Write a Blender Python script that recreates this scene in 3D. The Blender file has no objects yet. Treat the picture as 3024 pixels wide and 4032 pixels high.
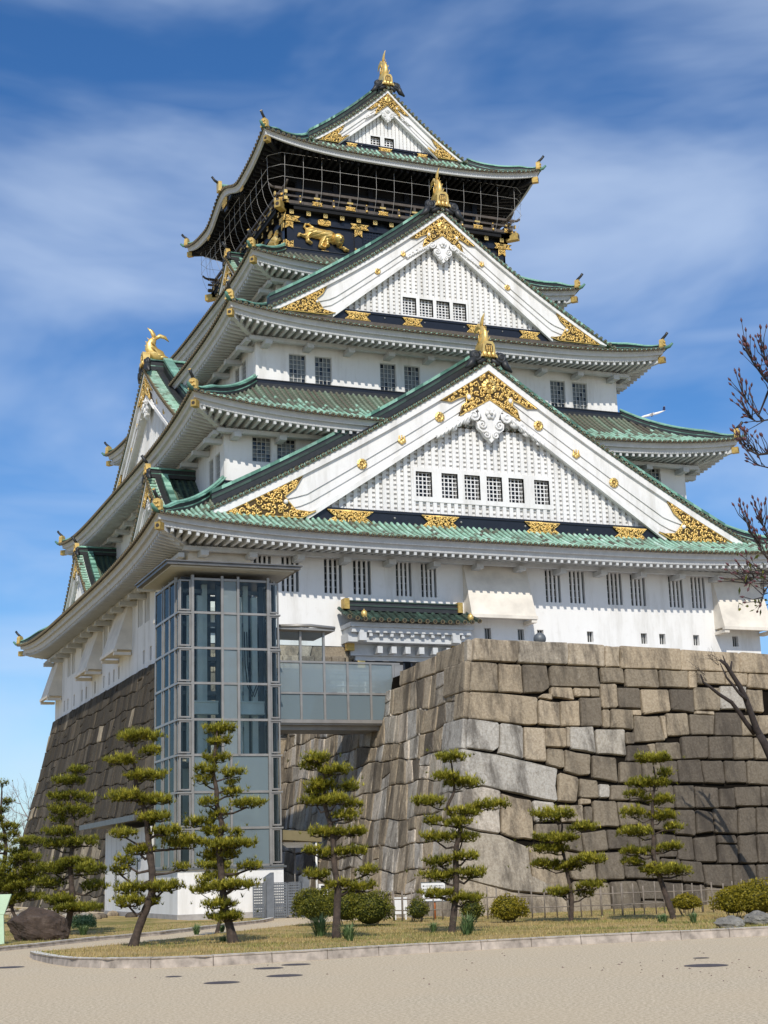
import bpy, math, random
import numpy as np
from mathutils import Vector, Matrix, Euler
random.seed(7); rng = np.random.default_rng(7)
PI = math.pi; R = math.radians
sc = bpy.context.scene
col = sc.collection
# ---------------------------------------------------------------- camera, light, exposure
cam = bpy.data.cameras.new('camera'); camo = bpy.data.objects.new('camera', cam); col.objects.link(camo)
CX, CY, CZ = -35.937, -92.899, -11.399
yaw, pit, rol = R(-21.993), R(13.34), R(-1.745)
Fv = Vector((-math.sin(yaw)*math.cos(pit), math.cos(yaw)*math.cos(pit), math.sin(pit)))
Rv = Vector((math.cos(yaw), math.sin(yaw), 0)); Uv = Rv.cross(Fv)
R2 = math.cos(rol)*Rv + math.sin(rol)*Uv; U2 = -math.sin(rol)*Rv + math.cos(rol)*Uv
M = Matrix((R2, U2, -Fv)).transposed().to_4x4(); M.translation = (CX, CY, CZ)
camo.matrix_world = M
cam.sensor_fit = 'VERTICAL'; cam.sensor_height = 36; cam.lens = 36*5961/4032
cam.clip_end = 9000; cam.clip_start = 0.3
sc.camera = camo
SUN_A, SUN_E = R(20.5), R(41.5)          # azimuth to the left of the facade's normal, elevation
sd = Vector((-math.sin(SUN_A)*math.cos(SUN_E), -math.cos(SUN_A)*math.cos(SUN_E), math.sin(SUN_E)))
sl = bpy.data.lights.new('sun', 'SUN'); sl.energy = 3.75; sl.angle = R(0.53); sl.color = (1, .94, .835)
so = bpy.data.objects.new('sun', sl); so.rotation_euler = sd.to_track_quat('Z', 'Y').to_euler(); so.location = (-60, -120, 80); col.objects.link(so)
w = bpy.data.worlds.new('World'); sc.world = w; w.use_nodes = True
sc.view_settings.view_transform = 'Standard'; sc.view_settings.look = 'None'
sc.view_settings.exposure = 0.0; sc.view_settings.gamma = 1
sc.cycles.max_bounces = 7; sc.cycles.diffuse_bounces = 3; sc.cycles.transparent_max_bounces = 24
def world():
    nt = w.node_tree; nt.nodes.clear(); L = nt.links
    out = nt.nodes.new('ShaderNodeOutputWorld'); bg = nt.nodes.new('ShaderNodeBackground'); bg.inputs['Strength'].default_value = 0.1
    sky = nt.nodes.new('ShaderNodeTexSky'); sky.sky_type = 'NISHITA'; sky.sun_disc = False
    sky.sun_elevation = SUN_E; sky.sun_rotation = math.atan2(sd.x, sd.y); sky.altitude = 0; sky.air_density = 1.0; sky.dust_density = .5; sky.ozone_density = 2.5
    tc = nt.nodes.new('ShaderNodeTexCoord')
    # thin high cloud: noise on the sky direction, spread in long soft streaks
    mp = nt.nodes.new('ShaderNodeMapping'); mp.inputs['Rotation'].default_value = (0.15, R(-14), R(22)); mp.inputs['Scale'].default_value = (1.6, 1.6, 4.2); mp.inputs['Location'].default_value = (1.35, .4, .55)
    L.new(tc.outputs['Generated'], mp.inputs['Vector'])
    n1 = nt.nodes.new('ShaderNodeTexNoise'); n1.inputs['Scale'].default_value = 1.9; n1.inputs['Detail'].default_value = 5; n1.inputs['Roughness'].default_value = .5; n1.inputs['Distortion'].default_value = .35
    L.new(mp.outputs[0], n1.inputs['Vector'])
    cr = nt.nodes.new('ShaderNodeValToRGB'); cr.color_ramp.interpolation = 'EASE'
    cr.color_ramp.elements[0].position = .36; cr.color_ramp.elements[0].color = (0, 0, 0, 1); cr.color_ramp.elements[1].position = .70; cr.color_ramp.elements[1].color = (1, 1, 1, 1)
    L.new(n1.outputs['Fac'], cr.inputs[0])
    mp2 = nt.nodes.new('ShaderNodeMapping'); mp2.inputs['Scale'].default_value = (1.1, 1.1, 9.0); mp2.inputs['Rotation'].default_value = (0, R(-5), 0); mp2.inputs['Location'].default_value = (.3, 2.2, .9)
    L.new(tc.outputs['Generated'], mp2.inputs['Vector'])
    n2 = nt.nodes.new('ShaderNodeTexNoise'); n2.inputs['Scale'].default_value = 1.5; n2.inputs['Detail'].default_value = 4; n2.inputs['Roughness'].default_value = .5; L.new(mp2.outputs[0], n2.inputs['Vector'])
    cr2 = nt.nodes.new('ShaderNodeValToRGB'); cr2.color_ramp.interpolation = 'EASE'; cr2.color_ramp.elements[0].position = .50; cr2.color_ramp.elements[0].color = (0, 0, 0, 1); cr2.color_ramp.elements[1].position = .80; cr2.color_ramp.elements[1].color = (1, 1, 1, 1); L.new(n2.outputs['Fac'], cr2.inputs[0])
    mxx = nt.nodes.new('ShaderNodeMath'); mxx.operation = 'MAXIMUM'; L.new(cr.outputs[0], mxx.inputs[0]); L.new(cr2.outputs[0], mxx.inputs[1])
    mul = nt.nodes.new('ShaderNodeMath'); mul.operation = 'MULTIPLY'; mul.inputs[1].default_value = .58; L.new(mxx.outputs[0], mul.inputs[0])
    hs = nt.nodes.new('ShaderNodeHueSaturation'); hs.inputs['Saturation'].default_value = 1.24; hs.inputs['Value'].default_value = .95; L.new(sky.outputs[0], hs.inputs['Color'])
    mx = nt.nodes.new('ShaderNodeMixRGB'); mx.inputs[2].default_value = (6.6, 7.9, 10.0, 1)
    L.new(mul.outputs[0], mx.inputs[0]); tn_ = nt.nodes.new('ShaderNodeMixRGB'); tn_.blend_type = 'MULTIPLY'; tn_.inputs[0].default_value = 1; tn_.inputs[2].default_value = (.93, 1.12, 1.34, 1); L.new(hs.outputs[0], tn_.inputs[1]); L.new(tn_.outputs[0], mx.inputs[1])
    L.new(mx.outputs[0], bg.inputs['Color']); L.new(bg.outputs[0], out.inputs['Surface'])
world()
# ---------------------------------------------------------------- materials
MT = {}
def nodes(name):
    m = bpy.data.materials.new(name); m.use_nodes = True; nt = m.node_tree; nt.nodes.clear()
    o = nt.nodes.new('ShaderNodeOutputMaterial'); b = nt.nodes.new('ShaderNodeBsdfPrincipled'); nt.links.new(b.outputs[0], o.inputs[0])
    return m, nt, b, o
def nz(nt, scale, detail=4, rough=.55, vec=None, dist=0.):
    n = nt.nodes.new('ShaderNodeTexNoise'); n.inputs['Scale'].default_value = scale; n.inputs['Detail'].default_value = detail; n.inputs['Roughness'].default_value = rough; n.inputs['Distortion'].default_value = dist
    if vec is not None: nt.links.new(vec, n.inputs['Vector'])
    return n.outputs['Fac']
def objco(nt, scale=(1, 1, 1)):
    t = nt.nodes.new('ShaderNodeTexCoord'); m = nt.nodes.new('ShaderNodeMapping'); m.inputs['Scale'].default_value = scale
    nt.links.new(t.outputs['Object'], m.inputs['Vector']); return m.outputs[0]
def ramp(nt, fac, stops):
    r = nt.nodes.new('ShaderNodeValToRGB'); nt.links.new(fac, r.inputs[0]); e = r.color_ramp.elements
    while len(e) < len(stops): e.new(.5)
    for i, (p, c) in enumerate(stops): e[i].position = p; e[i].color = (*c, 1) if len(c) == 3 else c
    return r.outputs[0]
def mixc(nt, fac, a, b, mode='MIX'):
    n = nt.nodes.new('ShaderNodeMixRGB'); n.blend_type = mode
    for i, x in ((0, fac), (1, a), (2, b)):
        if hasattr(x, 'is_output') or hasattr(x, 'links'): nt.links.new(x, n.inputs[i])
        else: n.inputs[i].default_value = x if i == 0 else (*x, 1)
    return n.outputs[0]
def attr(nt, name='tint'):
    a = nt.nodes.new('ShaderNodeAttribute'); a.attribute_name = name; return a.outputs['Fac']
def bump(nt, b, h, s=.3, d=.02):
    n = nt.nodes.new('ShaderNodeBump'); n.inputs['Strength'].default_value = s; n.inputs['Distance'].default_value = d
    nt.links.new(h, n.inputs['Height']); nt.links.new(n.outputs[0], b.inputs['Normal'])
def simple(name, c, rough=.6, metal=0., var=.12, scale=3., bmp=0., detail=5, spec=.5):
    m, nt, b, o = nodes(name); v = objco(nt)
    f = nz(nt, scale, detail, .6, v)
    lo = tuple(x*(1-var) for x in c); hi = tuple(min(1, x*(1+var)) for x in c)
    nt.links.new(ramp(nt, f, [(.3, lo), (.7, hi)]), b.inputs['Base Color'])
    b.inputs['Roughness'].default_value = rough; b.inputs['Metallic'].default_value = metal; b.inputs['Specular IOR Level'].default_value = spec
    if bmp: bump(nt, b, nz(nt, scale*9, 3, .6, v), bmp, .01)
    MT[name] = m; return m
def plaster():
    m, nt, b, o = nodes('white_plaster'); v = objco(nt); vs = objco(nt, (1, 1, .16))
    f = nz(nt, 1.1, 7, .66, vs); g = nz(nt, 2.6, 6, .65, v)
    c = ramp(nt, f, [(.28, (.60, .585, .55)), (.5, (.78, .77, .75)), (.8, (.83, .825, .81))])
    c = mixc(nt, ramp(nt, g, [(.56, (0, 0, 0)), (.82, (.38, .38, .38))]), c, (.60, .57, .52))
    nt.links.new(c, b.inputs['Base Color']); b.inputs['Roughness'].default_value = .85; b.inputs['Specular IOR Level'].default_value = .2
    bump(nt, b, nz(nt, 14, 4, .6, v), .12, .01); MT['plaster'] = m
plaster()
simple('eave_plaster', (.54, .55, .55), .85, 0, .10, 2.2, .1, spec=.2)  # weathered grey, darkened further so eave undersides carry shade in their colour
def tile_mat(name, stops, dark, amt=.5, rough=.62):
    m, nt, b, o = nodes(name); v = objco(nt)
    c = ramp(nt, attr(nt), stops)
    f = nz(nt, .45, 5, .6, v); g = nz(nt, 7, 4, .7, v)
    c = mixc(nt, ramp(nt, f, [(.42, (0, 0, 0)), (.72, (amt, amt, amt))]), c, dark)
    c = mixc(nt, ramp(nt, g, [(.5, (0, 0, 0)), (.8, (.55, .55, .55))]), c, tuple(x*.6 for x in dark))
    nt.links.new(c, b.inputs['Base Color']); b.inputs['Roughness'].default_value = rough; b.inputs['Specular IOR Level'].default_value = .35
    bump(nt, b, g, .15, .01); MT[name] = m
GREEN = [(0, (.12, .10, .08)), (.10, (.19, .20, .15)), (.17, (.25, .37, .28)), (.4, (.32, .54, .41)), (.7, (.40, .63, .50)), (1, (.56, .75, .64))]
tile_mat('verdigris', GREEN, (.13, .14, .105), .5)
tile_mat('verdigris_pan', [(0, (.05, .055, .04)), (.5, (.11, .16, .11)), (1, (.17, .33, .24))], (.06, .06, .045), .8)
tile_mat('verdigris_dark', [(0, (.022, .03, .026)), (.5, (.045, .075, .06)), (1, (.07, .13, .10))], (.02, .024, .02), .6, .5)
tile_mat('ridge_green', [(0, (.035, .06, .05)), (.35, (.09, .22, .165)), (.7, (.24, .48, .37)), (1, (.40, .64, .52))], (.03, .06, .05), .75, .5)
simple('ridge_black', (.022, .024, .026), .5, 0, .3, 4)
simple('black_lacquer', (.012, .013, .018), .32, 0, .2, 2, spec=.5)
simple('black_soffit', (.010, .010, .011), .7, 0, .2, 2, spec=.2)
simple('rail_brown', (.085, .068, .055), .6, 0, .3, 5)
def gold():
    m, nt, b, o = nodes('gold_leaf'); v = objco(nt); f = nz(nt, 5, 4, .6, v)
    nt.links.new(ramp(nt, f, [(.3, (.70, .45, .12)), (.7, (.92, .67, .26))]), b.inputs['Base Color'])
    b.inputs['Metallic'].default_value = .6; b.inputs['Roughness'].default_value = .40; bump(nt, b, nz(nt, 22, 3, .6, v), .25, .02); MT['gold'] = m
gold()
simple('gold_dull', (.50, .34, .10), .5, .55, .3, 6)
simple('gold_back', (.085, .055, .02), .6, .4, .3, 8)
simple('tile_cap', (.05, .038, .028), .6, .2, .35, 9); simple('cap_ring', (.155, .12, .062), .6, .2, .3, 9); simple('roof_steel', (.15, .145, .14), .4, .4, .2, 2); simple('crest_gold', (.62, .43, .14), .5, .35, .2, 6)
simple('chute_plaster', (.72, .665, .58), .85, 0, .16, .9, .1, spec=.2)
simple('dark_glass', (.018, .021, .026), .12, 0, .3, 3)
simple('window_grey', (.15, .165, .165), .3, 0, .25, 2.2)
simple('bar_grey', (.50, .50, .48), .6, 0, .1, 4)
simple('white_paint', (.76, .755, .74), .6, 0, .06, 3)
simple('net_bar', (.46, .44, .41), .5, .2, .1, 3)
simple('steel', (.30, .285, .265), .42, .45, .15, 2.)
simple('steel_dark', (.13, .14, .145), .5, .3, .2, 2)
simple('shaft_paint', (.72, .77, .72), .6, 0, .12, 1.5)
simple('granite_kerb', (.38, .325, .275), .9, 0, .42, 4, .3); simple('kerb_top', (.66, .62, .55), .85, 0, .12, 4, .2)
simple('concrete', (.36, .34, .32), .9, 0, .18, 4, .2)
simple('gate_grey', (.17, .185, .205), .5, .3, .2, 4)
simple('bamboo', (.20, .165, .13), .75, 0, .35, 5)
simple('bark', (.062, .044, .034), .95, 0, .5, 9, .8)
simple('bark_grey', (.15, .135, .12), .95, 0, .4, 9, .6)
simple('bark_dark', (.035, .026, .023), .9, 0, .4, 9, .6)
simple('bud_red', (.10, .035, .038), .6, 0, .4, 20)
simple('rust_post', (.42, .13, .035), .5, 0, .2, 5)
simple('pale_green', (.50, .66, .47), .5, 0, .08, 3)
simple('manhole', (.10, .085, .085), .7, .3, .25, 12, .5)
simple('black_ink', (.02, .02, .022), .6)
simple('plane_white', (.80, .80, .82), .35)
simple('plane_blue', (.03, .05, .16), .4)
simple('canopy_brown', (.20, .165, .085), .5)
simple('dry_twig', (.24, .19, .18), .9, 0, .2, 5)
def stone(name, stops, vs=.72):
    m, nt, b, o = nodes(name); v = objco(nt); st = objco(nt, (1, 1, .22))
    c = ramp(nt, attr(nt), stops)
    g = nz(nt, 11, 8, .8, v); f = nz(nt, 1.3, 7, .7, st)
    c = mixc(nt, ramp(nt, g, [(.40, (0, 0, 0)), (.66, (.85, .85, .85))]), c, mixc(nt, 1., c, (.50, .46, .42), 'MULTIPLY'))
    c = mixc(nt, ramp(nt, f, [(.47, (0, 0, 0)), (.63, (vs, vs, vs))]), c, (.055, .046, .038))
    c = mixc(nt, ramp(nt, nz(nt, 2.3, 5, .6, v), [(.66, (0, 0, 0)), (.8, (.35, .35, .35))]), c, (.52, .47, .40))
    nt.links.new(c, b.inputs['Base Color']); b.inputs['Roughness'].default_value = .92; b.inputs['Specular IOR Level'].default_value = .15
    h = mixc(nt, .5, g, nz(nt, 2.2, 5, .6, v)); bump(nt, b, h, 1.0, .06); MT[name] = m
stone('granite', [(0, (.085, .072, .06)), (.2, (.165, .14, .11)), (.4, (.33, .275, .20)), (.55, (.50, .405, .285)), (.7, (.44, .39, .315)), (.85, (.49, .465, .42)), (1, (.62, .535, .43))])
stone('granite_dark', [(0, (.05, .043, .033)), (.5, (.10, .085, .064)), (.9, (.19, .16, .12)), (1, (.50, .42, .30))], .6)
simple('joint_dark', (.012, .010, .008), 1., 0, .2, 3, spec=0)
def glass(name, tint, gloss, frost=None, ff=.0):
    m = bpy.data.materials.new(name); m.use_nodes = True; nt = m.node_tree; nt.nodes.clear(); L = nt.links
    o = nt.nodes.new('ShaderNodeOutputMaterial'); t = nt.nodes.new('ShaderNodeBsdfTransparent'); t.inputs[0].default_value = (*tint, 1)
    g = nt.nodes.new('ShaderNodeBsdfGlossy'); g.inputs['Roughness'].default_value = .03; g.inputs['Color'].default_value = (.45, .48, .48, 1)
    fr = nt.nodes.new('ShaderNodeFresnel'); fr.inputs[0].default_value = gloss
    mx = nt.nodes.new('ShaderNodeMixShader'); base = t.outputs[0]
    if frost:
        d = nt.nodes.new('ShaderNodeBsdfDiffuse'); d.inputs[0].default_value = (*frost, 1); tr = nt.nodes.new('ShaderNodeBsdfTranslucent'); tr.inputs[0].default_value = (*frost, 1)
        a = nt.nodes.new('ShaderNodeMixShader'); a.inputs[0].default_value = .45; L.new(d.outputs[0], a.inputs[1]); L.new(tr.outputs[0], a.inputs[2])
        e = nt.nodes.new('ShaderNodeMixShader'); e.inputs[0].default_value = ff; L.new(base, e.inputs[1]); L.new(a.outputs[0], e.inputs[2]); base = e.outputs[0]
    L.new(fr.outputs[0], mx.inputs[0]); L.new(base, mx.inputs[1]); L.new(g.outputs[0], mx.inputs[2]); L.new(mx.outputs[0], o.inputs[0]); MT[name] = m
glass('clear_glass', (.90, .94, .945), 1.42)
glass('frosted_glass', (.6, .75, .78), 1.5, (.38, .47, .51), .66)
glass('strip_glass', (.86, .93, .94), 1.45, (.60, .69, .72), .45)
def leafmat(name, stops, scale=1.2, trans=.35, attrib=True):
    m, nt, b, o = nodes(name); L = nt.links
    c = ramp(nt, attr(nt), stops); L.new(c, b.inputs['Base Color']); b.inputs['Roughness'].default_value = .55; b.inputs['Specular IOR Level'].default_value = .3
    tr = nt.nodes.new('ShaderNodeBsdfTranslucent'); L.new(c, tr.inputs[0]); mx = nt.nodes.new('ShaderNodeMixShader'); mx.inputs[0].default_value = trans
    L.new(b.outputs[0], mx.inputs[1]); L.new(tr.outputs[0], mx.inputs[2]); L.new(mx.outputs[0], o.inputs[0]); MT[name] = m
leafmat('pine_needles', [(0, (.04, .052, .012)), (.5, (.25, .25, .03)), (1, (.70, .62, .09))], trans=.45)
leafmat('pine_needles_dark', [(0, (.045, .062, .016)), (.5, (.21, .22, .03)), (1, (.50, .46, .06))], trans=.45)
leafmat('shrub_leaf', [(0, (.025, .038, .008)), (.5, (.085, .10, .013)), (1, (.24, .22, .022))])
leafmat('shrub_leaf_gold', [(0, (.06, .065, .008)), (.5, (.19, .165, .012)), (1, (.34, .27, .02))])
leafmat('blade_green', [(0, (.045, .085, .03)), (.5, (.14, .23, .085)), (1, (.36, .42, .20))])
leafmat('dry_grass', [(0, (.36, .25, .09)), (.6, (.56, .42, .17)), (.85, (.32, .29, .07)), (1, (.16, .20, .04))], trans=.2)
def ground_mats():
    m, nt, b, o = nodes('gravel'); v = objco(nt)
    f = nz(nt, 22, 4, .8, v); g = nz(nt, .35, 6, .6, v); h = nz(nt, 9, 5, .75, v)
    c = ramp(nt, f, [(.36, (.31, .245, .165)), (.5, (.58, .475, .33)), (.66, (.82, .71, .53))])
    c = mixc(nt, ramp(nt, g, [(.35, (0, 0, 0)), (.7, (.5, .5, .5))]), c, (.60, .475, .315))
    c = mixc(nt, ramp(nt, h, [(.5, (0, 0, 0)), (.8, (.35, .35, .35))]), c, (.40, .30, .19))
    L = nt.links; L.new(c, b.inputs['Base Color']); b.inputs['Roughness'].default_value = .95; b.inputs['Specular IOR Level'].default_value = .1; bump(nt, b, f, .8, .02); MT['gravel'] = m
    m, nt, b, o = nodes('lawn_soil'); v = objco(nt)
    g = nz(nt, .5, 6, .65, v); f = nz(nt, 30, 4, .7, v); k = nz(nt, 1.6, 5, .6, v)
    c = ramp(nt, f, [(.3, (.30, .205, .085)), (.7, (.56, .42, .19))])
    c = mixc(nt, ramp(nt, g, [(.46, (0, 0, 0)), (.60, (.85, .85, .85))]), c, (.17, .17, .045))
    c = mixc(nt, ramp(nt, k, [(.6, (0, 0, 0)), (.75, (.6, .6, .6))]), c, (.60, .46, .25))
    L = nt.links; L.new(c, b.inputs['Base Color']); b.inputs['Roughness'].default_value = .95; b.inputs['Specular IOR Level'].default_value = .1; bump(nt, b, f, .8, .04); MT['lawn_soil'] = m
    m, nt, b, o = nodes('boulder'); v = objco(nt); f = nz(nt, 3, 6, .65, v); g = nz(nt, 14, 5, .7, v)
    c = ramp(nt, f, [(.3, (.03, .02, .014)), (.55, (.075, .05, .036)), (.75, (.14, .105, .08))]); c = mixc(nt, ramp(nt, g, [(.5, (0, 0, 0)), (.8, (.6, .6, .6))]), c, (.05, .035, .028))
    nt.links.new(c, b.inputs['Base Color']); b.inputs['Roughness'].default_value = .9; bump(nt, b, g, .8, .06); MT['boulder'] = m
    m, nt, b, o = nodes('boulder_grey'); v = objco(nt); f = nz(nt, 3, 6, .65, v); g = nz(nt, 14, 5, .7, v)
    c = ramp(nt, f, [(.3, (.13, .12, .105)), (.55, (.25, .235, .205)), (.75, (.38, .36, .32))]); c = mixc(nt, ramp(nt, g, [(.5, (0, 0, 0)), (.8, (.5, .5, .5))]), c, (.09, .085, .08))
    nt.links.new(c, b.inputs['Base Color']); b.inputs['Roughness'].default_value = .9; bump(nt, b, g, .8, .06); MT['boulder_grey'] = m
ground_mats()
# ---------------------------------------------------------------- mesh helpers
def rot4(k):                      # side k: 0 front, 1 left, 2 back, 3 right  (front local frame: x right, y = -distance)
    c, s = [(1, 0), (0, -1), (-1, 0), (0, 1)][k]
    return np.array([[c, -s, 0], [s, c, 0], [0, 0, 1.]])
class MB:
    def __init__(s, T=None, off=(0, 0, 0)):
        s.V = []; s.F = []; s.n = 0; s.T = T; s.off = np.array(off, float); s.mi = []; s.tn = []; s.sm = []
    def add(s, v, f, mat=0, tint=.5, smooth=False):
        v = np.asarray(v, float).reshape(-1, 3)
        if s.T is not None: v = v @ s.T.T
        s.V.append(v + s.off)
        f = [tuple(int(i)+s.n for i in q) for q in f]; s.F += f; s.n += len(v)
        s.mi += [mat]*len(f); s.sm += [smooth]*len(f)
        s.tn += list(tint) if np.ndim(tint) else [tint]*len(f)
    def bx(s, x0, x1, y0, y1, z0, z1, **k):
        v = [(x, y, z) for z in (z0, z1) for y in (y0, y1) for x in (x0, x1)]
        s.add(v, [(0, 2, 3, 1), (4, 5, 7, 6), (0, 1, 5, 4), (2, 6, 7, 3), (0, 4, 6, 2), (1, 3, 7, 5)], **k)
    def hexa(s, a, b, **k):       # two quads a,b (same order) joined
        v = list(a)+list(b)
        s.add(v, [(3, 2, 1, 0), (4, 5, 6, 7)]+[(i, (i+1) % 4, 4+(i+1) % 4, 4+i) for i in range(4)], **k)
    def beam(s, p, q, wd, h, up=(0, 0, 1), **k):   # box bar between p and q, top face wd wide, h high, hanging centred
        p = np.array(p, float); q = np.array(q, float); d = q-p; d /= np.linalg.norm(d)+1e-9
        r = np.cross(d, up); r /= np.linalg.norm(r)+1e-9; u = np.cross(r, d)
        qd = lambda c: [c-r*wd/2-u*h/2, c+r*wd/2-u*h/2, c+r*wd/2+u*h/2, c-r*wd/2+u*h/2]
        s.hexa(qd(p), qd(q), **k)
    def tube(s, P, rad, n=6, cap=True, smooth=True, **k):
        P = np.asarray(P, float); m = len(P); rad = np.broadcast_to(np.asarray(rad, float), (m,))
        t = np.gradient(P, axis=0); t /= np.linalg.norm(t, axis=1)[:, None]+1e-9
        u = np.cross(t[0], (0, 0, 1.)); 
        if np.linalg.norm(u) < 1e-3: u = np.array((1., 0, 0))
        V = []
        for i in range(m):
            u = u - t[i]*np.dot(u, t[i]); u /= np.linalg.norm(u)+1e-9; wv = np.cross(t[i], u)
            for j in range(n):
                a = 2*PI*j/n; V.append(P[i]+rad[i]*(math.cos(a)*u+math.sin(a)*wv))
        F = [(i*n+j, i*n+(j+1) % n, (i+1)*n+(j+1) % n, (i+1)*n+j) for i in range(m-1) for j in range(n)]
        if cap: F += [tuple(range(n))[::-1], tuple((m-1)*n+j for j in range(n))]
        s.add(V, F, smooth=smooth, **k)
    def grid(s, Pf, us, vs, **k):
        V = [Pf(u, v) for v in vs for u in us]; n = len(us)
        s.add(V, [(j*n+i, j*n+i+1, (j+1)*n+i+1, (j+1)*n+i) for j in range(len(vs)-1) for i in range(n-1)], **k)
    def prism(s, poly, y0, y1, **k):   # polygon in xz, extruded from y0 (front) to y1
        n = len(poly); v = [(x, y0, z) for x, z in poly]+[(x, y1, z) for x, z in poly]
        s.add(v, [tuple(range(n)), tuple(range(2*n-1, n-1, -1))]+[(i, i+n, (i+1) % n+n, (i+1) % n) for i in range(n)], **k)
    def disc(s, c, ax, r, n=10, **k):
        ax = np.array(ax, float); ax /= np.linalg.norm(ax); u = np.cross(ax, (0, 0, 1.) if abs(ax[2]) < .9 else (1., 0, 0)); u /= np.linalg.norm(u); v = np.cross(ax, u)
        c = np.array(c, float); s.add([c+r*(math.cos(2*PI*i/n)*u+math.sin(2*PI*i/n)*v) for i in range(n)], [tuple(range(n))], **k)
    def ball(s, c, r, nu=10, nv=7, sc3=(1, 1, 1), **k):
        c = np.array(c, float); V = []; 
        for j in range(nv+1):
            p = PI*j/nv
            for i in range(nu): V.append(c+r*np.array((math.sin(p)*math.cos(2*PI*i/nu)*sc3[0], math.sin(p)*math.sin(2*PI*i/nu)*sc3[1], math.cos(p)*sc3[2])))
        s.add(V, [(j*nu+i, (j+1)*nu+i, (j+1)*nu+(i+1) % nu, j*nu+(i+1) % nu) for j in range(nv) for i in range(nu)], smooth=True, **k)
    def build(s, name, mats, parent=None, loc=None):
        me = bpy.data.meshes.new(name); V = np.concatenate(s.V) if s.V else np.zeros((0, 3))
        if parent is not None and loc is None: V = V-np.array(parent.matrix_world.translation if False else parent.location)
        elif loc is not None: V = V-np.array(loc)
        nf = len(s.F); lt = np.fromiter((len(f) for f in s.F), int, nf); ls = np.concatenate([[0], np.cumsum(lt)[:-1]]) if nf else np.zeros(0, int)
        me.vertices.add(len(V)); me.vertices.foreach_set('co', V.ravel().astype(np.float32))
        fl = np.fromiter((i for f in s.F for i in f), int, int(lt.sum()))
        me.loops.add(len(fl)); me.loops.foreach_set('vertex_index', fl)
        me.polygons.add(nf); me.polygons.foreach_set('loop_start', ls); me.polygons.foreach_set('loop_total', lt)
        me.polygons.foreach_set('material_index', np.array(s.mi, int)); me.polygons.foreach_set('use_smooth', np.array(s.sm, bool))
        me.update(calc_edges=True); me.validate()
        for m in (mats if isinstance(mats, (list, tuple)) else [mats]): me.materials.append(MT[m])
        if len(me.polygons) == nf:
            a = me.attributes.new('tint', 'FLOAT', 'FACE'); a.data.foreach_set('value', np.array(s.tn, np.float32))
        o = bpy.data.objects.new(name, me); col.objects.link(o)
        if parent is not None: o.parent = parent
        if loc is not None: o.location = loc
        return o
def child_off(o, parent):          # parent a world-space mesh object to another mesh object placed at the same origin
    o.parent = parent
def tag(o, label=None, cat=None, group=None, kind=None):
    if label: o['label'] = label
    if cat: o['category'] = cat
    if group: o['group'] = group
    if kind: o['kind'] = kind
    return o
def empty(name, loc, label, cat, group=None):
    o = bpy.data.objects.new(name, None); o.location = loc; o.empty_display_size = .3; col.objects.link(o); return tag(o, label, cat, group)
def sub(mb, name, mats, part):     # sub-part: mesh under a part that itself hangs under a thing
    root = part.parent; o = mb.build(name, mats, root); o.parent = part; o.location = (0, 0, 0); return o
def spiral(cx, cz, r, turns=1.4, a0=0., sgn=1, y=0., n=14):
    return [(cx+sgn*r*(1-.86*i/(n-1))*math.cos(a0+turns*2*PI*i/(n-1)), y, cz+r*(1-.86*i/(n-1))*math.sin(a0+turns*2*PI*i/(n-1))) for i in range(n)]
def wall_holes(mb, u0, u1, z0, z1, d, holes, depth=.3, batter=0., **k):   # front-local wall at y=-d with rectangular openings and reveals
    us = sorted({u0, u1, *[h[0] for h in holes], *[h[1] for h in holes]}); zs = sorted({z0, z1, *[h[2] for h in holes], *[h[3] for h in holes]})
    for i in range(len(us)-1):
        for j in range(len(zs)-1):
            cu, cz = (us[i]+us[i+1])/2, (zs[j]+zs[j+1])/2
            if any(h[0] < cu < h[1] and h[2] < cz < h[3] for h in holes): continue
            mb.add([(us[i], -d, zs[j]), (us[i+1], -d, zs[j]), (us[i+1], -d, zs[j+1]), (us[i], -d, zs[j+1])], [(0, 1, 2, 3)], **k)
    for a, b, c, e in holes:
        p = [(a, c), (b, c), (b, e), (a, e)]
        for i in range(4):
            (x0, y0), (x1, y1) = p[i], p[(i+1) % 4]
            mb.add([(x0, -d, y0), (x1, -d, y1), (x1, -d+depth, y1), (x0, -d+depth, y0)], [(3, 2, 1, 0)], **k)
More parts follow.
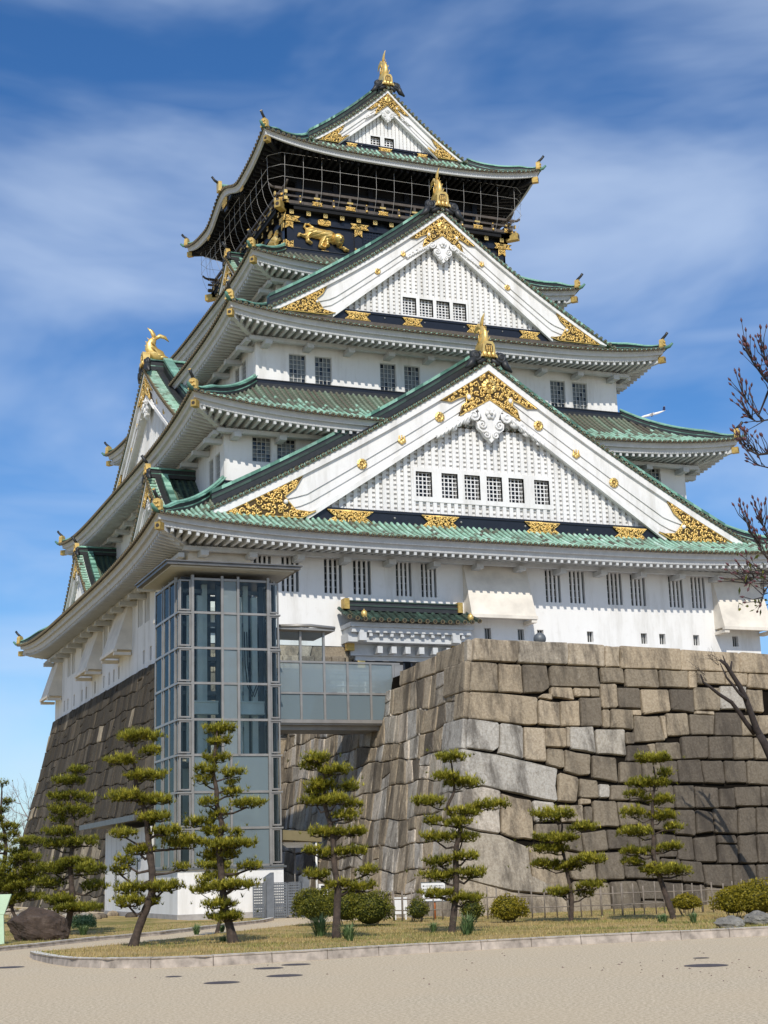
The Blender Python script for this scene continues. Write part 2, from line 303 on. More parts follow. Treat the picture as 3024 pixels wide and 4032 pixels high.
# ---------------------------------------------------------------- castle keep
K = empty('castle_keep', (0, 0, 0), 'white five-storey castle keep with green copper roofs, black top floor and gold ornaments', 'castle')
TIERS = [  # A (x half), B (y half), inner a, inner b, z eave mid front, z eave mid side, z corner, z inner
    (19.48, 22.46, 14.47, 17.08, 5.33, 5.0, 5.95, 8.95),
    (16.97, 19.68, 11.78, 14.28, 12.45, 12.35, 13.25, 15.80),
    (14.13, 16.82, 8.85, 9.25, 18.93, 18.85, 19.65, 22.6),
    (11.23, 11.56, 7.77, 7.85, 24.72, 24.6, 25.25, 27.0),
    (9.78, 9.87, 5.75, 6.60, 33.42, 33.05, 34.25, 35.55)]
def seg_ribs(mb, C, across, up, mat=0, r0=.078, r1=.098, tints=None, n=5):
    """C (m+1,3) centre line from eave upward; stepped half-round cover tiles"""
    m = len(C)-1; a = np.linspace(0, PI, n); ca, sa = np.cos(a), np.sin(a)
    up = np.broadcast_to(up, (m+1, 3)); V = np.empty((m, 2, n, 3))
    ring = lambda i, r: C[i][:, None, :] + r*(ca[None, :, None]*across + sa[None, :, None]*up[i][:, None, :])
    i0 = np.arange(m); V[:, 0] = ring(i0, r1); V[:, 1] = ring(i0+1, r0)
    F = []; tn = []
    for i in range(m):
        b = i*2*n
        for j in range(n-1): F.append((b+j, b+j+1, b+n+j+1, b+n+j))
        F.append(tuple(b+j for j in range(n))[::-1])
        tn += [tints[i]]*n
    mb.add(V.reshape(-1, 3), F, mat=mat, tint=tn, smooth=False)
def tile_tints(m, base=.5, brown=.07, topbrown=0., t=None):
    x = np.clip(base+.17*rng.standard_normal(m)+.10*rng.standard_normal(), .16, 1)
    pb = np.full(m, brown)
    if t is not None and topbrown: pb = pb+topbrown*np.clip((t-.30)/.40, 0, 1)
    x[rng.random(m) < pb] = rng.random()*.14
    return x
def cap_disc(mb, p, ax, r=.105, n=10):
    """round eave tile end: ring and sunken boss"""
    ax = np.array(ax, float); u = np.cross(ax, (0, 0, 1.)); u /= np.linalg.norm(u); v = np.cross(u, ax); p = np.array(p, float)
    an = [2*PI*i/n for i in range(n)]; ring = lambda rr, o: [p+ax*o+rr*(math.cos(a)*u+math.sin(a)*v) for a in an]
    V = ring(r, -.10)+ring(r, .02)+ring(r*.74, .02)+ring(r*.70, -.02)+ring(r*.34, -.02)+ring(r*.25, .02)
    F = []; ms = []
    for k in range(5):
        for i in range(n): F.append((k*n+i, k*n+(i+1) % n, (k+1)*n+(i+1) % n, (k+1)*n+i)); ms.append(k)
    F.append(tuple(5*n+i for i in range(n)))
    g = [f for f, k in zip(F, ms+[9]) if k in (0, 1, 2)]; h = [f for f, k in zip(F, ms+[9]) if k not in (0, 1, 2)]
    mb.add(V, g, mat=0); mb.V.append(np.zeros((0, 3))); base = mb.n-len(V)
    mb.F += [tuple(base+i for i in f) for f in h]; mb.mi += [1]*len(h); mb.sm += [False]*len(h); mb.tn += [.5]*len(h)
def skirt(ti, bump_sides=()):
    A, B, a, b, zff, zfs, zc, zi = TIERS[ti]; black = ti == 4
    roof = MB(); capl = [MB(), MB()]; eave = MB(); raft = MB()
    for k in range(4):
        T = rot4(k); Au, D, au, d = (A, B, a, b) if k in (0, 2) else (B, A, b, a); zf = zff if k in (0, 2) else zfs
        caps = capl[k % 2]
        for mb in (roof, caps, eave, raft): mb.T = T
        vis = k in (0, 1)
        def lift(uf): return (zc-zf)*np.abs(uf)**(3.2 if black else 4)
        def bmp(u):
            if k not in bump_sides: return 0*u
            return np.where(np.abs(u) < 4.3, 1.18*np.cos(np.clip(u/4.3, -1, 1)*PI/2)**2, 0)
        def S(u, t):
            half = Au+(au-Au)*t; uf = u/half
            z = zf+lift(uf)*(1-t)**1.5+bmp(u)*(1-t)**1.3+(zi-zf)*(.52*t+.48*t*t)
            return np.stack([u+0*t, -(D+(d-D)*t), z], -1)
        # pans
        us = np.linspace(-1, 1, 61); ts = np.linspace(0, 1, 11)
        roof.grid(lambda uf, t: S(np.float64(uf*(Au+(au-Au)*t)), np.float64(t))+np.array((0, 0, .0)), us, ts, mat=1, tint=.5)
        L = math.hypot(D-d, zi-zf); step = .33 if vis else 1.2
        n = int(2*Au/.345); u0s = (np.arange(n)-(n-1)/2)*.345
        for u in u0s:
            tm = 1. if abs(u) <= au else (Au-abs(u))/(Au-au)
            m = max(1, int(tm*L/step)); t = np.linspace(0, tm, m+1); C = S(np.full(m+1, u), t); C[:, 2] += .02
            g = np.gradient(C, axis=0) if m > 0 else None; upv = np.stack([0*t, -g[:, 2], -g[:, 1]*0-g[:, 1]*-1], -1); upv[:, 1] = -g[:, 2]; upv[:, 2] = g[:, 1]
            upv /= np.linalg.norm(upv, axis=1)[:, None]; upv *= np.sign(upv[:, 2])[:, None]
            seg_ribs(roof, C, np.array((1., 0, 0)), upv, 0, tints=tile_tints(m, .52, .11 if ti else .13, .95 if ti in (1, 2, 3) else .2, t[:-1]), n=6 if vis else 4)
            e = C[0]
            if vis: cap_disc(caps, e+np.array((0, -.03, .02)), (0, -1, 0))
        if vis:   # sagging pan-tile ends between the caps
            for u in u0s[:-1]:
                q = [S(np.float64(u+.345*f), np.float64(0.)) for f in (.22, .4, .6, .78)]; dz = (-.03, -.085, -.085, -.03)
                V = [p+np.array((0, -.02, .02)) for p in q]+[p+np.array((0, -.02, z)) for p, z in zip(q, dz)]
                caps.add(V, [(4, 5, 1, 0), (5, 6, 2, 1), (6, 7, 3, 2)], mat=1)
        # white eave boards, then the soffit
        w_ = .0
        prof = [(.10, -.05), (.20, -.10), (.24, -.32), (.40, -.34), (.46, -.60), (.62, -.63)] if not black else [(.08, -.05), (.16, -.09), (.20, -.38), (.34, -.41)]
        us = np.linspace(-1, 1, 81)
        def Ep(uf, o, dz):
            u = uf*(Au-o); return np.array((u, -(D-o), zf+float(lift(uf))+float(bmp(np.float64(u)))+dz))
        V = [Ep(uf, o, dz) for o, dz in prof for uf in us]; m = len(us)
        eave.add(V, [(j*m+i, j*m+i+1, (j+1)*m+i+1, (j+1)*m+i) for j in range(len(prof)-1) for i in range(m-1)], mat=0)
        o0, dz0 = prof[-1]; ow = D-d if ti < 0 else (D-{0: (17.0, 19.7), 1: (14.47, 17.08), 2: (11.78, 14.28), 3: (8.85, 9.25), 4: (6.5, 6.5)}[ti][0 if k in (1, 3) else 1])
        wl = {0: (17.0, 19.7), 1: (14.47, 17.08), 2: (11.78, 14.28), 3: (8.85, 9.25), 4: (6.5, 6.5)}[ti]; wu = wl[0] if k in (0, 2) else wl[1]; wd = wl[1] if k in (0, 2) else wl[0]
        zs = -.28 if not black else -.35
        def Sf(uf, f):   # soffit, f 0 at boards .. 1 at wall
            p = Ep(uf, o0, dz0+.16 if not black else dz0+.1); q = np.array((uf*wu, -wd, zf+zs)); r = p+(q-p)*f
            return r
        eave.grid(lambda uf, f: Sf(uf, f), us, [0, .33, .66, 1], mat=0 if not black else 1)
        sp = .43; nn = int(2*(Au-.6)/sp)
        for i in range(nn):
            u = (i-(nn-1)/2)*sp; h = Au-.50
            # rafter from eave board to wall (or to the hip line)
            fm = 1. if abs(u) <= wu else (h-abs(u))/(h-wu)
            if fm < .06: continue
            pe = Ep(u/h, .50, dz0+.05); pw = np.array((u, -wd, zf+zs)); p0 = np.array((u, pe[1], pe[2])); q0 = p0+(pw-p0)*fm
            q0[2] += 0 if fm == 1 else 0
            raft.hexa([p0+np.array((x, 0, z)) for x, z in ((-.075, -.21), (.075, -.21), (.075, .04), (-.075, .04))], [q0+np.array((x, 0, z)) for x, z in ((-.075, -.21), (.075, -.21), (.075, .04), (-.075, .04))], mat=0 if not black else 1)
        if not black:   # purlin along the wall and its arms
            zb = zf-.78; raft.bx(-wu-.55, wu+.55, -(wd+.75), -(wd+.45), zb, zb+.22, mat=0)
            na = int(2*wu/2.45); xs = [(-wu+.5)+(2*wu-1.)*i/na for i in range(na+1)]
            for x in xs: raft.bx(x-.2, x+.2, -(wd+.98), -wd+.02, zb-.26, zb-.003, mat=0)
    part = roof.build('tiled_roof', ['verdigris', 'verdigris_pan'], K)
    for cm in capl: sub(cm, 'eave_tile_ends', ['cap_ring', 'tile_cap'], part)
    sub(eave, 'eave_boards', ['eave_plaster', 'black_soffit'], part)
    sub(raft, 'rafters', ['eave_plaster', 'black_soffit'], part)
    # hip ridges with gold end tiles
    for sx, sy in ((-1, -1), (1, -1), (-1, 1), (1, 1)):
        hip = MB()
        ts = np.linspace(0.04, .98, 16); P = []
        for t in ts:
            z = zf_ = (zff+zfs)/2; z = zf_+(zc-zf_)*(1-t)**1.5+(zi-zf_)*(.52*t+.48*t*t)
            P.append((sx*(A+(a-A)*t), sy*(B+(b-B)*t), z+.02))
        P = np.array(P); dv = P[0]-P[3]; dv[2] = 0; dv /= np.linalg.norm(dv); sd_ = np.array((-dv[1], dv[0], 0))
        tp = np.clip((ts-.02)/.25, .45, 1)
        for w_, z0, z1, mm, in ((.22, -.05, .14, 1), (.19, .14, .19, 0), (.15, .19, .40, 1), (.20, .40, .45, 0)):
            for i in range(len(P)-1):
                c0, c1 = P[i], P[i+1]; f0, f1 = tp[i], tp[i+1]
                mk = lambda c, f: [c+sd_*w_+np.array((0, 0, z0*f)), c-sd_*w_+np.array((0, 0, z0*f)), c-sd_*w_+np.array((0, 0, z1*f)), c+sd_*w_+np.array((0, 0, z1*f))]
                hip.hexa(mk(c0, f0), mk(c1, f1), mat=mm, tint=.25+.6*rng.random())
        hip.tube(P+np.array([(0, 0, .46*f+.03) for f in tp]), .085, 6, mat=0, tint=.75)
        # corner cover tile that turns up at the tip
        tip = np.array((sx*A, sy*B, zc))
        hip.tube([tip-dv*.9+(0, 0, .02), tip-dv*.3+(0, 0, .06), tip+dv*.12+(0, 0, .12), tip+dv*.34+(0, 0, .30)], [.12, .12, .11, .07], 8, mat=0, tint=.4)
        o = sub(hip, 'hip_ridge', ['ridge_green', 'ridge_black'], part)
        g = MB(); c = P[0]+dv*.02+np.array((0, 0, .02))
        def q(f, s_, z): return c+dv*f+sd_*s_+np.array((0, 0, z))
        poly = [(-.25, 0), (.25, 0), (.28, .08), (.22, .12), (.22, .46), (.14, .58), (0, .62), (-.14, .58), (-.22, .46), (-.22, .12), (-.28, .08)]
        n = len(poly); V = [q(.14, s_, z) for s_, z in poly]+[q(-.12, s_, z) for s_, z in poly]
        g.add(V, [tuple(range(n)), tuple(range(2*n-1, n-1, -1))]+[(i, i+n, (i+1) % n+n, (i+1) % n) for i in range(n)], mat=0)
        for s_, z, r in ((0, .2, .09), (-.13, .2, .07), (.13, .2, .07), (0, .4, .08), (-.1, .42, .05), (.1, .42, .05)): g.ball(q(.15, s_, z), r, 6, 4, mat=0)
        g.tube([q(0, 0, .58), q(.12, 0, .70), q(.27, 0, .82), q(.40, 0, .98)], [.10, .09, .085, .09], 8, mat=1)
        g.disc(q(.415, 0, 1.0), dv+np.array((0, 0, .8)), .085, 8, mat=0)
        sub(g, 'corner_ornament', ['crest_gold', 'ridge_black'], part)
        bmk = MB()   # corner beam with a gilt cap, under the eave
        p1 = tip-dv*.62+np.array((0, 0, -.66)); p0 = np.array((sx*wlx(ti)[0], sy*wlx(ti)[1], zff-.55))
        bmk.beam(p0, p1-dv*.02, .26, .30, mat=1 if not black else 2); bmk.beam(p1-dv*.02, p1+dv*.38, .31, .36, mat=0)
        bmk.disc(p1+dv*.385, dv, .10, 10, mat=3)
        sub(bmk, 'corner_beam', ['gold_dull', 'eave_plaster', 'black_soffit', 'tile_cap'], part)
    return part
def wlx(ti): return {0: (17.0, 19.7), 1: (14.47, 17.08), 2: (11.78, 14.28), 3: (8.85, 9.25), 4: (6.5, 6.5)}[ti]
for ti in range(5): skirt(ti, (1, 3) if ti == 4 else ())
# ---- gilded scroll panels, rosettes, pendants
def inside(poly, x, y):
    c = False; n = len(poly)
    for i in range(n):
        (x0, y0), (x1, y1) = poly[i], poly[i-1]
        if (y0 > y) != (y1 > y) and x < (x1-x0)*(y-y0)/(y1-y0)+x0: c = not c
    return c
def edge_d(poly, x, y):
    b = 9
    for i in range(len(poly)):
        p, q = np.array(poly[i]), np.array(poly[i-1]); e = q-p; t = np.clip(np.dot((x, y)-p, e)/(e@e+1e-9), 0, 1); b = min(b, np.linalg.norm(p+e*t-(x, y)))
    return b
def scroll_panel(mb, poly, y, s=1., thick=.10, rs=.19):
    poly = [tuple(p) for p in poly]
    mb.prism(poly, y-.02, y+thick, mat=1)
    P = [(x, y-.04, z) for x, z in poly]; mb.tube(P+[P[0]], .042*s, 5, cap=False, mat=0)
    xs = [p[0] for p in poly]; zs = [p[1] for p in poly]; pts = []
    for it_ in range(1500):
        x, z = rng.uniform(min(xs), max(xs)), rng.uniform(min(zs), max(zs))
        if not inside(poly, x, z): continue
        e = edge_d(poly, x, z); r = min(rs*s*rng.uniform(.7, 1.15)*(1 if it_ < 600 else .55), e*.95)
        if r < .07*s: continue
        if any(math.hypot(x-a, z-b) < .82*(r+c) for a, b, c in pts): continue
        pts.append((x, z, r))
    for x, z, r in pts:
        sg = rng.choice((-1, 1)); a0 = rng.uniform(0, 6.28)
        mb.tube([(p[0], y-.05, p[2]) for p in spiral(x, z, r*.9, 1.2, a0, sg, 0, 11)], np.linspace(.036, .052, 11)*s, 5, mat=0)
        for q in range(2):
            a = a0+rng.uniform(0, 6.28); mb.ball((x+math.cos(a)*r*.8, y-.06, z+math.sin(a)*r*.8), .065*s, 6, 4, mat=0)
def rosette(mb, x, y, z, r, n=10):
    V = []; F = []; m = 4*n
    for k, (rr, o) in enumerate(((1, .0), (1, -.07), (.62, -.13), (.3, -.07))):
        for i in range(m):
            a = 2*PI*i/m; q = rr*(1-.10*(1-abs(math.cos(a*n/2)))) if k < 3 else rr
            V.append((x+r*q*math.cos(a), y+o*(r/.3)*.6, z+r*q*math.sin(a)))
    F = [(k*m+i, k*m+(i+1) % m, (k+1)*m+(i+1) % m, (k+1)*m+i) for k in range(3) for i in range(m)]+[tuple(3*m+i for i in range(m))]
    mb.add(V, F, mat=0); mb.ball((x, y-.05*(r/.3), z), r*.24, 8, 5, mat=0)
    for i in range(n):
        a = 2*PI*(i+.5)/n; mb.tube([(x+r*.3*math.cos(a), y-.075*(r/.3), z+r*.3*math.sin(a)), (x+r*.9*math.cos(a), y-.05*(r/.3), z+r*.9*math.sin(a))], .018*r/.3, 4, mat=1)
def leaf_crest(mb, x, y, z, r):
    for a, l in ((-90, .62), (-20, .7), (200, .7)):
        c, s_ = math.cos(R(a)), math.sin(R(a)); mb.ball((x+c*r*.45, y-.04, z+s_*r*.45), r*.42, 8, 5, (1, .35, 1), mat=0)
    for dx, h in ((-.5, .75), (0, .95), (.5, .75)):
        for i in range(3): mb.ball((x+dx*r, y-.04, z+r*(.25+h*.3*i)), r*(.22-.03*i), 6, 4, (1, .5, 1), mat=0)
def pendant(mb, x, y, z, s):   # white carved gable pendant, z = top of its shield
    half = [(0, 0), (.95, -.62), (.70, -1.05), (.62, -1.35), (1.0, -1.62), (.95, -2.0), (.62, -2.25), (.48, -2.55), (.2, -2.72), (0, -2.95)]
    poly = [(x+a*s, z+b*s) for a, b in half]+[(x-a*s, z+b*s) for a, b in half[-2:0:-1]]
    mb.prism(poly, y-.16*s, y+.12, mat=0)
    for sx in (-1, 1):
        for cx, cz, r, a0 in ((.62, -1.75, .34, 1.2), (.33, -2.45, .28, .6), (1.2, -1.15, .42, 2.6)):
            mb.tube([(p[0], y-.2*s, p[2]) for p in spiral(x+sx*cx*s, z+cz*s, r*s, 1.5, a0, sx)], .075*s, 6, mat=0)
        mb.ball((x+sx*1.2*s, y-.05*s, z-1.15*s), .36*s, 10, 6, (1, .5, 1), mat=0)
        for i in range(9):   # trailing leaf wings along the boards
            f = i/8; cx = 1.55+2.3*f; cz = -1.25-1.55*f; r = .36-.2*f
            mb.ball((x+sx*cx*s, y-.06*s, z+(cz-.12*math.sin(i*2.1))*s), r*s, 8, 5, (1.25, .55, .75), mat=0)
            mb.tube([(x+sx*(cx-.25)*s, y-.16*s, z+(cz+.25)*s), (x+sx*cx*s, y-.24*s, z+(cz-.05)*s), (x+sx*(cx+.1)*s, y-.12*s, z+(cz-.42*(1-f*.6))*s)], [.05*s, .09*s, .03*s], 5, mat=0)
    for i in range(6):
        a = 2*PI*i/6; mb.ball((x+.24*s*math.cos(a), y-.24*s, z+(-.95+.24*math.sin(a))*s), .17*s, 6, 4, (1, .55, 1), mat=0)
    mb.ball((x, y-.34*s, z-.95*s), .13*s, 6, 4, (1, 1.6, 1), mat=0)
def fish(mb, y0, z0, s, inward=1):   # ridge fish: head inward and low, tail high; y outward is negative
    tgt = mb; mb = MB(); o = lambda t, z, dx=0: (dx*s*1.25, y0-t*s*inward, z0+z*s*.95)
    P = [o(-.62, .10), o(-.40, .26), o(-.12, .34), (o(.12, .52)), o(.26, .82), o(.26, 1.12), o(.14, 1.40), o(-.02, 1.62)]
    mb.tube(P, [.24*s, .42*s, .48*s, .46*s, .42*s, .34*s, .25*s, .14*s], 10, mat=0)
    for i in range(7):   # belly plates / scales as raised rings
        a, b = P[i], P[i+1]; c = tuple((a[j]+b[j])/2 for j in range(3)); mb.ball(c, (.46, .50, .49, .45, .39, .31, .21)[i]*s, 10, 5, (1, 1, .42), mat=0)
    mb.tube([o(-.02, 1.55), o(.10, 1.85), o(.22, 2.10), o(.50, 2.32)], [.12*s, .17*s, .13*s, .02*s], 6, mat=0)
    mb.tube([o(-.02, 1.55), o(-.35, 1.80), o(-.70, 1.72), o(-.98, 1.42)], [.12*s, .17*s, .13*s, .02*s], 6, mat=0)
    for sx in (-1, 1):
        mb.hexa([o(.1, .55, sx*.3), o(-.15, .45, sx*.3), o(-.15, .40, sx*.34), o(.1, .5, sx*.34)], [o(.35, .95, sx*.48), o(.2, .82, sx*.45), o(.2, .77, sx*.48), o(.35, .9, sx*.52)], mat=0)
        mb.hexa([o(.2, 1.0, sx*.22), o(0, .95, sx*.22), o(0, .9, sx*.26), o(.2, .95, sx*.26)], [o(.35, 1.3, sx*.38), o(.22, 1.22, sx*.35), o(.22, 1.18, sx*.38), o(.35, 1.26, sx*.42)], mat=0)
        mb.ball(o(-.62, .32, sx*.16), .09*s, 6, 4, mat=0)
    for i, (t, z) in enumerate(((.42, .55), (.56, .85), (.54, 1.15), (.42, 1.42))): mb.tube([o(t-.12, z-.02), o(t+.12, z+.18)], [.07*s, .012*s], 5, mat=0)
    tgt.add(np.concatenate(mb.V)*(.56, 1, 1), mb.F, smooth=True)
def end_tile(mb, y, z, s):   # gilded ridge-end plate with crest; mat0 gold, mat1 dark scrolls
    pl = [(-.44, 0), (.44, 0), (.52, -.06), (.5, .1), (.40, .2), (.36, .72), (.24, .92), (-.24, .92), (-.36, .72), (-.40, .2), (-.5, .1), (-.52, -.06)]
    mb.prism([(a*s, z+b*s) for a, b in pl], y-.22*s, y+.25*s, mat=0)
    mb.prism([(a*s, z+b*s) for a, b in ((-.22, .22), (.22, .22), (.24, .6), (.14, .76), (-.14, .76), (-.24, .6))], y-.235*s, y-.2*s, mat=2)
    for dx in (-.13, 0, .13):
        mb.tube([(dx*s, y-.25*s, z+.2*s), (dx*1.1*s, y-.25*s, z+.66*s)], .02*s, 4, mat=0)
        for i in range(4): mb.tube([((dx-.05)*s, y-.25*s, z+(.36+.09*i)*s), (dx*s, y-.25*s, z+(.30+.09*i)*s), ((dx+.05)*s, y-.25*s, z+(.36+.09*i)*s)], .016*s, 4, mat=0)
    for dx in (-.26, 0, .26): mb.ball((dx*s, y-.24*s, z+.13*s), .15*s, 8, 5, (.9, .5, 1.1), mat=0)
    for sx in (-1, 1):
        mb.tube([(p[0], y-.12*s, p[2]) for p in spiral(sx*.78*s, z+.02*s, .34*s, 1.6, 2.2, sx)], .085*s, 6, mat=1)
        mb.ball((sx*.78*s, y, z+.02*s), .36*s, 10, 6, (1, .55, 1), mat=1)
        mb.tube([(sx*.95*s, y-.05*s, z-.2*s), (sx*1.1*s, y-.05*s, z-.5*s), (sx*1.45*s, y-.05*s, z-.75*s)], [.22*s, .2*s, .06*s], 6, mat=1)
        mb.tube([(sx*.2*s, y, z-.12*s), (sx*.7*s, y, z-.38*s)], .17*s, 6, mat=1)
def gable(side, u0, gy, za, g, zf, c, dback, zl0, xl, zbt, beam=True, orn=1., latx=None, wins=(), frame=None, plates=(), ros=(), fs=0., small=False, oz=None, darkroof=False, back=False):
    T = rot4(side); h = za-zf
    off = T @ np.array((u0, 0, 0))
    nb = lambda: MB(T, off)
    pr = lambda x: za-h*(abs(x)/g+c*(abs(x)/g)*(1-abs(x)/g))
    sp = .345
    # ---- roof
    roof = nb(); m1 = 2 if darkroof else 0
    N_ = max(24, int(g/.25)); xs = np.linspace(-g, g, 2*N_+1)
    V = [(x, y, pr(x)) for y in (-gy, -dback) for x in xs]; n = len(xs)
    roof.add(V, [(i, i+1, n+i+1, n+i) for i in range(n-1)], mat=1)
    roof.add([(x, y, pr(x)-.09) for y in (-gy, -dback) for x in xs], [(i+n, n+i+1, i+1, i) for i in range(n-1)], mat=1)
    roof.add([(x, -gy, pr(x)+o) for o in (0, -.09) for x in xs], [(i, n+i, n+i+1, i+1) for i in range(n-1)], mat=1)
    slope = math.hypot(g, h); mseg = int(slope/.33)
    rake = .85 if not small else .55
    for y in np.arange(gy-rake-.35, dback, -sp):
        for sx in (-1, 1):
            s = np.linspace(1, .02, mseg+1); C = np.stack([sx*g*s, np.full_like(s, -y), za-h*(s+c*s*(1-s))+.02], -1)
            dr = np.gradient(C, axis=0); up = np.stack([-dr[:, 2], 0*s, dr[:, 0]], -1); up /= np.linalg.norm(up, axis=1)[:, None]; up *= np.sign(up[:, 2])[:, None]
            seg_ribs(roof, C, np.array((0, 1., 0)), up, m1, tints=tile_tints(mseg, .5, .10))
    cp = nb()
    arc = np.linspace(0, 1, 400); X = g*arc; Z = pr(X); Ls = np.concatenate([[0], np.cumsum(np.hypot(np.diff(X), np.diff(Z)))])
    for l in np.arange(0, Ls[-1], sp):
        x = np.interp(l, Ls, X)
        for sx in ((-1, 1) if l > 0 else (1,)):
            z = pr(x)+.03; m = 3; yy = np.linspace(-gy-.02, -gy+rake, m+1); C = np.stack([np.full(m+1, sx*x), yy, np.full(m+1, z)], -1)
            dx = g/200; tz = (pr(x+dx)-pr(x))/dx*sx; ac = np.array((1, 0, tz)); ac /= np.linalg.norm(ac); up = np.array((-ac[2], 0, ac[0]))
            seg_ribs(roof, C, ac, np.broadcast_to(up, (m+1, 3)), 0, tints=tile_tints(m, .55, .05))
            cap_disc(cp, (sx*x, -gy-.03, z+.01), (0, -1, 0), .11)
    part_wall = nb()
    # ---- gable wall: lattice of white bars over a white ground
    lz = zbt; ly = gy-.80 if not small else gy-.5
    lx = xl+.8; zlow = lambda x: zl0-(zl0-zbt)*abs(x)/xl
    holes = [(a, b, e, f) for a, b, e, f in wins]
    if not small:
        fr = frame
        for sx in (0,):
            us = np.linspace(-lx, lx, 41)
        # backing built as columns so that it ends under the boards and leaves the window openings free
        cuts = sorted({*np.linspace(-lx, lx, 31), *[q for hh in holes for q in hh[:2]]})
        for i in range(len(cuts)-1):
            a, b = cuts[i], cuts[i+1]; top = max(zlow(a), zlow(b))+.35
            zsp = [(lz, top)]
            for hh in holes:
                if hh[0] <= a+1e-6 and b <= hh[1]+1e-6: zsp = [(lz, hh[2]), (hh[3], top)]
            for z0, z1 in zsp:
                if z1 > z0+.01: part_wall.add([(a, -ly, z0), (b, -ly, z0), (b, -ly, z1), (a, -ly, z1)], [(0, 1, 2, 3)], mat=0)
        for hh in holes: 
            a, b, e, f = hh
            for (x0, z0), (x1, z1) in (((a, e), (b, e)), ((b, e), (b, f)), ((b, f), (a, f)), ((a, f), (a, e))):
                part_wall.add([(x0, -ly-.2, z0), (x1, -ly-.2, z1), (x1, -ly+.35, z1), (x0, -ly+.35, z0)], [(3, 2, 1, 0)], mat=0)
        inf = lambda x, z: fr and fr[0] < x < fr[1] and fr[2] < z < fr[3]
        lsp = .42 if g > 14 else .37 if g > 8 else .27; vs = .26 if g > 14 else .24 if g > 8 else .19
        nx = int(lx/lsp)
        for i in range(-nx, nx+1):
            x = i*lsp; top = zlow(x)+.3
            segs = [(lz, top)]
            if fr and fr[0] < x < fr[1]: segs = [(lz, fr[2]), (fr[3], top)]
            for z0, z1 in segs:
                if z1-z0 > .05: part_wall.bx(x-.105, x+.105, -ly-.20, -ly-.001, z0, z1, mat=0)
        z = lz+.1
        while z < zl0-.1:
            xe = min(lx, (zl0+.2-z)/(zl0-zbt)*xl)
            sg = [(-xe, xe)]
            if fr and fr[2]-.02 < z < fr[3]+.02: sg = [(-xe, fr[0]), (fr[1], xe)]
            for a, b in sg:
                if b-a > .1: part_wall.bx(a, b, -ly-.10, -ly-.002, z-.07, z+.07, mat=0)
            z += vs
        if fr:   # plain white framing round the windows
            us = sorted({fr[0], fr[1], *[q for hh in holes for q in hh[:2]]})
            for i in range(len(us)-1):
                a, b = us[i], us[i+1]; hh = [q for q in holes if q[0] <= a+1e-6 and b <= q[1]+1e-6]
                for z0, z1 in ([(fr[2], fr[3])] if not hh else [(fr[2], hh[0][2]), (hh[0][3], fr[3])]):
                    if z1-z0 > .01: part_wall.bx(a, b, -ly-.23, -ly-.003, z0, z1, mat=0)
    else:
        part_wall.add([(-xl-.4, -ly, zbt), (xl+.4, -ly, zbt), (0, -ly, zl0+.3)], [(0, 1, 2)], mat=0)
        for i in range(-6, 7):
            x = i*.3
            if zlow(x) > zbt+.1: part_wall.bx(x-.07, x+.07, -ly-.1, -ly-.001, zbt, zlow(x)+.2, mat=0)
    gp = part_wall.build('gable_wall', ['plaster'], K)
    sub(roof, 'gable_roof', ['verdigris', 'verdigris_pan', 'verdigris_dark'], gp); sub(cp, 'gable_tile_ends', ['cap_ring', 'tile_cap'], gp)
    # ---- bargeboards
    bb = nb(); xe = g*.985
    def strip(mb, x0, x1, fT, fB, y0, y1, n=26, **k):
        for sx in (-1, 1):
            xx = np.linspace(x0, x1, n)
            for i in range(n-1):
                a, b = xx[i], xx[i+1]
                q = lambda x: [(sx*x, y0, fB(x)), (sx*x, y1, fB(x)), (sx*x, y1, fT(x)), (sx*x, y0, fT(x))]
                mb.hexa(q(a), q(b), **k) if sx > 0 else mb.hexa(q(b), q(a), **k)
    sB = min(1., max(.45, g/16.7)) if not small else .42
    zb0 = zf+.12; xt = g-1.25*sB
    t1 = .50*max(sB, .6)
    strip(bb, 0, xt+.5*sB, lambda x: pr(x)-.10, lambda x: max(pr(x)-t1, zb0-.02), -gy+.06, -gy+.80)
    zUp = lambda x: pr(x)-t1
    lowl = lambda x: max(zl0-(zl0-zbt)*x/xl, zb0)
    strip(bb, 0, xt, lambda x: max(zUp(x), lowl(x)+.002), lambda x: lowl(x), -gy+.36, -gy+.70)
    mid = lambda x: zUp(x)*.5+lowl(x)*.5
    strip(bb, 0, xt*.97, lambda x: zUp(x)+.02, lambda x: mid(x)+.10*sB, -gy+.22, -gy+.37); strip(bb, 0, xt*.95, lambda x: mid(x)+.09*sB, lambda x: mid(x)-.42*sB, -gy+.29, -gy+.37)
    xb = xl*(zl0-zb0)/(zl0-zbt)
    strip(bb, 0, min(xb, xt), lambda x: lowl(x)+.24*sB, lambda x: lowl(x)-.06, -gy+.19, -gy+.37)
    sub(bb, 'bargeboard', ['plaster'], gp)
    # ---- ridges: along the top and two running down behind the rake
    rd = nb(); rw = .26 if not small else .2; s_ = 1 if not small else .7
    L0, L1 = -gy+.12, -dback
    for w_, z0, z1, mm in ((rw*1.25, -.06, .22*s_, 1), (rw*1.05, .22*s_, .30*s_, 0), (rw*.95, .30*s_, .62*s_, 1), (rw*1.3, .62*s_, .70*s_, 0)):
        nsec = max(2, int((L1-L0)/.6)); ys = np.linspace(L0, L1, nsec+1)
        for i in range(nsec): rd.bx(-w_, w_, ys[i], ys[i+1]-.004, za+z0, za+z1, mat=mm, tint=.2+.7*rng.random())
    rd.tube([(0, L0, za+.74*s_), (0, L1, za+.74*s_)], .12*s_, 7, mat=0, tint=.8)
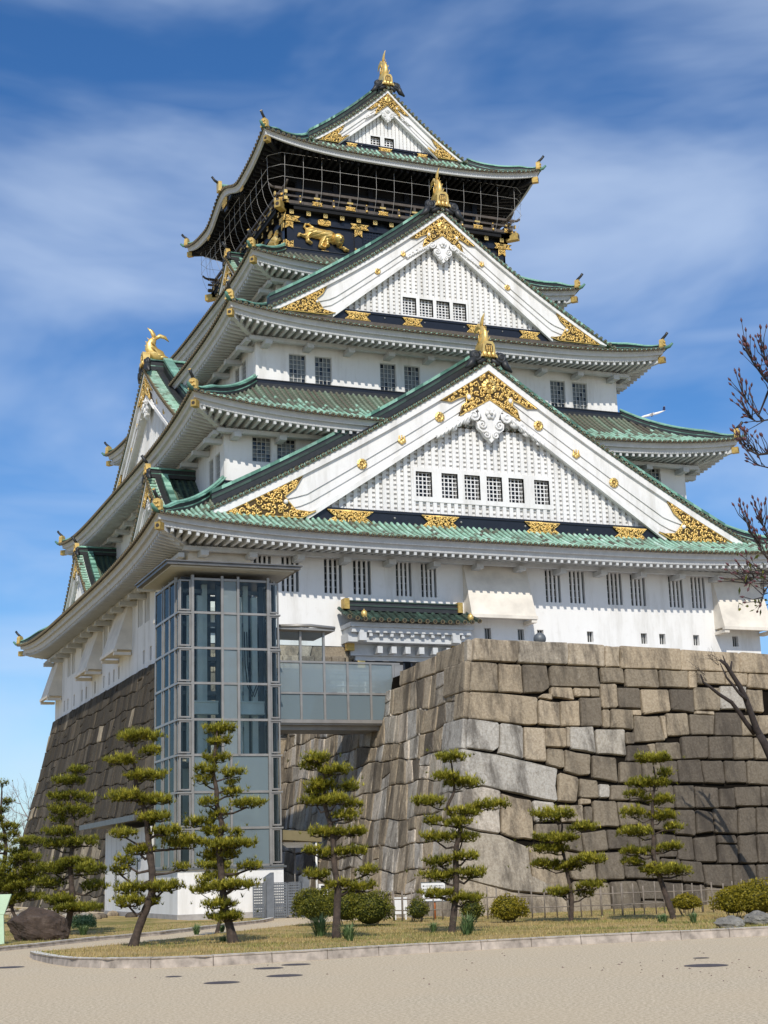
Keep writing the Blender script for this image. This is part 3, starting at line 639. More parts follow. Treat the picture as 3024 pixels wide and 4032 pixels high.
    for yc, w_, zz in (((gy-rake-.12, .15, .26), (gy-rake-.66, .26, 1.02)) if not small else ((gy-rake-.1, .12, .16), (gy-rake-.5, .16, .3))):
        for sx in (-1, 1):
            xx = np.linspace(.35 if not small else .2, xt+.2*sB, 30)
            for i in range(29):
                for z0, z1, mm, ww in (((0, .05, 2, w_*1.25), (.05, zz, 1, w_), (zz, zz+.05, 1, w_*1.2)) if zz < .28 else ((0, zz*.62, 1, w_), (zz*.62, zz*.76, 3, w_*1.1), (zz*.76, zz*.92, 1, w_*.9), (zz*.92, zz+.10, 0, w_*1.12))):
                    q = lambda x: [(sx*x, -yc-ww, pr(x)+z0), (sx*x, -yc+ww, pr(x)+z0), (sx*x, -yc+ww, pr(x)+z1), (sx*x, -yc-ww, pr(x)+z1)]
                    a, b = (xx[i], xx[i+1]) if sx > 0 else (xx[i+1], xx[i]); rd.hexa(q(a), q(b), mat=mm, tint=.15+.75*rng.random())
    sub(rd, 'gable_ridges', ['ridge_green', 'ridge_black', 'plaster', 'verdigris_dark'], gp)
    # ---- black tie beam with gilt plates
    if beam:
        bm_ = nb(); bm_.bx(-xb+.25*sB, xb-.25*sB, -gy+.40, -gy+.98, zf+.02, zbt-.02, mat=0); bm_.bx(-xl+.1, xl-.1, -gy+.34, -gy+.40, zbt-.16, zbt-.02, mat=0)
        bm_.bx(-xt, xt, -gy+.22, -gy+.6, zf-.45*sB, zf+.03, mat=1)
        for x in np.linspace(-xl*.6, xl*.6, 4 if g > 8 else 2): bm_.ball((x, -gy+.38, (zf+zbt)/2+.05), .07*max(.7, sB), 6, 4, mat=2)
        sub(bm_, 'tie_beam', ['black_lacquer', 'rail_brown', 'steel'], gp)
        hz = (zf+.10, zbt-.16)
        for x, w_ in plates:
            pm = nb(); w2 = w_/2; zm = (hz[0]+hz[1])/2
            scroll_panel(pm, [(x-w2, hz[0]), (x+w2, hz[0]), (x+w2*.78, hz[0]+(zm-hz[0])*.6), (x+w2*.62, zm), (x+w2*.78, zm+(hz[1]-zm)*.4), (x+w2, hz[1]), (x-w2, hz[1]), (x-w2*.78, zm+(hz[1]-zm)*.4), (x-w2*.62, zm), (x-w2*.78, hz[0]+(zm-hz[0])*.6)], -gy+.36, .75*max(sB, .6), .06, .15)
            sub(pm, 'gilt_plate', ['gold', 'gold_back'], gp)
    # ---- gilt fittings at apex and feet
    o = orn; zt = lambda x: zUp(abs(x))-.03
    half = [(0, zt(0)), (1.0*o, zt(1.0*o)), (2.0*o, zt(2.0*o)), (2.95*o, zt(2.95*o)), (2.35*o, zt(2.35*o)-.42*o), (1.95*o, zt(1.95*o)-.46*o), (1.42*o, zt(1.42*o)-.62*o), (1.42*o, zt(1.42*o)-1.0*o), (1.68*o, zt(1.68*o)-1.02*o), (1.86*o, zt(1.86*o)-1.5*o)]
    z_in = zt(0)-1.68*o; half += [(0, z_in)]
    poly = half+[(-x, z) for x, z in half[-2:0:-1]]
    am = nb(); scroll_panel(am, poly, -gy+.17, o, .18, .21); rosette(am, 0, -gy+.10, zt(0)-.92*o, .44*o)
    for sx in (-1, 1): am.ball((sx*1.28*o, -gy+.10, zt(1.28*o)-.78*o), .13*o, 10, 6, (1, .6, 1.2), mat=2); am.tube([(sx*1.28*o+.17*o*math.cos(t), -gy+.10, zt(1.28*o)-.78*o+.2*o*math.sin(t)) for t in np.linspace(0, 2*PI, 12)], .04*o, 5, mat=0)
    sub(am, 'apex_fitting', ['gold', 'gold_back', 'plaster'], gp)
    if not small or side == 0:
        fb = zb0+.03; f = sB
        for sx in (-1, 1):
            x1 = xt-.1; zz = lambda x: max(zUp(x)-.02, fb+.03)
            p = [(x1, fb), (x1-1.1*f, zz(x1-1.1*f)), (x1-2.6*f, zz(x1-2.6*f)), (x1-4.3*f, zz(x1-4.3*f)), (x1-3.9*f, zz(x1-3.9*f)-.45*f), (x1-3.3*f, zz(x1-3.3*f)-.62*f), (x1-3.5*f, zz(x1-3.5*f)-1.0*f)]
            li = lambda x: lowl(x)+.02
            p += [(x1-3.9*f, max(li(x1-3.9*f)+.42*f, fb+.3)), (x1-4.6*f, li(x1-4.6*f)+.28*f), (x1-5.0*f, li(x1-5.0*f)+.1*f), (max(xb, x1-4.2*f), fb)]
            fm = nb(); scroll_panel(fm, [(sx*x, z) for x, z in p], -gy+.17, max(f, .6), .14, .2)
            fm.ball((sx*(x1-3.35*f), -gy+.10, zz(x1-3.35*f)-.95*f), .13*f, 8, 5, mat=2)
            sub(fm, 'foot_fitting', ['gold', 'gold_back', 'plaster'], gp)
    for i, (fx, kind) in enumerate(ros):
        for sx in (-1, 1):
            rm = nb(); x = fx; z = mid(x)
            (rosette(rm, sx*x, -gy+.26, z, .30*max(sB, .55)) if kind == 0 else leaf_crest(rm, sx*x, -gy+.26, z, .30*max(sB, .55)))
            sub(rm, 'rosette' if kind == 0 else 'leaf_crest', ['gold', 'gold_back'], gp)
    pm = nb(); pendant(pm, 0, -gy+.27, z_in-.02, .84*o if not small else .8*o); sub(pm, 'carved_pendant', ['plaster'], gp)
    et = nb(); end_tile(et, -gy+.10, za+.26*s_, (1.0 if g > 8 else .85) if not small else .62); sub(et, 'ridge_end_tile', ['gold', 'ridge_black', 'gold_back'], gp)
    if small:
        et = nb(); et.tube([(0, -gy+.1, za+.8), (0, -gy-.05, za+1.0), (0, -gy-.22, za+1.25)], [.1, .09, .09], 7, mat=0); sub(et, 'ridge_tip_tile', ['ridge_black'], gp)
    if fs:
        fm = nb(); fish(fm, -gy+.75*fs, za+.78*s_, fs); sub(fm, 'ridge_fish', ['gold'], gp)
    for hh in wins: window(T, off, hh, ly, 'gable')
    return gp
def window(T, off, hh, d, style):
    a, b, e, f = hh; w = MB(T, off)
    if style == 'slat':
        w.bx(a+.01, b-.01, -d+.24, -d+.30, e+.01, f-.01, mat=0)
        for x in (a+.05, b-.05): w.bx(x-.04, x+.04, -d+.16, -d+.24, e+.02, f-.02, mat=0)
        wp = w.build('window', ['steel_dark'], K); br = MB(T, off); n = 3; W = b-a
        for i in range(n): x = a+W*(i+.85)/(n+.7); br.bx(x-.058, x+.058, -d+.02, -d+.14, e, f, mat=0)
        sub(br, 'window_slats', ['plaster'], wp); pn = MB(T, off); pn.bx(a+.1, b-.1, -d+.20, -d+.235, e+.04, f-.04, mat=0)
        for z in np.linspace(e, f, 6)[1:-1]: pn.bx(a+.1, b-.1, -d+.17, -d+.199, z-.02, z+.02, mat=1)
        sub(pn, 'window_panes', ['dark_glass', 'bar_grey'], wp)
    elif style == 'grid':
        for x0, x1, z0, z1 in ((a, a+.05, e, f), (b-.05, b, e, f), (a+.05, b-.05, e, e+.05), (a+.05, b-.05, f-.05, f)): w.bx(x0, x1, -d+.06, -d+.2, z0, z1, mat=0)
        wp = w.build('window', ['bar_grey'], K); br = MB(T, off)
        for x in np.linspace(a+.05, b-.05, 5)[1:-1]: br.bx(x-.016, x+.016, -d+.075, -d+.11, e+.05, f-.05, mat=0)
        for z in np.linspace(e+.05, f-.05, 7)[1:-1]: br.bx(a+.05, b-.05, -d+.08, -d+.105, z-.014, z+.014, mat=0)
        sub(br, 'window_bars', ['bar_grey'], wp); pn = MB(T, off); nx, nzz = 4, 6
        xs = np.linspace(a+.05, b-.05, nx+1); zs = np.linspace(e+.05, f-.05, nzz+1)
        for i in range(nx):
            for j in range(nzz): pn.add([(xs[i], -d+.15+.02*rng.random(), zs[j]), (xs[i+1], -d+.15+.02*rng.random(), zs[j]), (xs[i+1], -d+.15, zs[j+1]), (xs[i], -d+.15, zs[j+1])], [(0, 1, 2, 3)], mat=0 if rng.random() < .72 else 1)
        pn.bx(a, b, -d+.19, -d+.28, e, f, mat=1); sub(pn, 'window_panes', ['window_grey', 'dark_glass'], wp)
    elif style == 'gable':
        w.bx(a, b, -d+.25, -d+.3, e, f, mat=0); wp = w.build('window', ['dark_glass'], K); br = MB(T, off)
        nx = 5 if b-a > .8 else 4
        for x in np.linspace(a, b, nx)[1:-1]: br.bx(x-.028, x+.028, -d-.03, -d+.02, e, f, mat=0)
        for z in np.linspace(e, f, 7 if f-e > 1 else 5)[1:-1]: br.bx(a, b, -d-.025, -d+.015, z-.026, z+.026, mat=0)
        sub(br, 'window_bars', ['white_paint'], wp)
    elif style == 'loop':
        w.bx(a, b, -d+.28, -d+.34, e, f, mat=0); wp = w.build('loophole', ['dark_glass'], K); br = MB(T, off)
        for i in range(2): x = a+(b-a)*(i+1)/3; br.bx(x-.025, x+.025, -d+.22, -d+.26, e, f, mat=0)
        sub(br, 'loophole_bars', ['bar_grey'], wp)
# ---------------------------------------------------------------- storeys
def storey(name, a, b, z0, z1, fw, lw, base=None, front_holes_extra=()):
    mb = MB()
    for k in range(4):
        mb.T = rot4(k); u, d = (a, b) if k in (0, 2) else (b, a)
        hs = fw if k == 0 else lw if k == 1 else []
        wall_holes(mb, -u, u, z0, z1, d, [h[:4] for h in hs], .3, mat=0)
    mb.T = None; mb.add([(-a, -b, z1), (a, -b, z1), (a, b, z1), (-a, b, z1)], [(0, 1, 2, 3)])
    o = mb.build(name, ['plaster'], K)
    for k, hs in ((0, fw), (1, lw)):
        for h in hs: window(rot4(k), (0, 0, 0), h[:4], b if k == 0 else a, h[4])
    return o
def pair(x0, x1, z0, z1, st, gap=.5):
    w = (x1-x0-gap)/2; return [(x0, x0+w, z0, z1, st), (x1-w, x1, z0, z1, st)]
A1, B1 = 17.0, 19.7
f1 = []
for x0, x1 in ((-13.68, -11.24), (-9.85, -7.23), (-5.80, -3.45), (3.12, 5.58), (7.02, 9.5), (11.06, 13.5)): f1 += pair(x0, x1, 2.78, 4.6, 'slat', .56 if x0 != -9.85 else .62)
for x in (-.55, 1.45, 2.65, 5.75, 9.2, 10.4, 12.65, 15.3): f1.append((x-.2, x+.2, .62, 1.22, 'loop'))
f1.append((-11.1, -10.7, .55, 1.1, 'loop'))
# left wall: u = -y in the left frame
l1 = []
for yc in (13.4, 4.0+4.2, .6, -9.2): l1 += pair(-yc-1.45, -yc+1.45, 2.6, 4.55, 'slat', .5)
for yc in (15.9, 14.5, 12.1, 9.2, 7.7, 4.7, 1.9, .25, -1.15, -2.6, -9.3, -11): l1.append((-yc-.22, -yc+.22, .3, 1.08, 'loop'))
storey('ground_storey', A1, B1, 0, 5.15, f1, l1)
f2 = pair(-12.9, -10.4, 10.35, 11.78, 'grid', .32)+pair(10.15, 12.75, 10.35, 11.78, 'grid', .36)
l2 = pair(13.95, 16.25, 9.0, 11.0, 'grid', .45)+pair(-1.2, 1.2, 9.6, 11.2, 'grid', .45)
storey('second_storey', 14.47, 17.08, 8.3, 12.2, f2, l2)
f3 = pair(-9.8, -7.18, 16.0, 17.76, 'grid', .53)+pair(-4.17, -1.6, 16.0, 17.76, 'grid', .5)+pair(7.1, 9.68, 16.0, 17.76, 'grid', .5)
l3 = pair(10.0, 12.3, 16.3, 17.9, 'grid', .5)
storey('third_storey', 11.78, 14.28, 15.2, 18.7, f3, l3)
storey('fourth_storey', 8.85, 9.25, 21.5, 24.5, [], [])
# dark ridge courses where a roof meets the wall above it
def wall_course(a, b, z):
    mb = MB()
    for k in range(4):
        mb.T = rot4(k); u, d = (a, b) if k in (0, 2) else (b, a)
        mb.bx(-u-.42, u+.42, -d-.40, -d-.01, z-.42, z-.12, mat=1); mb.bx(-u-.30, u+.30, -d-.28, -d-.008, z-.12, z+.10, mat=0)
        mb.bx(-u-.36, u+.36, -d-.33, -d-.006, z+.10, z+.15, mat=1)
    mb.build('wall_course', ['black_lacquer', 'ridge_black'], K)
for (A, B, a, b, *_, zi) in TIERS[:4]: wall_course(a, b, zi+.02)
# ---- stone-dropping chutes
def chute(T, u0, u1, d, zt, zb, p):
    mb = MB(T)
    mb.hexa([(u0+.02, -d-.02, zt), (u1-.02, -d-.02, zt), (u1-.02, -d+.3, zt), (u0+.02, -d+.3, zt)][::-1], [(u0-.03, -d-p, zb+.12), (u1+.03, -d-p, zb+.12), (u1, -d+.3, zb+.12), (u0, -d+.3, zb+.12)][::-1])
    mb.bx(u0-.08, u1+.08, -d-p-.06, -d-p+.16, zb-.02, zb+.16)
    for u in (u0+.12, u1-.12): mb.bx(u-.16, u+.16, -d-p+.0, -d-.05, zb-.2, zb-.025)
    mb.build('stone_chute', ['chute_plaster'], K)
chute(rot4(0), -1.9, 1.9, B1, 4.95, 1.62, 1.05)
chute(rot4(0), 13.95, 17.2, B1, 4.85, 1.45, 1.05)
chute(rot4(0), -17.2, -13.9, B1, 4.85, 1.45, 1.05)
for y0, y1 in ((-2.4, -6.2), (6.0, 2.5), (19.9, 17.0), (-16.4, -19.9)): chute(rot4(1), -y0, -y1, A1, 4.8, 1.45, 1.05)
# ---------------------------------------------------------------- gables
FW = [(-4.46, -3.5, 8.32, 9.72), (-2.93, -1.95, 8.32, 9.72), (-1.55, -.60, 8.32, 9.72), (-.20, .75, 8.32, 9.72), (1.15, 2.10, 8.32, 9.72), (2.75, 3.70, 8.32, 9.72)]
gable(0, 0, 20.30, 16.25, 16.75, 6.45, .16, 14.3, 13.97, 9.75, 7.36, True, 1., wins=FW, frame=(-4.62, 3.9, 8.05, 9.95), plates=((-8.4, 2.6), (-3.2, 2.2), (3.0, 2.2), (8.6, 2.2)), ros=((3.05, 0), (5.35, 1), (7.7, 0)), fs=1.0)
FW3 = [(-2.6, -1.72, 20.95, 22.05), (-1.5, -.62, 20.95, 22.05), (-.4, .48, 20.95, 22.05), (.7, 1.58, 20.95, 22.05)]
gable(0, 0, 14.95, 27.75, 11.45, 20.05, .20, 7.9, 26.0, 6.45, 20.78, True, .72, wins=FW3, frame=(-2.72, 1.7, 20.8, 22.2), plates=((-5.6, 1.6), (-2.1, 1.3), (2.1, 1.3), (5.7, 1.4)), ros=((2.6, 1), (4.3, 0)), fs=.98)
FW5 = [(-1.15, -.45, 36.05, 36.75), (-.15, .55, 36.05, 36.75)]
gable(0, 0, 6.97, 40.15, 5.75, 35.5, .24, 0, 38.7, 3.15, 35.98, True, .50, wins=FW5, frame=(-1.25, .65, 35.98, 36.85), plates=((-2.6, .8), (-.2, 1.0), (2.5, .8)), ros=(), fs=1.0)
gable(2, 0, 6.97, 40.15, 5.75, 35.5, .24, 0.004, 38.7, 3.15, 35.98, True, .50, plates=(), ros=(), fs=1.0)
# left flank
gable(1, 0, 15.05, 20.9, 11.0, 13.9, .18, 10.6, 19.0, 6.6, 14.9, True, .72, plates=((-3, 1.3), (3, 1.3)), ros=((2.8, 1), (4.6, 0)), fs=.98)
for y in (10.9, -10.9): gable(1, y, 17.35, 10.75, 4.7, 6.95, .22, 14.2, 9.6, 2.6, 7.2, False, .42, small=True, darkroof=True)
gable(1, 0, 9.45, 29.35, 4.2, 26.0, .22, 7.7, 28.2, 2.4, 26.3, False, .40, small=True)
# curved gable ridge in the top roof's side eaves
for k in (1, 3):
    mb = MB(rot4(k)); mb.bx(-.16, .16, -9.78, -6.2, 34.28, 34.6, mat=1); mb.bx(-.2, .2, -9.78, -6.2, 34.6, 34.7, mat=0); mb.tube([(0, -9.78, 34.75), (0, -6.2, 34.75)], .11, 6, mat=0, tint=.8)
    mb.bx(-.26, .26, -10.0, -9.76, 34.25, 34.95, mat=2); mb.tube([(0, -9.95, 34.9), (0, -10.2, 35.05), (0, -10.4, 35.3)], [.1, .09, .08], 7, mat=1)
    mb.build('curved_gable_ridge', ['ridge_green', 'ridge_black', 'gold'], K)
    mb = MB(rot4(k))
    V = [(-1.5, 33.55), (-1.0, 33.35), (-.5, 33.3), (-.3, 32.95), (.3, 32.95), (.5, 33.3), (1.0, 33.35), (1.5, 33.55), (.8, 33.9), (-.8, 33.9)]
    mb.prism(V, -9.42, -9.3, mat=1); scroll_panel(mb, [(-.45, 33.25), (.45, 33.25), (.6, 33.7), (0, 33.85), (-.6, 33.7)], -9.45, .6, .03, .16); scroll_panel(mb, [(-4.4, 32.55), (-3.8, 32.6), (-3.9, 32.95), (-4.5, 32.9)], -9.45, .5, .03, .14); scroll_panel(mb, [(4.4, 32.55), (3.8, 32.6), (3.9, 32.95), (4.5, 32.9)], -9.45, .5, .03, .14)
    mb.build('curved_gable_board', ['gold', 'black_lacquer'], K)
# ---------------------------------------------------------------- black top storey
a5, b5 = 7.77, 7.85
mb = MB(); mb.bx(-a5+.1, a5-.1, -b5+.1, b5-.1, 26.2, 29.75, mat=0)
for k in range(4):
    mb.T = rot4(k); u, d = (a5, b5) if k in (0, 2) else (b5, a5)
    for x in (-u+.26, -2.8, 2.8, u-.26): mb.bx(x-.26, x+.26, -d, -d+.12, 26.3, 29.2, mat=0)
    mb.bx(-u-.05, u+.05, -d-.05, -d+.12, 29.03, 29.42, mat=0); mb.bx(-u-.05, u+.05, -d-.03, -d+.12, 26.9, 27.28, mat=0)
    mb.bx(-2.5, 2.5, -d+.05, -d+.11, 27.3, 29.0, mat=1)
    for x in np.arange(-2.4, 2.41, .2): mb.bx(x-.03, x+.03, -d+.02, -d+.055, 27.3, 29.0, mat=0)
    for z in np.arange(27.45, 29, .2): mb.bx(-2.45, 2.45, -d+.025, -d+.05, z-.03, z+.03, mat=0)
mb.build('black_storey', ['black_lacquer', 'dark_glass'], K)
mb = MB()
for k in range(4):
    mb.T = rot4(k); u, d = (8.12, 8.2) if k in (0, 2) else (8.2, 8.12)
    for x in np.arange(-7.42, 7.5, 1.141): mb.bx(x-.13, x+.13, -d+.05, -d+.9, 29.45, 29.73, mat=0)
    mb.bx(-u-.1, u+.1, -d-.1, -d+.8, 29.74, 29.98, mat=0); mb.bx(-u-.16, u+.16, -d-.16, -d+.5, 29.985, 30.06, mat=0)
mb.T = None; mb.bx(-8.0, 8.0, -8.0, 8.0, 29.8, 30.02, mat=0)
mb.bx(-6.3, 6.3, -6.3, 6.3, 30.0, 33.4, mat=0)
for k in range(4):
    mb.T = rot4(k)
    for x in (-6.3, -3.8, -1.3, 1.3, 3.8, 6.3): mb.bx(x-.17, x+.17, -6.5, -6.28, 30.0, 33.3, mat=1)
    mb.bx(-6.3, 6.3, -6.45, -6.27, 32.0, 32.25, mat=1)
dk = mb.build('observation_deck', ['black_soffit', 'black_lacquer'], K)
for k in range(4):
    mb = MB(rot4(k)); gms = []; NG = lambda: gms.append(MB(rot4(k))) or gms[-1]; u, d = (7.95, 8.05) if k in (0, 2) else (8.05, 7.95)
    for z, w_, h_ in ((30.28, .2, .2), (30.72, .13, .13), (31.15, .16, .16)): mb.bx(-u-.55, u+.55, -d-w_/2, -d+w_/2, z-h_/2, z+h_/2, mat=0)
    for i, x in enumerate(np.linspace(-u, u, 15)):
        mb.bx(x-.08, x+.08, -d-.075, -d+.075, 30.06, 31.1 if i % 2 == 0 else 30.72, mat=0)
        if i % 2 == 0: scroll_panel(NG(), [(x-.34, 30.17), (x+.34, 30.17), (x+.28, 30.3), (x+.34, 30.42), (x-.34, 30.42), (x-.28, 30.3)], -d-.125, .45, .02, .2); NG().bx(x-.2, x+.2, -d-.10, -d-.07, 30.66, 30.79, mat=0)
        else: NG().ball((x, -d-.12, 30.3), .09, 8, 5, mat=0); NG().ball((x, -d-.09, 30.72), .06, 6, 4, mat=0)
    for sx in (-1, 1):
        mb.tube([(sx*(u+.5), -d, 31.15), (sx*(u+.75), -d, 31.2), (sx*(u+.95), -d, 31.35)], [.085, .08, .075], 7, mat=0)
        for z in (30.28, 30.72): NG().bx(sx*(u+.55)-.04, sx*(u+.55)+.04, -d-.11, -d+.11, z-.11, z+.11, mat=0)
    rl = mb.build('balcony_rail', ['rail_brown'], K)
    for gm in gms if k < 2 else (): sub(gm, 'rail_fitting', ['gold', 'gold_back'], rl)
# gilt work on the black storey: studs, post sleeves, plaques, corner blocks
for k in (0, 1):
    u, d = (8.12, 8.2) if k == 0 else (8.2, 8.12)
    for x in np.arange(-7.42, 7.5, 1.141):
        mb = MB(rot4(k)); mb.bx(x-.135, x+.135, -d+.02, -d+.049, 29.445, 29.735, mat=0); mb.tube([(x-.09, -d+.01, 29.59), (x, -d+.01, 29.66), (x+.09, -d+.01, 29.59), (x, -d+.01, 29.52), (x-.09, -d+.01, 29.59)], .018, 4, mat=1); mb.build('beam_stud', ['gold', 'gold_back'], K)
for k in (0, 1):
    u, d = (a5, b5) if k == 0 else (b5, a5); T = rot4(k)
    for x in (-u+.26, -2.8, 2.8, u-.26):
        mb = MB(T); bl = lambda: mb.build('gilt_post_sleeve', ['gold', 'gold_back'], K)
        scroll_panel(mb, [(x-.55, 29.06), (x+.72, 29.06), (x+.52, 29.22), (x+.72, 29.4), (x-.55, 29.4), (x-.4, 29.22)], -d-.08, .55, .03, .2)
        scroll_panel(mb, [(x-.25, 28.55), (x, 28.72), (x+.25, 28.55), (x+.25, 29.0), (x-.25, 29.0)], -d-.03, .5, .03, .2)
        bl(); mb = MB(T)
        scroll_panel(mb, [(x-.55, 26.92), (x+.72, 26.92), (x+.52, 27.08), (x+.72, 27.26), (x-.55, 27.26), (x-.4, 27.08)], -d-.06, .55, .03, .2)
        scroll_panel(mb, [(x-.25, 27.75), (x, 27.6), (x+.25, 27.75), (x+.25, 27.3), (x-.25, 27.3)], -d-.03, .5, .03, .2)
        mb.build('gilt_post_sleeve', ['gold', 'gold_back'], K)
    for x in (-5.15, 5.15):
        for z in (29.2, 27.08):
            mb = MB(T); scroll_panel(mb, [(x-.42, z-.12), (x-.2, z-.2), (x+.2, z-.2), (x+.42, z-.12), (x+.42, z+.12), (x+.2, z+.18), (x-.2, z+.18), (x-.42, z+.12)], -d-.09, .55, .03, .2); mb.build('gilt_plaque', ['gold', 'gold_back'], K)
for sx, sy in ((-1, -1), (1, -1), (-1, 1)):
    mb = MB(); c = np.array((sx*8.25, sy*8.3, 29.82)); dv = np.array((sx, sy, 0))/math.sqrt(2)
    mb.beam(c-dv*.5, c+dv*.35, .42, .46, mat=0); mb.disc(c+dv*.36, dv, .13, 10, mat=1); mb.build('deck_corner_block', ['gold_dull', 'tile_cap'], K)
# tiger relief
def tiger(T, x0, y, z0, w, flip=False):
    cap = [((.28, .62), (.62, .56), .135, .14), ((.62, .56), (.70, .50), .15, .14), ((.24, .62), (.33, .60), .12, .12),   # back and belly
           ((.755, .50), (.785, .47), .145, .14), ((.785, .42), (.79, .34), .09, .075),                                       # head, muzzle
           ((.25, .58), (.19, .45), .085, .06), ((.19, .45), (.20, .33), .055, .048), ((.20, .31), (.26, .27), .05, .045),   # near hind leg
           ((.22, .55), (.13, .47), .07, .045), ((.13, .47), (.04, .50), .042, .04), ((.04, .50), (.02, .45), .042, .035),   # far hind leg kicked back
           ((.52, .48), (.47, .32), .085, .065), ((.47, .32), (.44, .20), .062, .055), ((.44, .19), (.52, .16), .055, .048), # near foreleg
           ((.56, .42), (.57, .27), .06, .05), ((.56, .26), (.60, .25), .045, .04),
           ((.74, .40), (.84, .28), .065, .05), ((.84, .28), (.92, .20), .05, .05), ((.92, .18), (.97, .17), .055, .045),    # stretched foreleg
           ((.20, .66), (.13, .76), .03, .026), ((.13, .76), (.155, .86), .026, .026), ((.155, .86), (.22, .87), .026, .026), ((.22, .87), (.30, .78), .026, .03),
           ((.68, .60), (.665, .63), .04, .03), ((.83, .56), (.845, .58), .04, .03)]
    nx, nzg = 130, 92; X, Z = np.meshgrid(np.linspace(-.03, 1.03, nx), np.linspace(.08, .95, nzg)); D = np.full(X.shape, 9.)
    for (p, q, r0, r1) in cap:
        kz = .60; r0, r1 = r0*.80, r1*.80; dx, dz = q[0]-p[0], (q[1]-p[1])*kz; t = np.clip(((X-p[0])*dx+(Z-p[1])*kz*dz)/(dx*dx+dz*dz), 0, 1)
        d = np.hypot(X-p[0]-t*dx, (Z-p[1])*kz-t*dz)-(r0+(r1-r0)*t); k = .02; h = np.clip(.5+.5*(D-d)/k, 0, 1); D = D*(1-h)+d*h-k*h*(1-h)
    H = np.sqrt(np.clip(-D, 0, .09)/.09)*.13
    rh_ = np.hypot(X-.785, (Z-.46)*.6); H += (.085*np.sqrt(np.clip(1-(rh_/.122)**2, 0, 1))-.05*np.exp(-((rh_-.132)/.013)**2))*(D < 0)
    st = np.sin(34*(X+.35*np.sin(7*Z)+.12*Z))*((X < .68)|(Z > .52)); H -= .006*np.clip(st*3-1.5, 0, 1)*(H > .03)
    for ex, ez in ((.745, .455), (.82, .445)): H -= .03*np.exp(-((X-ex)**2+(Z-ez)**2)/.00012)
    H -= .025*np.exp(-((X-.785)**2/.0006+(Z-.34)**2/.00004)); H += .02*np.exp(-((X-.785)**2/.0003+(Z-.40)**2/.0015))
    ins = D < 0; s = w; V = np.stack([x0+(X if not flip else 1-X)*s, y-.02-H*s*.9, z0+(Z-.08)*s*.60], -1).reshape(-1, 3); F = []; ms = []
    for j in range(nzg-1):
        for i in range(nx-1):
            if ins[j, i] and ins[j, i+1] and ins[j+1, i] and ins[j+1, i+1]:
                F.append((j*nx+i, j*nx+i+1, (j+1)*nx+i+1, (j+1)*nx+i) if not flip else (j*nx+i+1, j*nx+i, (j+1)*nx+i, (j+1)*nx+i+1)); ms.append(1 if st[j, i] > .86 and rh_[j, i] > .1 and H[j, i] > .03 else 0)
    mb = MB(T); mb.add(V, F, mat=0, smooth=True); mb.mi = ms; fx = lambda q: x0+(q if not flip else 1-q)*s
    for ex, ez, r in ((.745, .475, .016), (.82, .465, .016), (.79, .36, .02)): mb.ball((fx(ex), y-.02-.19*s*.9, z0+(ez-.08)*s*.60), r*s, 6, 4, mat=2)
    return mb.build('tiger_relief', ['gold', 'gold_dull', 'black_lacquer'], K)
tiger(rot4(0), -6.95, -b5+.09, 27.35, 3.5); tiger(rot4(0), 3.4, -b5+.09, 27.35, 3.5, True)
tiger(rot4(1), 3.4, -a5+.09, 27.35, 3.5, True); tiger(rot4(1), -6.95, -a5+.09, 27.35, 3.5)
# safety net frame round the balcony
mb = MB(); prof = [(9.0, 33.15), (8.98, 32.4), (8.96, 31.6), (8.86, 31.0), (8.66, 30.5), (8.36, 30.1), (8.2, 29.98)]
def ring_pt(d, k, u): return rot4(k) @ np.array((u, -d, 0))
for k in range(4):
    for u in np.linspace(-8.1, 8.1, 14): mb.tube([ring_pt(d, k, u*min(1, (d-.25)/8.1) if abs(u) > 8 else u)+(0, 0, z) for d, z in prof], .012, 4, mat=0)
for d, z in ((9.0, 33.15), (8.98, 32.35), (8.96, 31.55)):
    P = []
    for k in (0, 3, 2, 1): P += [ring_pt(d, k, -d+.7)+(0, 0, z), ring_pt(d, k, d-.7)+(0, 0, z)]
    P.append(P[0]); 
    for i in range(8): mb.tube([P[i], P[i+1]], .012, 4, mat=0)
mb.build('net_frame', ['net_bar'], K)
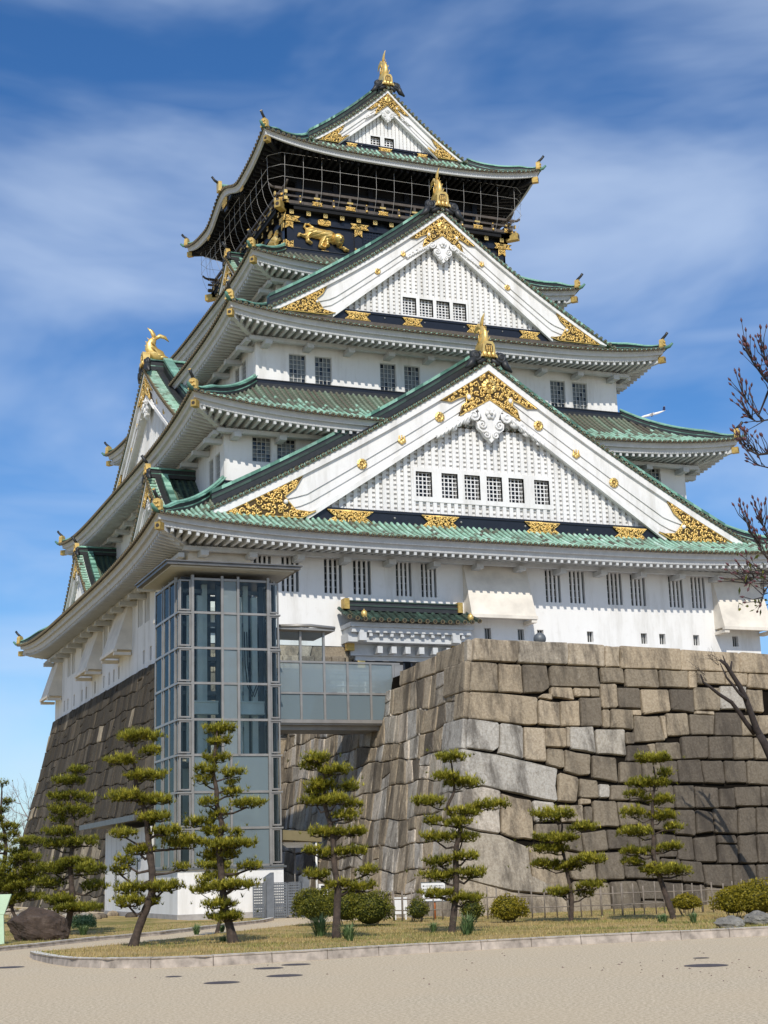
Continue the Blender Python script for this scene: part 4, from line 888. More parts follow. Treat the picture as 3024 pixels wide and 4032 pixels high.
# ---------------------------------------------------------------- entrance porch on the front wall
def porch():
    x0, x1, yw, ye = -9.3, -1.75, -19.7, -21.55; zr, ze = 1.92, 1.12
    roof = MB(); caps = MB(); S = lambda u, t: np.array((u, ye+(yw-.3-ye)*t, ze+(zr-ze)*(.75*t+.25*t*t)+.14*abs((u-(x0+x1)/2)/((x1-x0)/2))**6*(1-t)))
    roof.grid(lambda u, t: S(u, t), np.linspace(x0, x1, 20), [0, .5, 1], mat=1)
    for u in np.arange(x0+.12, x1, .43):
        m = 6; C = np.array([S(u, t) for t in np.linspace(0, 1, m+1)])+(0, 0, .02); seg_ribs(roof, C, np.array((1., 0, 0)), np.tile((0, -.35, .94), (m+1, 1)), 0, r0=.1, r1=.12, tints=tile_tints(m, .45, .1), n=6); cap_disc(caps, C[0]+(0, -.03, 0), (0, -1, 0), .115)
    roof.bx(x0+.45, x1-.7, yw-.62, yw-.22, zr-.1, zr+.12, mat=2); roof.bx(x0+.4, x1-.65, yw-.66, yw-.2, zr+.12, zr+.2, mat=0); roof.bx(x0+.45, x1-.7, yw-.58, yw-.22, zr+.2, zr+.36, mat=2); roof.bx(x0+.4, x1-.65, yw-.64, yw-.2, zr+.36, zr+.42, mat=0)
    p = roof.build('porch_roof', ['verdigris_dark', 'verdigris_dark', 'ridge_black'], K); sub(caps, 'porch_tile_ends', ['cap_ring', 'tile_cap'], p)
    for x in (x0+.42, x1-.68): g = MB(); g.bx(x-.14, x+.14, yw-.72, yw-.2, zr-.05, zr+.5, mat=0); sub(g, 'porch_ridge_end', ['gold_dull'], p)
    for x in (x0+1.0, x1-.55): g = MB(); g.ball((x, ye+.22, ze+.34), .17, 10, 7, (1, 1, 1.25), mat=0); g.tube([(x, ye+.22, ze+.45), (x, ye+.22, ze+.62)], [.05, .01], 6, mat=0); g.bx(x-.1, x+.1, ye+.12, ye+.32, ze+.08, ze+.3, mat=0); sub(g, 'porch_finial', ['gold'], p)
    f = MB(); f.bx(x0+.3, x1-.3, ye+.38, yw+.02, ze-.28, ze-.06, mat=0); f.bx(x0+.4, x1-.4, ye+.5, yw+.02, ze-.55, ze-.285, mat=0)
    for u in np.arange(x0+.9, x1-.6, .58): f.bx(u-.09, u+.09, ye+.55, ye+.75, ze-.74, ze-.552, mat=0)
    f.bx(x0+.3, x1-.3, ye+.75, yw+.02, ze-1.02, ze-.56, mat=0)
    for x in (x0+1.0, x1-1.3): f.bx(x-.2, x+.2, ye+.45, ye+.74, ze-.98, ze-.56, mat=0)
    f.bx(x0+.7, x1-.6, yw-.35, yw+.02, ze-1.62, ze-1.03, mat=0)
    for u in np.arange(x0+2.1, x1-1.2, .78): f.bx(u-.14, u+.14, ye+.9, yw-.36, ze-1.55, ze-1.2, mat=0)
    f.bx(x0+1.0, x1-.4, yw-.22, yw-.0, ze-1.86, ze-1.63, mat=0)
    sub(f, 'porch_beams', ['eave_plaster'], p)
    for x in (x0+.62, x1-.95): b = MB(); b.bx(x-.22, x+.22, yw-.55, yw-.3, ze-1.4, ze-.98, mat=0); sub(b, 'porch_bracket', ['gold_dull'], p)
    b = MB(); b.bx(x0+1.1, x0+1.5, yw-.3, yw-.21, ze-2.25, ze-1.88, mat=0)
    sub(b, 'door_plate', ['gold'], p)
    d = MB(); d.bx(x0+1.0, x1-.6, yw-.2, yw+.1, -4.4, ze-1.88, mat=0)
    for u in np.arange(x0+1.6, x1-1, .42): d.bx(u-.05, u+.05, yw-.26, yw-.19, -4.4, ze-1.95, mat=1)
    d.bx(x0+1.0, x1-.6, yw-.27, yw-.19, ze-2.5, ze-2.4, mat=1)
    sub(d, 'porch_door', ['black_soffit', 'black_lacquer'], p)
porch()
TRACE_FRONT = [[0.42,[[-0.05,-5.29],[1.17,-5.29],[1.08,-4.22],[-0.03,-4.21]]],[0.5,[[1.19,-5.29],[2.23,-5.3],[2.12,-4.23],[1.13,-4.22]]],[0.25,[[2.27,-5.29],[3.09,-5.26],[3.39,-5.05],[3.22,-4.23],[2.14,-4.23]]],[0.3,[[3.41,-5.0],[5.71,-4.98],[5.55,-4.2],[3.4,-4.22]]],[0.35,[[5.77,-4.8],[6.82,-4.79],[6.75,-4.18],[5.66,-4.2]]],[0.35,[[6.87,-4.92],[8.47,-4.92],[8.37,-4.19],[6.81,-4.2]]],[0.4,[[8.52,-4.87],[9.86,-4.88],[9.86,-4.18],[8.43,-4.19]]],[0.55,[[9.88,-4.88],[10.3,-4.86],[10.27,-4.18],[9.88,-4.18]]],[0.45,[[10.33,-4.7],[11.74,-4.66],[11.74,-4.16],[10.3,-4.18]]],[0.5,[[11.78,-4.66],[12.86,-4.69],[12.93,-4.16],[11.77,-4.16]]],[0.5,[[12.89,-4.76],[14.0,-4.8],[14.04,-4.18],[12.95,-4.18]]],[0.48,[[-0.06,-6.26],[2.21,-6.45],[2.9,-6.43],[2.87,-5.44],[1.17,-5.32],[-0.05,-5.31]]],[0.52,[[3.45,-5.4],[4.49,-5.49],[4.38,-5.03],[3.41,-5.03]]],[0.5,[[4.52,-5.37],[5.2,-5.35],[5.18,-5.04],[4.42,-5.03]]],[0.35,[[5.23,-5.35],[5.66,-5.34],[5.61,-5.01],[5.2,-5.02]]],[0.45,[[5.77,-5.78],[6.49,-5.74],[6.42,-4.8],[5.63,-4.83]]],[0.22,[[6.53,-5.73],[7.58,-5.74],[7.52,-4.95],[6.45,-4.96]]],[0.5,[[7.67,-5.97],[8.99,-5.82],[8.9,-4.95],[7.57,-4.99]]],[0.15,[[9.01,-5.77],[10.15,-5.84],[10.12,-4.92],[8.94,-4.95]]],[0.4,[[10.17,-5.75],[11.43,-5.73],[11.47,-4.81],[10.13,-4.82]]],[0.8,[[11.46,-5.67],[12.74,-5.64],[12.79,-4.72],[11.5,-4.73]]],[0.45,[[12.79,-5.73],[13.67,-5.76],[13.64,-4.83],[12.81,-4.83]]],[0.58,[[2.94,-6.43],[3.86,-6.5],[3.82,-5.59],[2.91,-5.5]]],[0.52,[[3.89,-6.5],[4.77,-6.47],[4.7,-5.51],[3.87,-5.55]]],[0.25,[[4.82,-6.47],[5.77,-6.47],[5.71,-5.36],[4.74,-5.39]]],[0.5,[[2.89,-5.44],[3.53,-5.51],[3.5,-5.28],[3.09,-5.29]]],[0.45,[[5.8,-6.51],[6.12,-6.5],[6.12,-5.8],[5.77,-5.81]]],[0.42,[[6.14,-6.5],[7.22,-6.57],[7.17,-5.8],[6.14,-5.78]]],[0.55,[[7.17,-6.01],[7.61,-6.0],[7.58,-5.79],[7.12,-5.8]]],[0.35,[[7.24,-7.04],[8.7,-6.95],[8.44,-6.01],[7.25,-6.01]]],[0.5,[[8.65,-6.91],[8.76,-6.86],[8.69,-5.98],[8.47,-5.99]]],[0.42,[[8.78,-6.77],[9.89,-6.71],[9.8,-5.85],[8.73,-5.89]]],[0.6,[[10.2,-5.88],[11.13,-5.91],[11.13,-5.77],[10.21,-5.76]]],[0.25,[[9.95,-6.71],[11.04,-6.69],[11.13,-5.91],[9.92,-5.89]]],[0.15,[[11.09,-6.72],[12.5,-6.71],[12.43,-5.79],[11.19,-5.8]]],[0.4,[[12.5,-6.71],[13.28,-6.7],[13.33,-5.86],[12.49,-5.88]]],[0.45,[[13.34,-6.7],[13.87,-6.6],[13.92,-5.85],[13.35,-5.86]]],[0.86,[[-0.07,-7.32],[1.07,-7.43],[1.29,-7.3],[1.25,-6.4],[-0.05,-6.28]]],[0.82,[[1.32,-7.3],[1.27,-7.49],[2.33,-7.69],[2.27,-6.51],[1.28,-6.41]]],[0.6,[[2.38,-7.69],[3.31,-7.78],[3.22,-6.56],[2.31,-6.53]]],[0.5,[[3.26,-7.24],[4.16,-7.27],[4.13,-6.54],[3.19,-6.56]]],[0.62,[[4.18,-7.25],[4.32,-7.25],[4.29,-6.49],[4.15,-6.5]]],[0.8,[[4.35,-7.31],[5.49,-7.47],[5.35,-6.46],[4.31,-6.49]]],[0.75,[[5.57,-7.47],[6.89,-7.54],[6.79,-6.54],[5.48,-6.56]]],[0.35,[[6.85,-7.11],[7.27,-7.1],[7.24,-6.66],[6.81,-6.64]]],[0.2,[[6.89,-7.76],[8.14,-7.66],[7.82,-7.12],[6.87,-7.15]]],[0.42,[[8.09,-7.62],[8.31,-7.57],[8.2,-7.05],[7.85,-7.09]]],[0.3,[[8.3,-7.68],[9.47,-7.65],[9.37,-6.99],[8.23,-7.03]]],[0.18,[[9.52,-7.65],[10.77,-7.6],[10.75,-6.74],[9.46,-6.78]]],[0.18,[[10.83,-7.62],[11.98,-7.61],[11.97,-6.72],[10.78,-6.76]]],[0.28,[[12.04,-7.63],[13.04,-7.6],[13.03,-6.74],[11.99,-6.74]]],[0.35,[[13.1,-7.62],[13.81,-7.62],[13.86,-6.78],[13.08,-6.75]]],[0.82,[[-0.04,-8.74],[0.66,-8.62],[2.32,-8.94],[3.83,-9.21],[3.79,-8.05],[1.27,-7.54],[-0.07,-7.36]]],[0.4,[[3.34,-7.87],[3.93,-8.02],[4.1,-7.99],[4.06,-7.34],[3.33,-7.3]]],[0.35,[[4.12,-8.12],[4.8,-8.28],[5.24,-8.24],[5.25,-7.51],[4.1,-7.34]]],[0.28,[[5.37,-8.36],[6.49,-8.53],[6.41,-7.61],[5.31,-7.53]]],[0.3,[[6.58,-8.53],[7.59,-8.53],[7.54,-7.77],[6.57,-7.76]]],[0.3,[[7.62,-8.53],[8.51,-8.53],[8.41,-7.75],[7.59,-7.77]]],[0.2,[[8.57,-8.53],[9.28,-8.53],[9.21,-7.7],[8.47,-7.73]]],[0.12,[[9.34,-8.53],[10.51,-8.53],[10.37,-7.64],[9.24,-7.67]]],[0.14,[[10.57,-8.53],[11.53,-8.57],[11.46,-7.68],[10.4,-7.69]]],[0.2,[[11.59,-8.53],[12.64,-8.53],[12.63,-7.67],[11.52,-7.68]]],[0.25,[[12.69,-8.57],[13.74,-8.62],[13.8,-7.69],[12.68,-7.67]]],[0.45,[[3.86,-9.18],[4.67,-9.24],[4.75,-8.35],[3.85,-8.16]]],[0.35,[[4.82,-9.07],[5.64,-9.08],[5.58,-8.45],[4.78,-8.38]]],[0.8,[[5.66,-9.08],[6.11,-9.08],[6.1,-8.6],[5.61,-8.57]]],[0.3,[[6.16,-9.16],[7.0,-9.17],[6.95,-8.62],[6.16,-8.62]]],[0.2,[[9.15,-9.48],[10.04,-9.48],[10.0,-8.62],[9.06,-8.62]]],[0.22,[[7.02,-9.21],[7.96,-9.22],[7.97,-8.62],[7.0,-8.62]]],[0.2,[[8.01,-9.47],[9.1,-9.48],[9.04,-8.62],[7.99,-8.62]]],[0.15,[[10.09,-9.48],[11.21,-9.49],[11.19,-8.71],[10.03,-8.66]]],[0.12,[[11.27,-9.45],[12.01,-9.5],[11.99,-8.72],[11.24,-8.75]]],[0.2,[[12.07,-9.41],[13.29,-9.42],[13.28,-8.66],[11.99,-8.69]]],[0.2,[[13.33,-9.42],[13.69,-9.42],[13.74,-8.66],[13.3,-8.66]]],[0.95,[[-0.04,-10.04],[1.5,-10.29],[1.42,-8.82],[0.66,-8.66],[-0.07,-8.78]]],[0.5,[[1.54,-10.26],[2.2,-10.46],[2.88,-10.51],[2.72,-9.15],[1.46,-8.9]]],[0.9,[[2.95,-9.92],[3.83,-9.85],[3.71,-9.23],[2.77,-9.15]]],[0.6,[[3.94,-9.93],[4.99,-9.94],[4.93,-9.32],[3.86,-9.32]]],[0.5,[[4.82,-9.32],[5.31,-9.28],[5.28,-9.12],[4.8,-9.09]]],[0.25,[[5.04,-9.98],[5.37,-9.94],[5.34,-9.37],[5.01,-9.37]]],[0.32,[[5.45,-10.11],[6.59,-10.12],[6.42,-9.19],[5.38,-9.16]]],[0.28,[[6.64,-10.12],[7.43,-10.05],[7.32,-9.25],[6.47,-9.21]]],[0.2,[[7.48,-10.22],[9.09,-10.32],[9.04,-9.52],[7.37,-9.3]]],[0.15,[[9.16,-10.41],[10.07,-10.51],[10.03,-9.53],[9.15,-9.52]]],[0.12,[[10.12,-10.42],[10.96,-10.35],[10.87,-9.62],[10.09,-9.53]]],[0.16,[[11.01,-10.39],[12.08,-10.45],[12.07,-9.54],[10.93,-9.49]]],[0.2,[[12.14,-10.45],[13.0,-10.42],[13.0,-9.46],[12.13,-9.5]]],[0.18,[[13.06,-10.42],[13.63,-10.43],[13.69,-9.47],[13.06,-9.46]]],[0.3,[[2.92,-10.47],[3.96,-10.69],[3.89,-9.97],[2.95,-9.96]]],[0.25,[[4.02,-10.85],[4.99,-10.99],[4.84,-10.0],[3.94,-9.97]]],[0.28,[[5.07,-11.01],[6.08,-10.93],[5.97,-10.2],[4.9,-10.31]]],[0.15,[[6.13,-10.89],[7.48,-10.92],[7.43,-10.22],[6.02,-10.2]]],[0.18,[[7.53,-10.96],[8.27,-10.98],[8.17,-10.27],[7.48,-10.26]]],[0.14,[[8.33,-11.22],[9.18,-11.24],[9.14,-10.45],[8.22,-10.35]]],[0.12,[[9.23,-11.33],[9.99,-11.38],[9.9,-10.52],[9.16,-10.48]]],[0.14,[[10.05,-11.43],[11.04,-11.45],[11.01,-10.48],[9.96,-10.55]]],[0.12,[[11.11,-10.78],[12.07,-10.8],[11.97,-10.49],[11.07,-10.48]]],[0.13,[[11.14,-11.49],[12.1,-11.52],[12.07,-10.84],[11.11,-10.8]]],[0.15,[[12.15,-11.52],[13.0,-11.54],[12.94,-10.47],[12.14,-10.5]]],[0.16,[[13.06,-11.54],[13.57,-11.55],[13.63,-10.46],[13.0,-10.47]]],[0.68,[[-0.05,-11.68],[2.11,-12.2],[4.43,-12.39],[2.96,-12.04],[2.65,-10.75],[1.48,-10.33],[-0.04,-10.08]]],[0.5,[[3.0,-12.02],[4.42,-12.35],[4.39,-11.53],[4.02,-10.93],[2.65,-10.71]]],[0.35,[[4.44,-11.53],[4.6,-11.89],[5.6,-11.96],[5.53,-11.08],[5.07,-11.03],[4.02,-10.89]]],[0.25,[[5.65,-11.96],[6.82,-11.95],[6.7,-10.99],[5.58,-11.0]]],[0.2,[[6.87,-11.91],[8.38,-11.96],[8.38,-11.02],[6.75,-10.99]]],[0.16,[[8.48,-12.04],[9.39,-12.07],[9.29,-11.31],[8.43,-11.24]]],[0.14,[[9.44,-12.11],[10.47,-12.18],[10.32,-11.42],[9.34,-11.35]]],[0.15,[[10.52,-12.26],[11.78,-12.38],[11.76,-11.55],[10.37,-11.52]]],[0.14,[[11.84,-12.43],[12.96,-12.5],[12.89,-11.58],[11.81,-11.57]]],[0.14,[[13.01,-12.51],[13.51,-12.52],[13.57,-11.58],[12.95,-11.58]]],[0.62,[[-0.01,-13.12],[4.46,-13.31],[4.33,-12.5],[2.07,-12.22],[-0.05,-11.7]]],[0.4,[[4.51,-13.31],[6.29,-13.38],[6.16,-12.05],[5.7,-12.0],[4.6,-11.94]]],[0.25,[[6.34,-13.38],[7.55,-13.43],[7.55,-12.57],[7.33,-12.01],[6.21,-12.01]]],[0.2,[[7.6,-12.65],[8.59,-12.69],[8.48,-12.06],[7.38,-11.97]]],[0.22,[[7.64,-13.44],[8.64,-13.48],[8.59,-12.73],[7.6,-12.69]]],[0.16,[[8.69,-13.48],[9.53,-13.51],[9.44,-12.15],[8.59,-12.08]]],[0.15,[[9.58,-13.52],[10.49,-13.55],[10.46,-12.25],[9.55,-12.17]]],[0.3,[[10.54,-13.56],[11.79,-13.61],[11.72,-12.42],[10.54,-12.31]]],[0.2,[[11.85,-13.61],[12.9,-13.65],[12.9,-12.54],[11.86,-12.47]]],[0.2,[[12.99,-13.66],[13.45,-13.67],[13.51,-12.56],[12.98,-12.55]]]]
# ---------------------------------------------------------------- stone walls
def stones(mb, P, quads, tf, out=.16, rough=.05):
    """P(u,h)->(point, normal); quads list of 4 (u,h) corners, counter-clockwise seen from outside"""
    for q in quads:
        q = np.array(q, float); c = q.mean(0); n0 = len(q)
        # corners cut and edges bowed a little so that no stone is a rectangle
        pts = []
        for i in range(n0):
            a, b, d = q[i-1], q[i], q[(i+1) % n0]
            ea, ed = a-b, d-b; la, ld = np.linalg.norm(ea)+1e-9, np.linalg.norm(ed)+1e-9; ct = min(.055, la*.16, ld*.16)*rng.uniform(.4, 1.4)
            pts += [b+ea/la*ct, b+ed/ld*ct]
            if ld > .5: pts.append(b+ed*(.5+rng.uniform(-.1, .1))+(c-b-ed*.5)*rng.uniform(-.03, .05))
        pts = np.array(pts); n = len(pts); t = tf(c)
        o = out*rng.uniform(.85, 1.15); tilt = rng.uniform(-.02, .02, 2)
        size = np.sqrt(np.abs(np.sum(q[:, 0]*np.roll(q[:, 1], -1)-q[:, 1]*np.roll(q[:, 0], -1))/2))+1e-3
        g = min(.026, .02*size+.008)
        rings = [(0, -.06), (.001, o*.55), (g, o*.93), (g*3.5, o*1.0)]
        V = []
        for ins, oo in rings:
            for p in pts:
                dv = c-p; L = np.linalg.norm(dv)+1e-9; pp = p+dv/L*min(ins+.010, L*.6); pt, nn = P(*pp)
                V.append(pt+nn*(oo+(tilt@(p-c)+rng.uniform(-rough, rough)*.35 if oo > .01 else 0)))
        pt, nn = P(*c); V.append(pt+nn*o*1.02)
        F = [(k*n+i, k*n+(i+1) % n, (k+1)*n+(i+1) % n, (k+1)*n+i) for k in range(len(rings)-1) for i in range(n)]+[((len(rings)-1)*n+i, (len(rings)-1)*n+(i+1) % n, len(rings)*n) for i in range(n)]
        mb.add(V, F, mat=0, tint=t)
def courses(u0, u1, h0, h1, rh, rw, jit=.22, big=0., skew=.0):
    """irregular courses of quadrilateral stones; neighbours share corners"""
    hs = [h0]
    while hs[-1] < h1-.5*rh: hs.append(hs[-1]+rh*rng.uniform(.75, 1.3))
    hs = np.array(hs); hs = h0+(hs-h0)*(h1-h0)/(hs[-1]-h0); Q = []
    ph = [rng.uniform(0, 6) for _ in hs]
    wav = lambda i, u: 0 if i in (0, len(hs)-1) else .10*math.sin(u*.55+ph[i])+.06*math.sin(u*1.9+2*ph[i])
    for i in range(len(hs)-1):
        us = [u0]
        while us[-1] < u1-.45*rw: us.append(us[-1]+rw*rng.choice([.5, .75, 1., 1.25, 1.6], p=[.15, .25, .3, .2, .1])*rng.uniform(.85, 1.15))
        us = np.array(us); us = u0+(us-u0)*(u1-u0)/(us[-1]-u0)
        bt = us+np.where((us > u0)&(us < u1), rng.uniform(-jit, jit, len(us))*rw*.6, 0); tp = us+np.where((us > u0)&(us < u1), rng.uniform(-jit, jit, len(us))*rw*.6, 0)
        for j in range(len(us)-1):
            lo = [hs[i]+wav(i, bt[j]), hs[i]+wav(i, bt[j+1])]; hi = [hs[i+1]+wav(i+1, tp[j]), hs[i+1]+wav(i+1, tp[j+1])]
            q = [(bt[j], lo[0]), (bt[j+1], lo[1]), (tp[j+1], hi[1]), (tp[j], hi[0])]
            if rng.random() < .14 and us[j+1]-us[j] > rw*.9:   # split into two thinner stones
                m0 = (lo[0]+hi[0])/2+rng.uniform(-.1, .1); m1 = (lo[1]+hi[1])/2+rng.uniform(-.1, .1); mb_, mt_ = (bt[j]+tp[j])/2, (bt[j+1]+tp[j+1])/2
                Q += [[q[0], q[1], (mt_, m1), (mb_, m0)], [(mb_, m0), (mt_, m1), q[2], q[3]]]
            else: Q.append(q)
            if rng.random() < .10:
                fx, fz = tp[j+1], hi[1]; fw, fz2 = rng.uniform(.05, .13), rng.uniform(.04, .10); Q.append([(fx-fw, fz-fz2), (fx+fw*.8, fz-fz2*.8), (fx+fw*.9, fz+fz2*.6), (fx-fw*.9, fz+fz2)])
    return Q
ZG = -13.1
bat = lambda dz: .185*dz+.0030*dz*dz          # keep base batter at depth dz below the top
batp = lambda dz: .165*dz+.0042*dz*dz
def backing(P, u0, u1, h0, h1, mb, n=14):
    us = np.linspace(u0, u1, n); hs = np.linspace(h0, h1, n)
    mb.add([P(u, h)[0]-P(u, h)[1]*.05 for h in hs for u in us], [(j*n+i, j*n+i+1, (j+1)*n+i+1, (j+1)*n+i) for j in range(n-1) for i in range(n-1)], mat=1)
def nrm(f, u, h):
    e = 1e-3; a = f(u+e, h)-f(u-e, h); b = f(u, h+e)-f(u, h-e); n = np.cross(a, b); return n/np.linalg.norm(n)
def surf(f): return lambda u, h: (f(u, h), nrm(f, u, h))
def keep_base():
    mb = MB()
    def left(u, z): o = bat(-z); s = u/19.7; return np.array((-17.0-o, -s*(19.7+o), z))          # u from -19.7 (back) to 19.7 (front)
    def front(u, z): o = bat(-z); s = u/17.; return np.array((s*(17.+o), -19.7-o, z))
    PL, PF = surf(left), surf(front)
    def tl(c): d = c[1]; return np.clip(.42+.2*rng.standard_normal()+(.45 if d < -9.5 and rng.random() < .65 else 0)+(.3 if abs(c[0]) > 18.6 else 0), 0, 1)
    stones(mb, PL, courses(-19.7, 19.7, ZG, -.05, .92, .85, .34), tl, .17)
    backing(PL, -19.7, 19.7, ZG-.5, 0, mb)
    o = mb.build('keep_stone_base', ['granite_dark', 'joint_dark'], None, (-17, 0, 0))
    tag(o, 'tall dark curved stone base under the left side of the white castle keep', 'stone base')
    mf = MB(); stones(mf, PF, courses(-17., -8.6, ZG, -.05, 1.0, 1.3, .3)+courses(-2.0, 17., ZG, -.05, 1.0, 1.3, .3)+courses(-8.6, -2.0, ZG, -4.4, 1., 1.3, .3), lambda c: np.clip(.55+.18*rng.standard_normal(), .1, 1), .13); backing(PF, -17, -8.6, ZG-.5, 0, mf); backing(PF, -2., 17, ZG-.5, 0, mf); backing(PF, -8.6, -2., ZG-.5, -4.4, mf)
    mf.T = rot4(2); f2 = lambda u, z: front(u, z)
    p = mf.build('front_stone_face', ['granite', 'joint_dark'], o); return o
keep_base()
def platform():
    C = np.array((-12.8, -43.7)); zt = -3.32; fdir = np.array((math.cos(R(7.)), math.sin(R(7.)))); ldir = np.array((math.cos(R(88.)), math.sin(R(88.))))
    fn = np.array((fdir[1], -fdir[0])); ln = np.array((-ldir[1], ldir[0]))
    cs = fn+ln; cs = cs/np.dot(cs, fn)*1.0     # corner moves out so that both faces keep their batter
    def off(z): return batp(zt-z) if z < zt else 0
    zc = -4.18
    def front(u, z): o = off(z); base = C+cs*o*1.0; return np.array((*(base+fdir*u), z))
    def left(u, z): o = off(z); base = C+cs*o; p = base+ldir*(-u); return np.array((*p, z))   # u negative going back
    PF, PL = surf(front), surf(left)
    mb = MB()
    tint = lambda c: np.clip(.55+.22*rng.standard_normal(), .06, 1)
    # coping
    def cop(us, P, z0, z1, sgn=1):
        for i in range(len(us)-1):
            a, b = us[i], us[i+1]; d = rng.uniform(-.03, .03)
            stones(mb, P, [[(a, z0+rng.uniform(-.03, .03)), (b, z0+rng.uniform(-.03, .03)), (b, z1+d), (a, z1+d)]], lambda c: .57+.04*rng.standard_normal() if rng.random() < .85 else .68, .15, .02)
    cop([0, 1.95, 4.15, 5.85, 6.55, 9.5, 12.5, 15.5, 19, 23, 27], PF, zc, zt)
    cop([-.35, 0], PL, zc, zt); cop([-3.2, -.35], PL, zc-.02, zt-.06); cop([-5.4, -3.2], PL, zc-.03, zt-.16); cop([-7.2, -5.4], PL, zc-.05, zt-.28)
    # front face stones traced from the picture (u along the face, z) ------------
    T_ = TRACE_FRONT
    def tf(q):
        def f(c): return q
        return f
    done = []
    for t, q in T_: stones(mb, PF, [q], tf(t), .11, .03)
    right = courses(14.2, 27., ZG-.3, zc, 1.12, 1.35, .3)
    stones(mb, PF, right, lambda c: np.clip(.25+.15*rng.standard_normal(), .05, 1), .11)
    # left face
    Q = courses(-24., -.9, ZG-.2, zc-.05, .98, .74, .36)
    def tl(c):
        t = np.clip(rng.choice([.3, .45, .56, .7, .82, .95])+.06*rng.standard_normal(), .05, 1)
        return t
    stones(mb, PL, Q, tl, .14, .04)
    hs = [zc, -5.31, -6.28, -7.36, -8.85, -10.35, -12.1, -13.5]; ct_ = [.42, .48, .86, .82, .95, .66, .62]; cw_ = [2.1, .95, 2.0, 1.9, .95, 1.6, 2.2]
    cu = [-rng.uniform(.8, 1.9) for _ in hs]
    for i in range(len(hs)-1): stones(mb, PL, [[(-cw_[i], hs[i+1]), (0, hs[i+1]), (0, hs[i]), (-cw_[i], hs[i])]], lambda c: ct_[i], .20, .03)
    backing(PF, 0, 27, ZG-.6, zt-.05, mb); backing(PL, -24, 0, ZG-.6, zt-.35, mb)
    # top: rear edge of the coping and the terrace floor
    def quad(a, b, c, d, **k): mb.add([a, b, c, d], [(0, 1, 2, 3)], **k)
    p0 = C; p1 = C+fdir*27; p2 = p1+ldir*26; p3 = C+ldir*25
    quad((*p0, -4.4), (*p1, -4.4), (*p2, -4.4), (*p3, -4.4), mat=2)
    n1 = -fn*.75; quad((*(p0+fdir*.0), zt-.04), (*p1, zt-.04), (*(p1+n1), zt-.04), (*(p0+n1), zt-.04), mat=2); quad((*(p0+n1), zt-.04), (*(p1+n1), zt-.04), (*(p1+n1), -4.4), (*(p0+n1), -4.4), mat=2)
    n2 = -ln*.75; pe = p0+ldir*7.2; quad((*p0, zt-.22), (*(p0+n2), zt-.22), (*(pe+n2), zt-.30), (*pe, zt-.30), mat=2); quad((*(p0+n2), -4.4), (*(p0+n2), zt-.22), (*(pe+n2), zt-.3), (*(pe+n2), -4.4), mat=2); quad((*pe, -4.4), (*(pe+n2), -4.4), (*(pe+n2), zt-.3), (*pe, zt-.3), mat=2)
    o = mb.build('stone_platform', ['granite', 'joint_dark', 'concrete'], None, (-12.8, -43.7, ZG))
    tag(o, 'beige and grey granite block platform with a smooth coping in front of the keep', 'stone wall')
platform()
def terrace_rocks():   # rough dressed rocks at the foot of the keep's front wall, behind the footbridge
    mb = MB(); f = lambda u, z: np.array((u, -21.2, z)); stones(mb, surf(f), courses(-16.5, -9.4, -4.4, -.75, .8, .8, .4), lambda c: np.clip(.5+.15*rng.standard_normal(), 0, 1), .14); backing(surf(f), -16.5, -9.4, -4.4, -.8, mb)
    mb.bx(-16.5, -9.3, -21.15, -20.0, -4.4, -.8, mat=1)
    tag(mb.build('terrace_wall', ['granite', 'joint_dark'], None, (-13, -21, -4.4)), 'low rough stone wall behind the glass footbridge left of the porch', 'stone wall')
terrace_rocks()
mb = MB(); mb.ball((-8.2, -40.2, -2.68), .25, 14, 10); mb.tube([(-8.2, -40.2, -4.4), (-8.2, -40.2, -2.9)], .07, 8)
tag(mb.build('globe_light', ['steel_dark'], None, (-8.2, -40.2, -4.4)), 'dark steel globe peeking over the stone platform coping', 'lamp')
